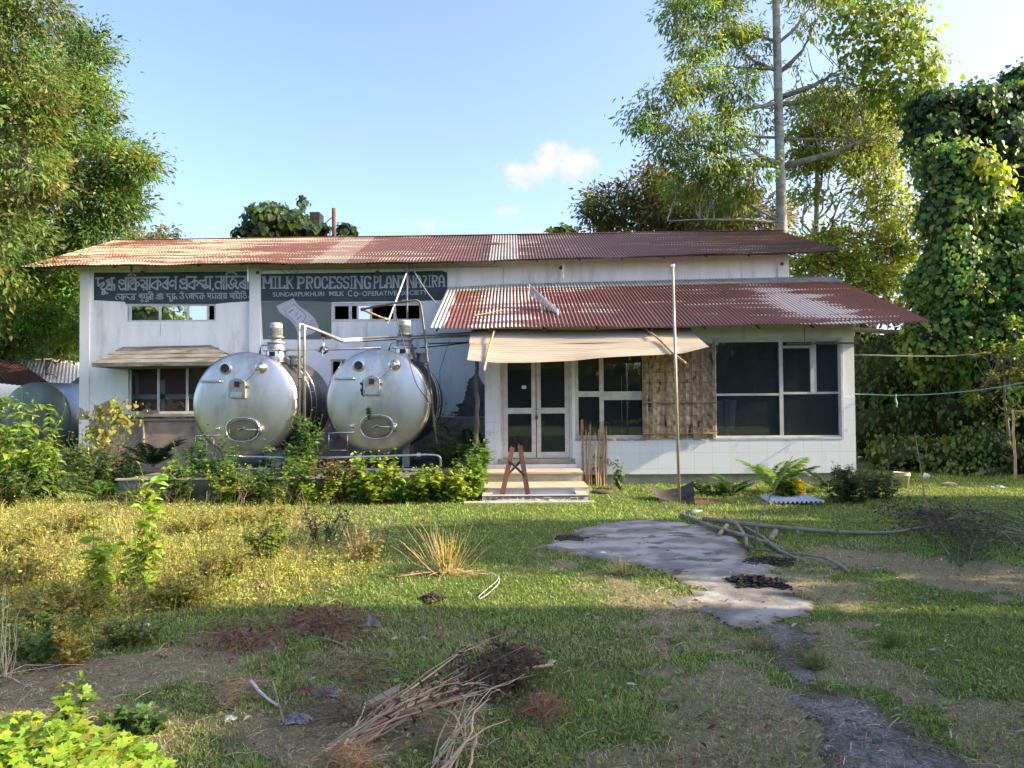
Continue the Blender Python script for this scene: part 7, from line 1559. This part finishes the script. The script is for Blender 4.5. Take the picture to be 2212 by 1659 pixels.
weed('leafy wild tangle at the foot of the plinth near the gap', P3(690, 1088), .45, 14, .5, 0.075, SUNL, 328, per=9)
for k_, (vx_, vy_, h_, lab_) in enumerate([(400, 1082, .62, 'leafy weed against the left part of the plinth front'), (490, 1086, .5, 'bushy weed on the ground below the left stand'), (560, 1088, .42, 'green weed below the left end of the drain pipe'), (630, 1088, .7, 'tall leafy weed at the foot of the twin pipes'), (805, 1088, .45, 'weed thicket between the bright weeds below the right tank'), (870, 1088, .45, 'yellow-green weed below the oval hatch of the right tank'), (935, 1086, .40, 'leafy weed in front of the bend of the drain pipe'), (995, 1084, .55, 'green weed near the right end of the plinth')]):
    weed(lab_, P3(vx_, vy_), h_*1.25, 7, .4, .085, [GRN, SUNL, (.09, .15, .03)][k_ % 3], 370+k_, per=12, branch=2, warm=SUNL, wf=.3)
weed('small vine on the burnt patch of the right tank', at(800, 905, 13.93), .28, 4, .05, .05, (.05, .09, .02), 329, per=8)
weed('sapling inside the ring of bamboo stakes', gc_, .95, 7, .17, .075, (.055, .095, .022), 330, per=12, branch=1, name='sapling', cat='sapling')
weed('drooping plant right of the bamboo stakes', P3(1340, 1058), .55, 4, .18, .10, (.05, .08, .02), 331, per=6, droop=.8)
# right of the door along the wall
fern('large bright fern against the white tiles', P3(1672, 1066), 1.1, 11, (.085, .165, .035), 332, el=(40, 88))
fern('low fern left of the large bright fern', P3(1580, 1072), .6, 10, (.045, .095, .025), 333, el=(35, 75))
fern('dark fern bank at the right corner of the annex', P3(1790, 1062), .7, 10, (.035, .07, .022), 334, el=(25, 75))
fern('dark fern right of the annex corner', P3(1840, 1060), .6, 9, (.035, .07, .022), 335, el=(25, 75))
weed('broad-leaved plant in front of the large fern', P3(1700, 1078), .42, 12, .3, .11, (.10, .17, .03), 336, per=9, warm=(.45, .33, .02), wf=.10)
weed('yellow-leaved plant beside the white corrugated sheet', P3(1718, 1075), .30, 6, .14, .13, (.48, .36, .02), 337, per=6)
weed('dark dead-leaved shrub between the ferns and the bucket', P3(1830, 1085), .62, 24, .65, .06, (.040, .060, .022), 338, per=11, branch=3, name='shrub', cat='shrub')
weed('dull weeds in front of the bucket', P3(1900, 1078), .55, 18, .5, .06, (.055, .075, .03), 339, per=10, branch=2)
weed('low weeds along the base of the annex', P3(1540, 1068), .30, 16, .5, .06, (.05, .09, .025), 340, per=8)
# field plants
for lab_, vv_, h_, sp_, sd_ in weed_q:
    weed(lab_, P3(*vv_), h_*.72, 26, sp_, .035, (.24, .26, .05), sd_, per=12, branch=3, warm=(.34, .27, .08), wf=.4, stemc=(.22, .18, .08), droop=.1)
weed('tall sunlit weed standing alone in the left field', P3(318, 1285), 1.13, 3, .10, .10, (.22, .31, .045), 341, per=20, branch=1, wr=.62, stemc=(.20, .22, .05), droop=.35)
weed('leafy weed beside the tall one in the left field', P3(232, 1300), .78, 4, .18, .10, (.19, .27, .04), 342, per=15, branch=1, wr=.62, stemc=(.18, .20, .05), droop=.35)
weed('broad-leaved weed at the feet of the tall weed', P3(290, 1265), .42, 7, .22, .09, (.17, .25, .04), 343, per=10, branch=1, wr=.62)
weed('scraggly sunlit weed at the right side of the field', P3(585, 1205), .5, 12, .28, .05, (.14, .19, .035), 344, per=12, branch=2)
weed('yellowing weed at the left edge of the field', P3(60, 1190), .38, 18, .5, .05, (.25, .23, .05), 345, per=10, branch=2)
weed('small green weed in the shade behind the field', P3(270, 1100), .42, 3, .10, .07, (.06, .12, .03), 346, per=8)
weed('thin weed with pale flowers in the middle lawn', P3(790, 1215), .42, 8, .22, .04, (.20, .20, .07), 347, per=10, branch=2, stemc=(.28, .16, .09))
weed('dark leafless twiggy weed in the shaded lawn', P3(700, 1180), .55, 10, .35, .035, (.05, .07, .03), 348, per=8, branch=3, stemc=(.09, .07, .05))
weed('yellow flowering weed in the near left shade', P3(150, 1440), .36, 6, .14, .03, (.34, .30, .07), 349, per=26, branch=2, stemc=(.2, .17, .06))
weed('feathery green weeds at the near left edge', P3(90, 1420), .30, 16, .36, .04, (.14, .19, .05), 350, per=16, branch=2)
weed('second clump of feathery weeds behind the bare ground', P3(300, 1385), .20, 12, .32, .035, (.17, .19, .06), 351, per=14, branch=2)
weed('small bright sprig above the foreground bush', P3(165, 1580), .26, 4, .12, .06, (.14, .22, .03), 352, shape=LOB, wr=1.0, per=8)
weed('little green plant on the bare ground', P3(265, 1565), .10, 8, .12, .045, (.07, .14, .03), 353, per=6, shape=LOB, wr=1.0)
weed('green seedling patch right of the little plant', P3(330, 1575), .10, 9, .14, .045, (.06, .12, .03), 354, per=6, shape=LOB, wr=1.0)
# straw tuft
def tuft(label, base, h, n_, spr, colr, seed, name='straw_tuft', leafy=True):
    g1 = np.random.default_rng(seed); t = thing(name, label, 'grass tuft', tuple(base)); b = MB()
    for k in range(n_):
        a = g1.random()*6.28; rr = spr*g1.random(); f_ = base+[rr*.4*math.cos(a), rr*.3*math.sin(a), 0]; hh = h*(.45+.55*g1.random()); tp_ = f_+[rr*1.2*math.cos(a)+g1.normal(0, .05), rr*math.sin(a), hh]
        W_ = wav(f_, tp_, 6, .02, seed=seed+k); b.tube(W_, np.linspace(.0030, .0012, 6), 4, caps=False, c=palette(g1, 1, colr, .2)[0])
    for k in range(int(n_*.5)):
        a = g1.random()*6.28; l_ = h*(.3+.7*g1.random()); b.tube(wav(base+[0, 0, .02], base+[l_*math.cos(a), l_*.6*math.sin(a), .02], 5, .03, seed=seed+k+500), .0022, 3, caps=False, c=palette(g1, 1, colr, .2)[0])
    b.build('stalks', M['stem'], t); return t
tuft('tuft of tall golden straw in the middle of the lawn', P3(965, 1240), .50, 70, .30, (.48, .34, .16), 401)
weed('yellow leafy weed in the heart of the straw tuft', P3(968, 1236), .34, 9, .12, .05, (.30, .30, .05), 402, per=12)
tuft('thin straw stalks left of the golden straw tuft', P3(770, 1205), .42, 22, .22, (.36, .24, .12), 403)
tuft('pale straw stems at the left edge in the foreground', P3(10, 1465), .55, 12, .15, (.42, .34, .22), 404)
tuft('dry grass tuft at the lower edge of the concrete pad', P3(1345, 1240), .16, 60, .16, (.30, .26, .10), 405)
tuft('dry grass tuft on the gravel path edge', P3(1640, 1400), .12, 60, .13, (.22, .20, .08), 406)
tuft('small green tuft by the gravel at lower right', P3(1765, 1440), .12, 50, .10, (.12, .14, .04), 407)
tuft('green tuft in the right lawn', P3(1930, 1395), .12, 50, .09, (.10, .15, .03), 408)
# foreground bush with lobed leaves
fb = thing('foreground_bush', 'bright lobed-leaved bush filling the bottom left corner', 'bush', tuple(P3(120, 1700)))
g1 = np.random.default_rng(500); b = MB(); s_ = MB(); n = 4200; PP = []
for k in range(n):
    vx = -240+g1.random()*620; top = np.interp(vx, [-240, 0, 60, 150, 230, 300, 340, 400], [1548, 1555, 1562, 1572, 1582, 1600, 1625, 1700]); vy = top+g1.random()**1.3*220; q = gr(vx, vy, .16+.10*g1.random()); PP.append(q)
PP = np.array(PP); n = len(PP); hgt = .13+.16*fbm(PP[:, 0], PP[:, 1], .25, 4); PP[:, 2] = hgt*(.55+.45*g1.random(n)); a = g1.random(n)*6.28
leaves(b, PP, np.stack([np.cos(a), np.sin(a), .15+0*a], 1)+g1.normal(0, .15, (n, 3)), np.array([0, -.25, 1])+g1.normal(0, .35, (n, 3)), .034+.034*g1.random(n), 1.0, palette(g1, n, (.20, .31, .032), .18, (.36, .40, .05), .3), LOB)
for q in PP[::9]: s_.tube([[q[0]+g1.normal(0, .03), q[1]+g1.normal(0, .03), -.01], q], [.0035, .0018], 4, caps=False, c=np.array([.12, .15, .04]))
b.build('foliage', M['leaf'], fb); s_.build('stems', M['stem'], fb)

# ------------------------------------------------------------------ sticks, logs and brush
def stick(name, pts, r0_, r1_, m_, label, cat='stick', seed=0, k=7, amp=.006):
    P_ = np.array([gr(p[0], p[1], p[2] if len(p) > 2 else r0_) for p in pts]); P_ = bend(P_, .12, 4) if len(P_) > 2 else np.linspace(P_[0], P_[1], 6)
    P_ = P_+np.random.default_rng(seed).normal(0, amp*min(1, r0_/.03)**1.5, P_.shape)*[1, 1, .5]; b = MB(); b.tube(P_, np.linspace(r0_, r1_, len(P_)), k); return tag(b.build(name, M[m_], smooth=True), label, cat)
stick('fallen_bamboo', [(1519, 1121, .05), (1627, 1134, .06), (1781, 1148, .05), (1861, 1152, .04), (1941, 1150, .06), (2008, 1136, .10), (2038, 1125, .14), (2129, 1104, .2)], .030, .014, 'wood_grey', 'long grey green stem lying from the pad far to the right', 'stem', 1)
stick('log', [(1471, 1111, .03), (1537, 1137, .05), (1622, 1161, .05), (1657, 1172, .04), (1698, 1190, .03)], .026, .022, 'wood_grey', 'straight grey log crossing under the long stem on the pad', 'log', 2)
stick('log', [(1657, 1172, .04), (1690, 1192, .03), (1736, 1212, .02)], .024, .010, 'wood_grey', 'short forked branch pointing to the lower right of the log pile', 'log', 3)
stick('log', [(1712, 1196, .03), (1774, 1202, .05), (1800, 1213, .05), (1838, 1236, .02)], .014, .016, 'wood_grey', 'bent dark stick lying on the grass right of the log pile', 'log', 4)
stick('log', [(1551, 1157, .03), (1572, 1134, .06)], .026, .028, 'wood_grey', 'short stubby log propped at the left of the log pile', 'log', 5)
stick('log', [(1592, 1134, .06), (1612, 1162, .04), (1613, 1182, .03)], .026, .020, 'wood_grey', 'crooked log hanging down over the pad from the pile', 'log', 6)
stick('log', [(1610, 1140, .04), (1645, 1158, .05), (1668, 1176, .03)], .02, .018, 'wood_grey', 'slanting branch in the middle of the log pile', 'log', 7)
stick('log', [(1664, 1166, .03), (1675, 1148, .06)], .034, .034, 'wood_grey', 'thick stub of wood at the right of the log pile', 'log', 8)
stick('log', [(1566, 1117, .06), (1590, 1132, .05)], .022, .02, 'bamboo', 'pale freshly cut stub at the top of the log pile', 'log', 9)
stick('thin_stick', [(1613, 1182, .02), (1640, 1190, .03), (1662, 1186, .03)], .012, .010, 'dark_wood', 'dark thin stick along the lower edge of the log pile', 'stick', 10)
def upstick(name, pts, r0_, r1_, m_, label, seed=0, cat='stick'):
    P_ = wav(pts[0], pts[1], 4, .0) if len(pts) == 2 else bend(pts, .15, 4); b = MB(); b.tube(P_, np.linspace(r0_, r1_, len(P_)), 6); return tag(b.build(name, M[m_], smooth=True), label, cat)
c = gr(1630, 1184); Yq = c[1]
upstick('upright_stick', [c, at(1636, 1123, Yq), at(1657, 1085, Yq+.1), at(1686, 1035, Yq+.2), at(1712, 985, Yq+.3)], .012, .004, 'wood_grey', 'thin crooked stick standing up from the log pile')
c = gr(2008, 1136, .1); Yq = c[1]
upstick('upright_stick', [c, at(2005, 1101, Yq), at(1996, 1074, Yq), at(1991, 1020, Yq), at(1976, 935, Yq)], .014, .004, 'bamboo', 'tall thin sapling stick rising from the long stem at right')
stick('forked_twig', [(1999, 1144, .06), (2027, 1165, .05), (2058, 1208, .02)], .010, .007, 'bamboo', 'pale thin branch running down from the long stem', 'twig', 12)

def brush(label, name, vbase, vtip, n_, r_, spread, colr, seed, h=(.05, .3), leafc=None, nl=0, k=4, jit=25, amp=.05, zf=1.0):
    """heap of thin stems running roughly from one picture region to another"""
    g1 = np.random.default_rng(seed); b = MB(); c = gr(*vbase); t = thing(name, label, 'brush', tuple(c)); tips = []
    for q in range(n_):
        a = gr(vbase[0]+g1.normal(0, jit*.4), vbase[1]+g1.normal(0, jit*.2), .01+.03*g1.random()); f_ = .45+.6*g1.random()
        e_ = gr(vbase[0]+(vtip[0]-vbase[0])*f_+g1.normal(0, spread[0]), vbase[1]+(vtip[1]-vbase[1])*f_+g1.normal(0, spread[1]), .02+h[0]+(h[1]-h[0])*g1.random()*f_)
        W_ = wav(a, e_, 9, amp*(.5+g1.random()), sag=-.05*g1.random(), seed=seed*7+q); W_[:, 2] = np.maximum(W_[:, 2]*zf, .01)
        b.tube(W_, np.linspace(r_*(.5+g1.random()), r_*.3, 9), k, caps=False, c=palette(g1, 1, colr, .25)[0]); tips.append(W_)
        for s in range(int(2+3*g1.random())):
            o_ = W_[int(3+g1.random()*5)]; b.tube(wav(o_, o_+g1.normal(0, .09, 3)*[1, 1, .35*zf]+[0, 0, .01], 4, .02, seed=seed+q+s), [r_*.35, r_*.3, r_*.22, r_*.15], 3, caps=False, c=palette(g1, 1, colr, .25)[0])
    b.build('stems', M['stem'], t)
    if nl:
        f_ = MB(); T_ = np.concatenate([w_[4:] for w_ in tips]); P_ = T_[g1.integers(0, len(T_), nl)]+g1.normal(0, .035, (nl, 3)); P_[:, 2] = np.maximum(P_[:, 2], .01)
        leaves(f_, P_, rdir(g1, nl), rdir(g1, nl), .02+.04*g1.random(nl), .4, palette(g1, nl, leafc, .3), OVA); f_.build('dead_leaves', M['blade'], t)
    return t
STRAWC = (.27, .21, .14); DKB = (.085, .060, .042); RB = (.17, .105, .065)
brush('bundle of long pale uprooted stems fanning across the bottom centre', 'brush_bundle', (738, 1605), (1085, 1415), 26, .0052, (46, 30), STRAWC, 601, h=(.03, .26), leafc=(.06, .045, .035), nl=160, k=6, jit=45, amp=.025)
brush('second fan of pale bent stems below the first bundle', 'brush_bundle', (960, 1665), (1075, 1480), 13, .0055, (45, 35), (.30, .24, .16), 602, h=(.04, .18), k=5, jit=60, amp=.03)
brush('dark dead-leaved tops of the uprooted bundle', 'dead_brush', (1040, 1500), (1110, 1405), 46, .0035, (34, 20), (.13, .09, .06), 603, h=(.02, .16), leafc=(.085, .062, .042), nl=1500, jit=90, amp=.08, zf=.8)
brush('thin dark twigs spread left of the uprooted bundle', 'dead_brush', (800, 1560), (600, 1500), 34, .003, (60, 30), (.12, .09, .06), 604, h=(.01, .12), jit=90, amp=.08)
brush('tangled brown roots beside the plastic bag on the lawn', 'root_heap', (740, 1345), (640, 1310), 120, .0028, (45, 16), RB, 605, h=(.02, .20), leafc=(.09, .065, .045), nl=350, jit=110, amp=.10, zf=.5)
brush('matted root heap at the edge of the bare ground', 'root_heap', (560, 1365), (470, 1385), 90, .0025, (55, 14), RB, 606, h=(.01, .10), leafc=(.10, .075, .05), nl=200, jit=110, amp=.08, zf=.5)
brush('dry brush heap between the bare ground and the lawn', 'dead_brush', (820, 1450), (700, 1420), 60, .003, (70, 18), (.17, .13, .08), 607, h=(.01, .10), jit=130, amp=.08, zf=.5)
brush('orange fibrous root ball at the foot of the stem bundle', 'root_ball', (745, 1640), (770, 1625), 90, .0022, (22, 18), (.30, .19, .10), 608, h=(.01, .10), jit=40, amp=.06, zf=.6)
brush('orange-brown root ball right of the dead-leaved tops', 'root_ball', (1165, 1520), (1180, 1535), 80, .0022, (22, 12), (.22, .13, .07), 609, h=(.01, .10), jit=40, amp=.06, zf=.6)
brush('wiry straw nest on the bare ground at the left', 'root_heap', (530, 1480), (500, 1500), 60, .0022, (30, 16), (.27, .20, .11), 610, h=(.01, .09), jit=60, amp=.07, zf=.5)
brush('dark fallen brushwood around the earth mound at right', 'brushwood', (2140, 1150), (1960, 1110), 60, .004, (60, 18), (.085, .075, .05), 611, h=(.05, .45), leafc=(.045, .04, .03), nl=900, jit=140, amp=.12)
brush('green thorny brushwood spreading at the right edge', 'brushwood', (2090, 1210), (2110, 1130), 46, .0035, (60, 22), (.085, .095, .045), 612, h=(.05, .35), leafc=(.05, .08, .03), nl=500, jit=60, amp=.10)
brush('thin straight canes at the right edge of the yard', 'cane_heap', (2260, 1170), (2080, 1120), 26, .006, (30, 18), (.22, .21, .12), 613, h=(.03, .20), jit=60, amp=.03)
brush('wilted branch with drooping black leaves below the bucket', 'wilted_branch', (2050, 1128), (1890, 1090), 12, .006, (20, 10), (.14, .11, .07), 614, h=(.15, .40), leafc=(.035, .04, .022), nl=420, jit=25, amp=.06)
stick('white_stick', [(541, 1470, .06), (561, 1496, .05), (604, 1528, .02)], .010, .007, 'white_rope', 'bleached curved stick on the ground at the left of the brush', 'stick', 21)
stick('white_stick', [(590, 1472, .08), (612, 1560, .02)], .006, .004, 'bamboo', 'thin pale stick standing among the litter', 'stick', 22)
stick('pale_branch', [(1105, 1447, .04), (1150, 1443, .04), (1195, 1436, .03)], .012, .010, 'bamboo', 'short pale branch ending at the white scrap', 'branch', 23)
stick('curved_twig', [(640, 1378, .05), (700, 1376, .10), (760, 1400, .06), (800, 1440, .02)], .004, .003, 'wood_grey', 'thin arching twig over the near lawn', 'twig', 24)
stick('curved_twig', [(1040, 1450, .10), (1090, 1415, .22), (1170, 1382, .22)], .006, .003, 'dark_wood', 'dark twig arching up from the dead-leaved tops', 'twig', 25)
stick('dry_stalk', [(1212, 1200, .0), (1188, 1146, .25)], .005, .003, 'bamboo', 'single orange dry stalk leaning by the concrete pad', 'stalk', 26)
stick('twisted_vine', [(955, 1530, .12), (985, 1545, .16), (1000, 1585, .10), (1010, 1640, .03)], .006, .005, 'bamboo', 'twisted orange vine lying across the stem bundle', 'vine', 27)
b = MB(); pl_ = [gr(763, 1548, .03), gr(778, 1530, .03), gr(868, 1482, .03), gr(860, 1500, .03)]; slab4(b, pl_, (0, 0, 1), .02); tag(b.build('plank', M['wood_grey']), 'weathered grey board lying behind the stem bundle', 'board')
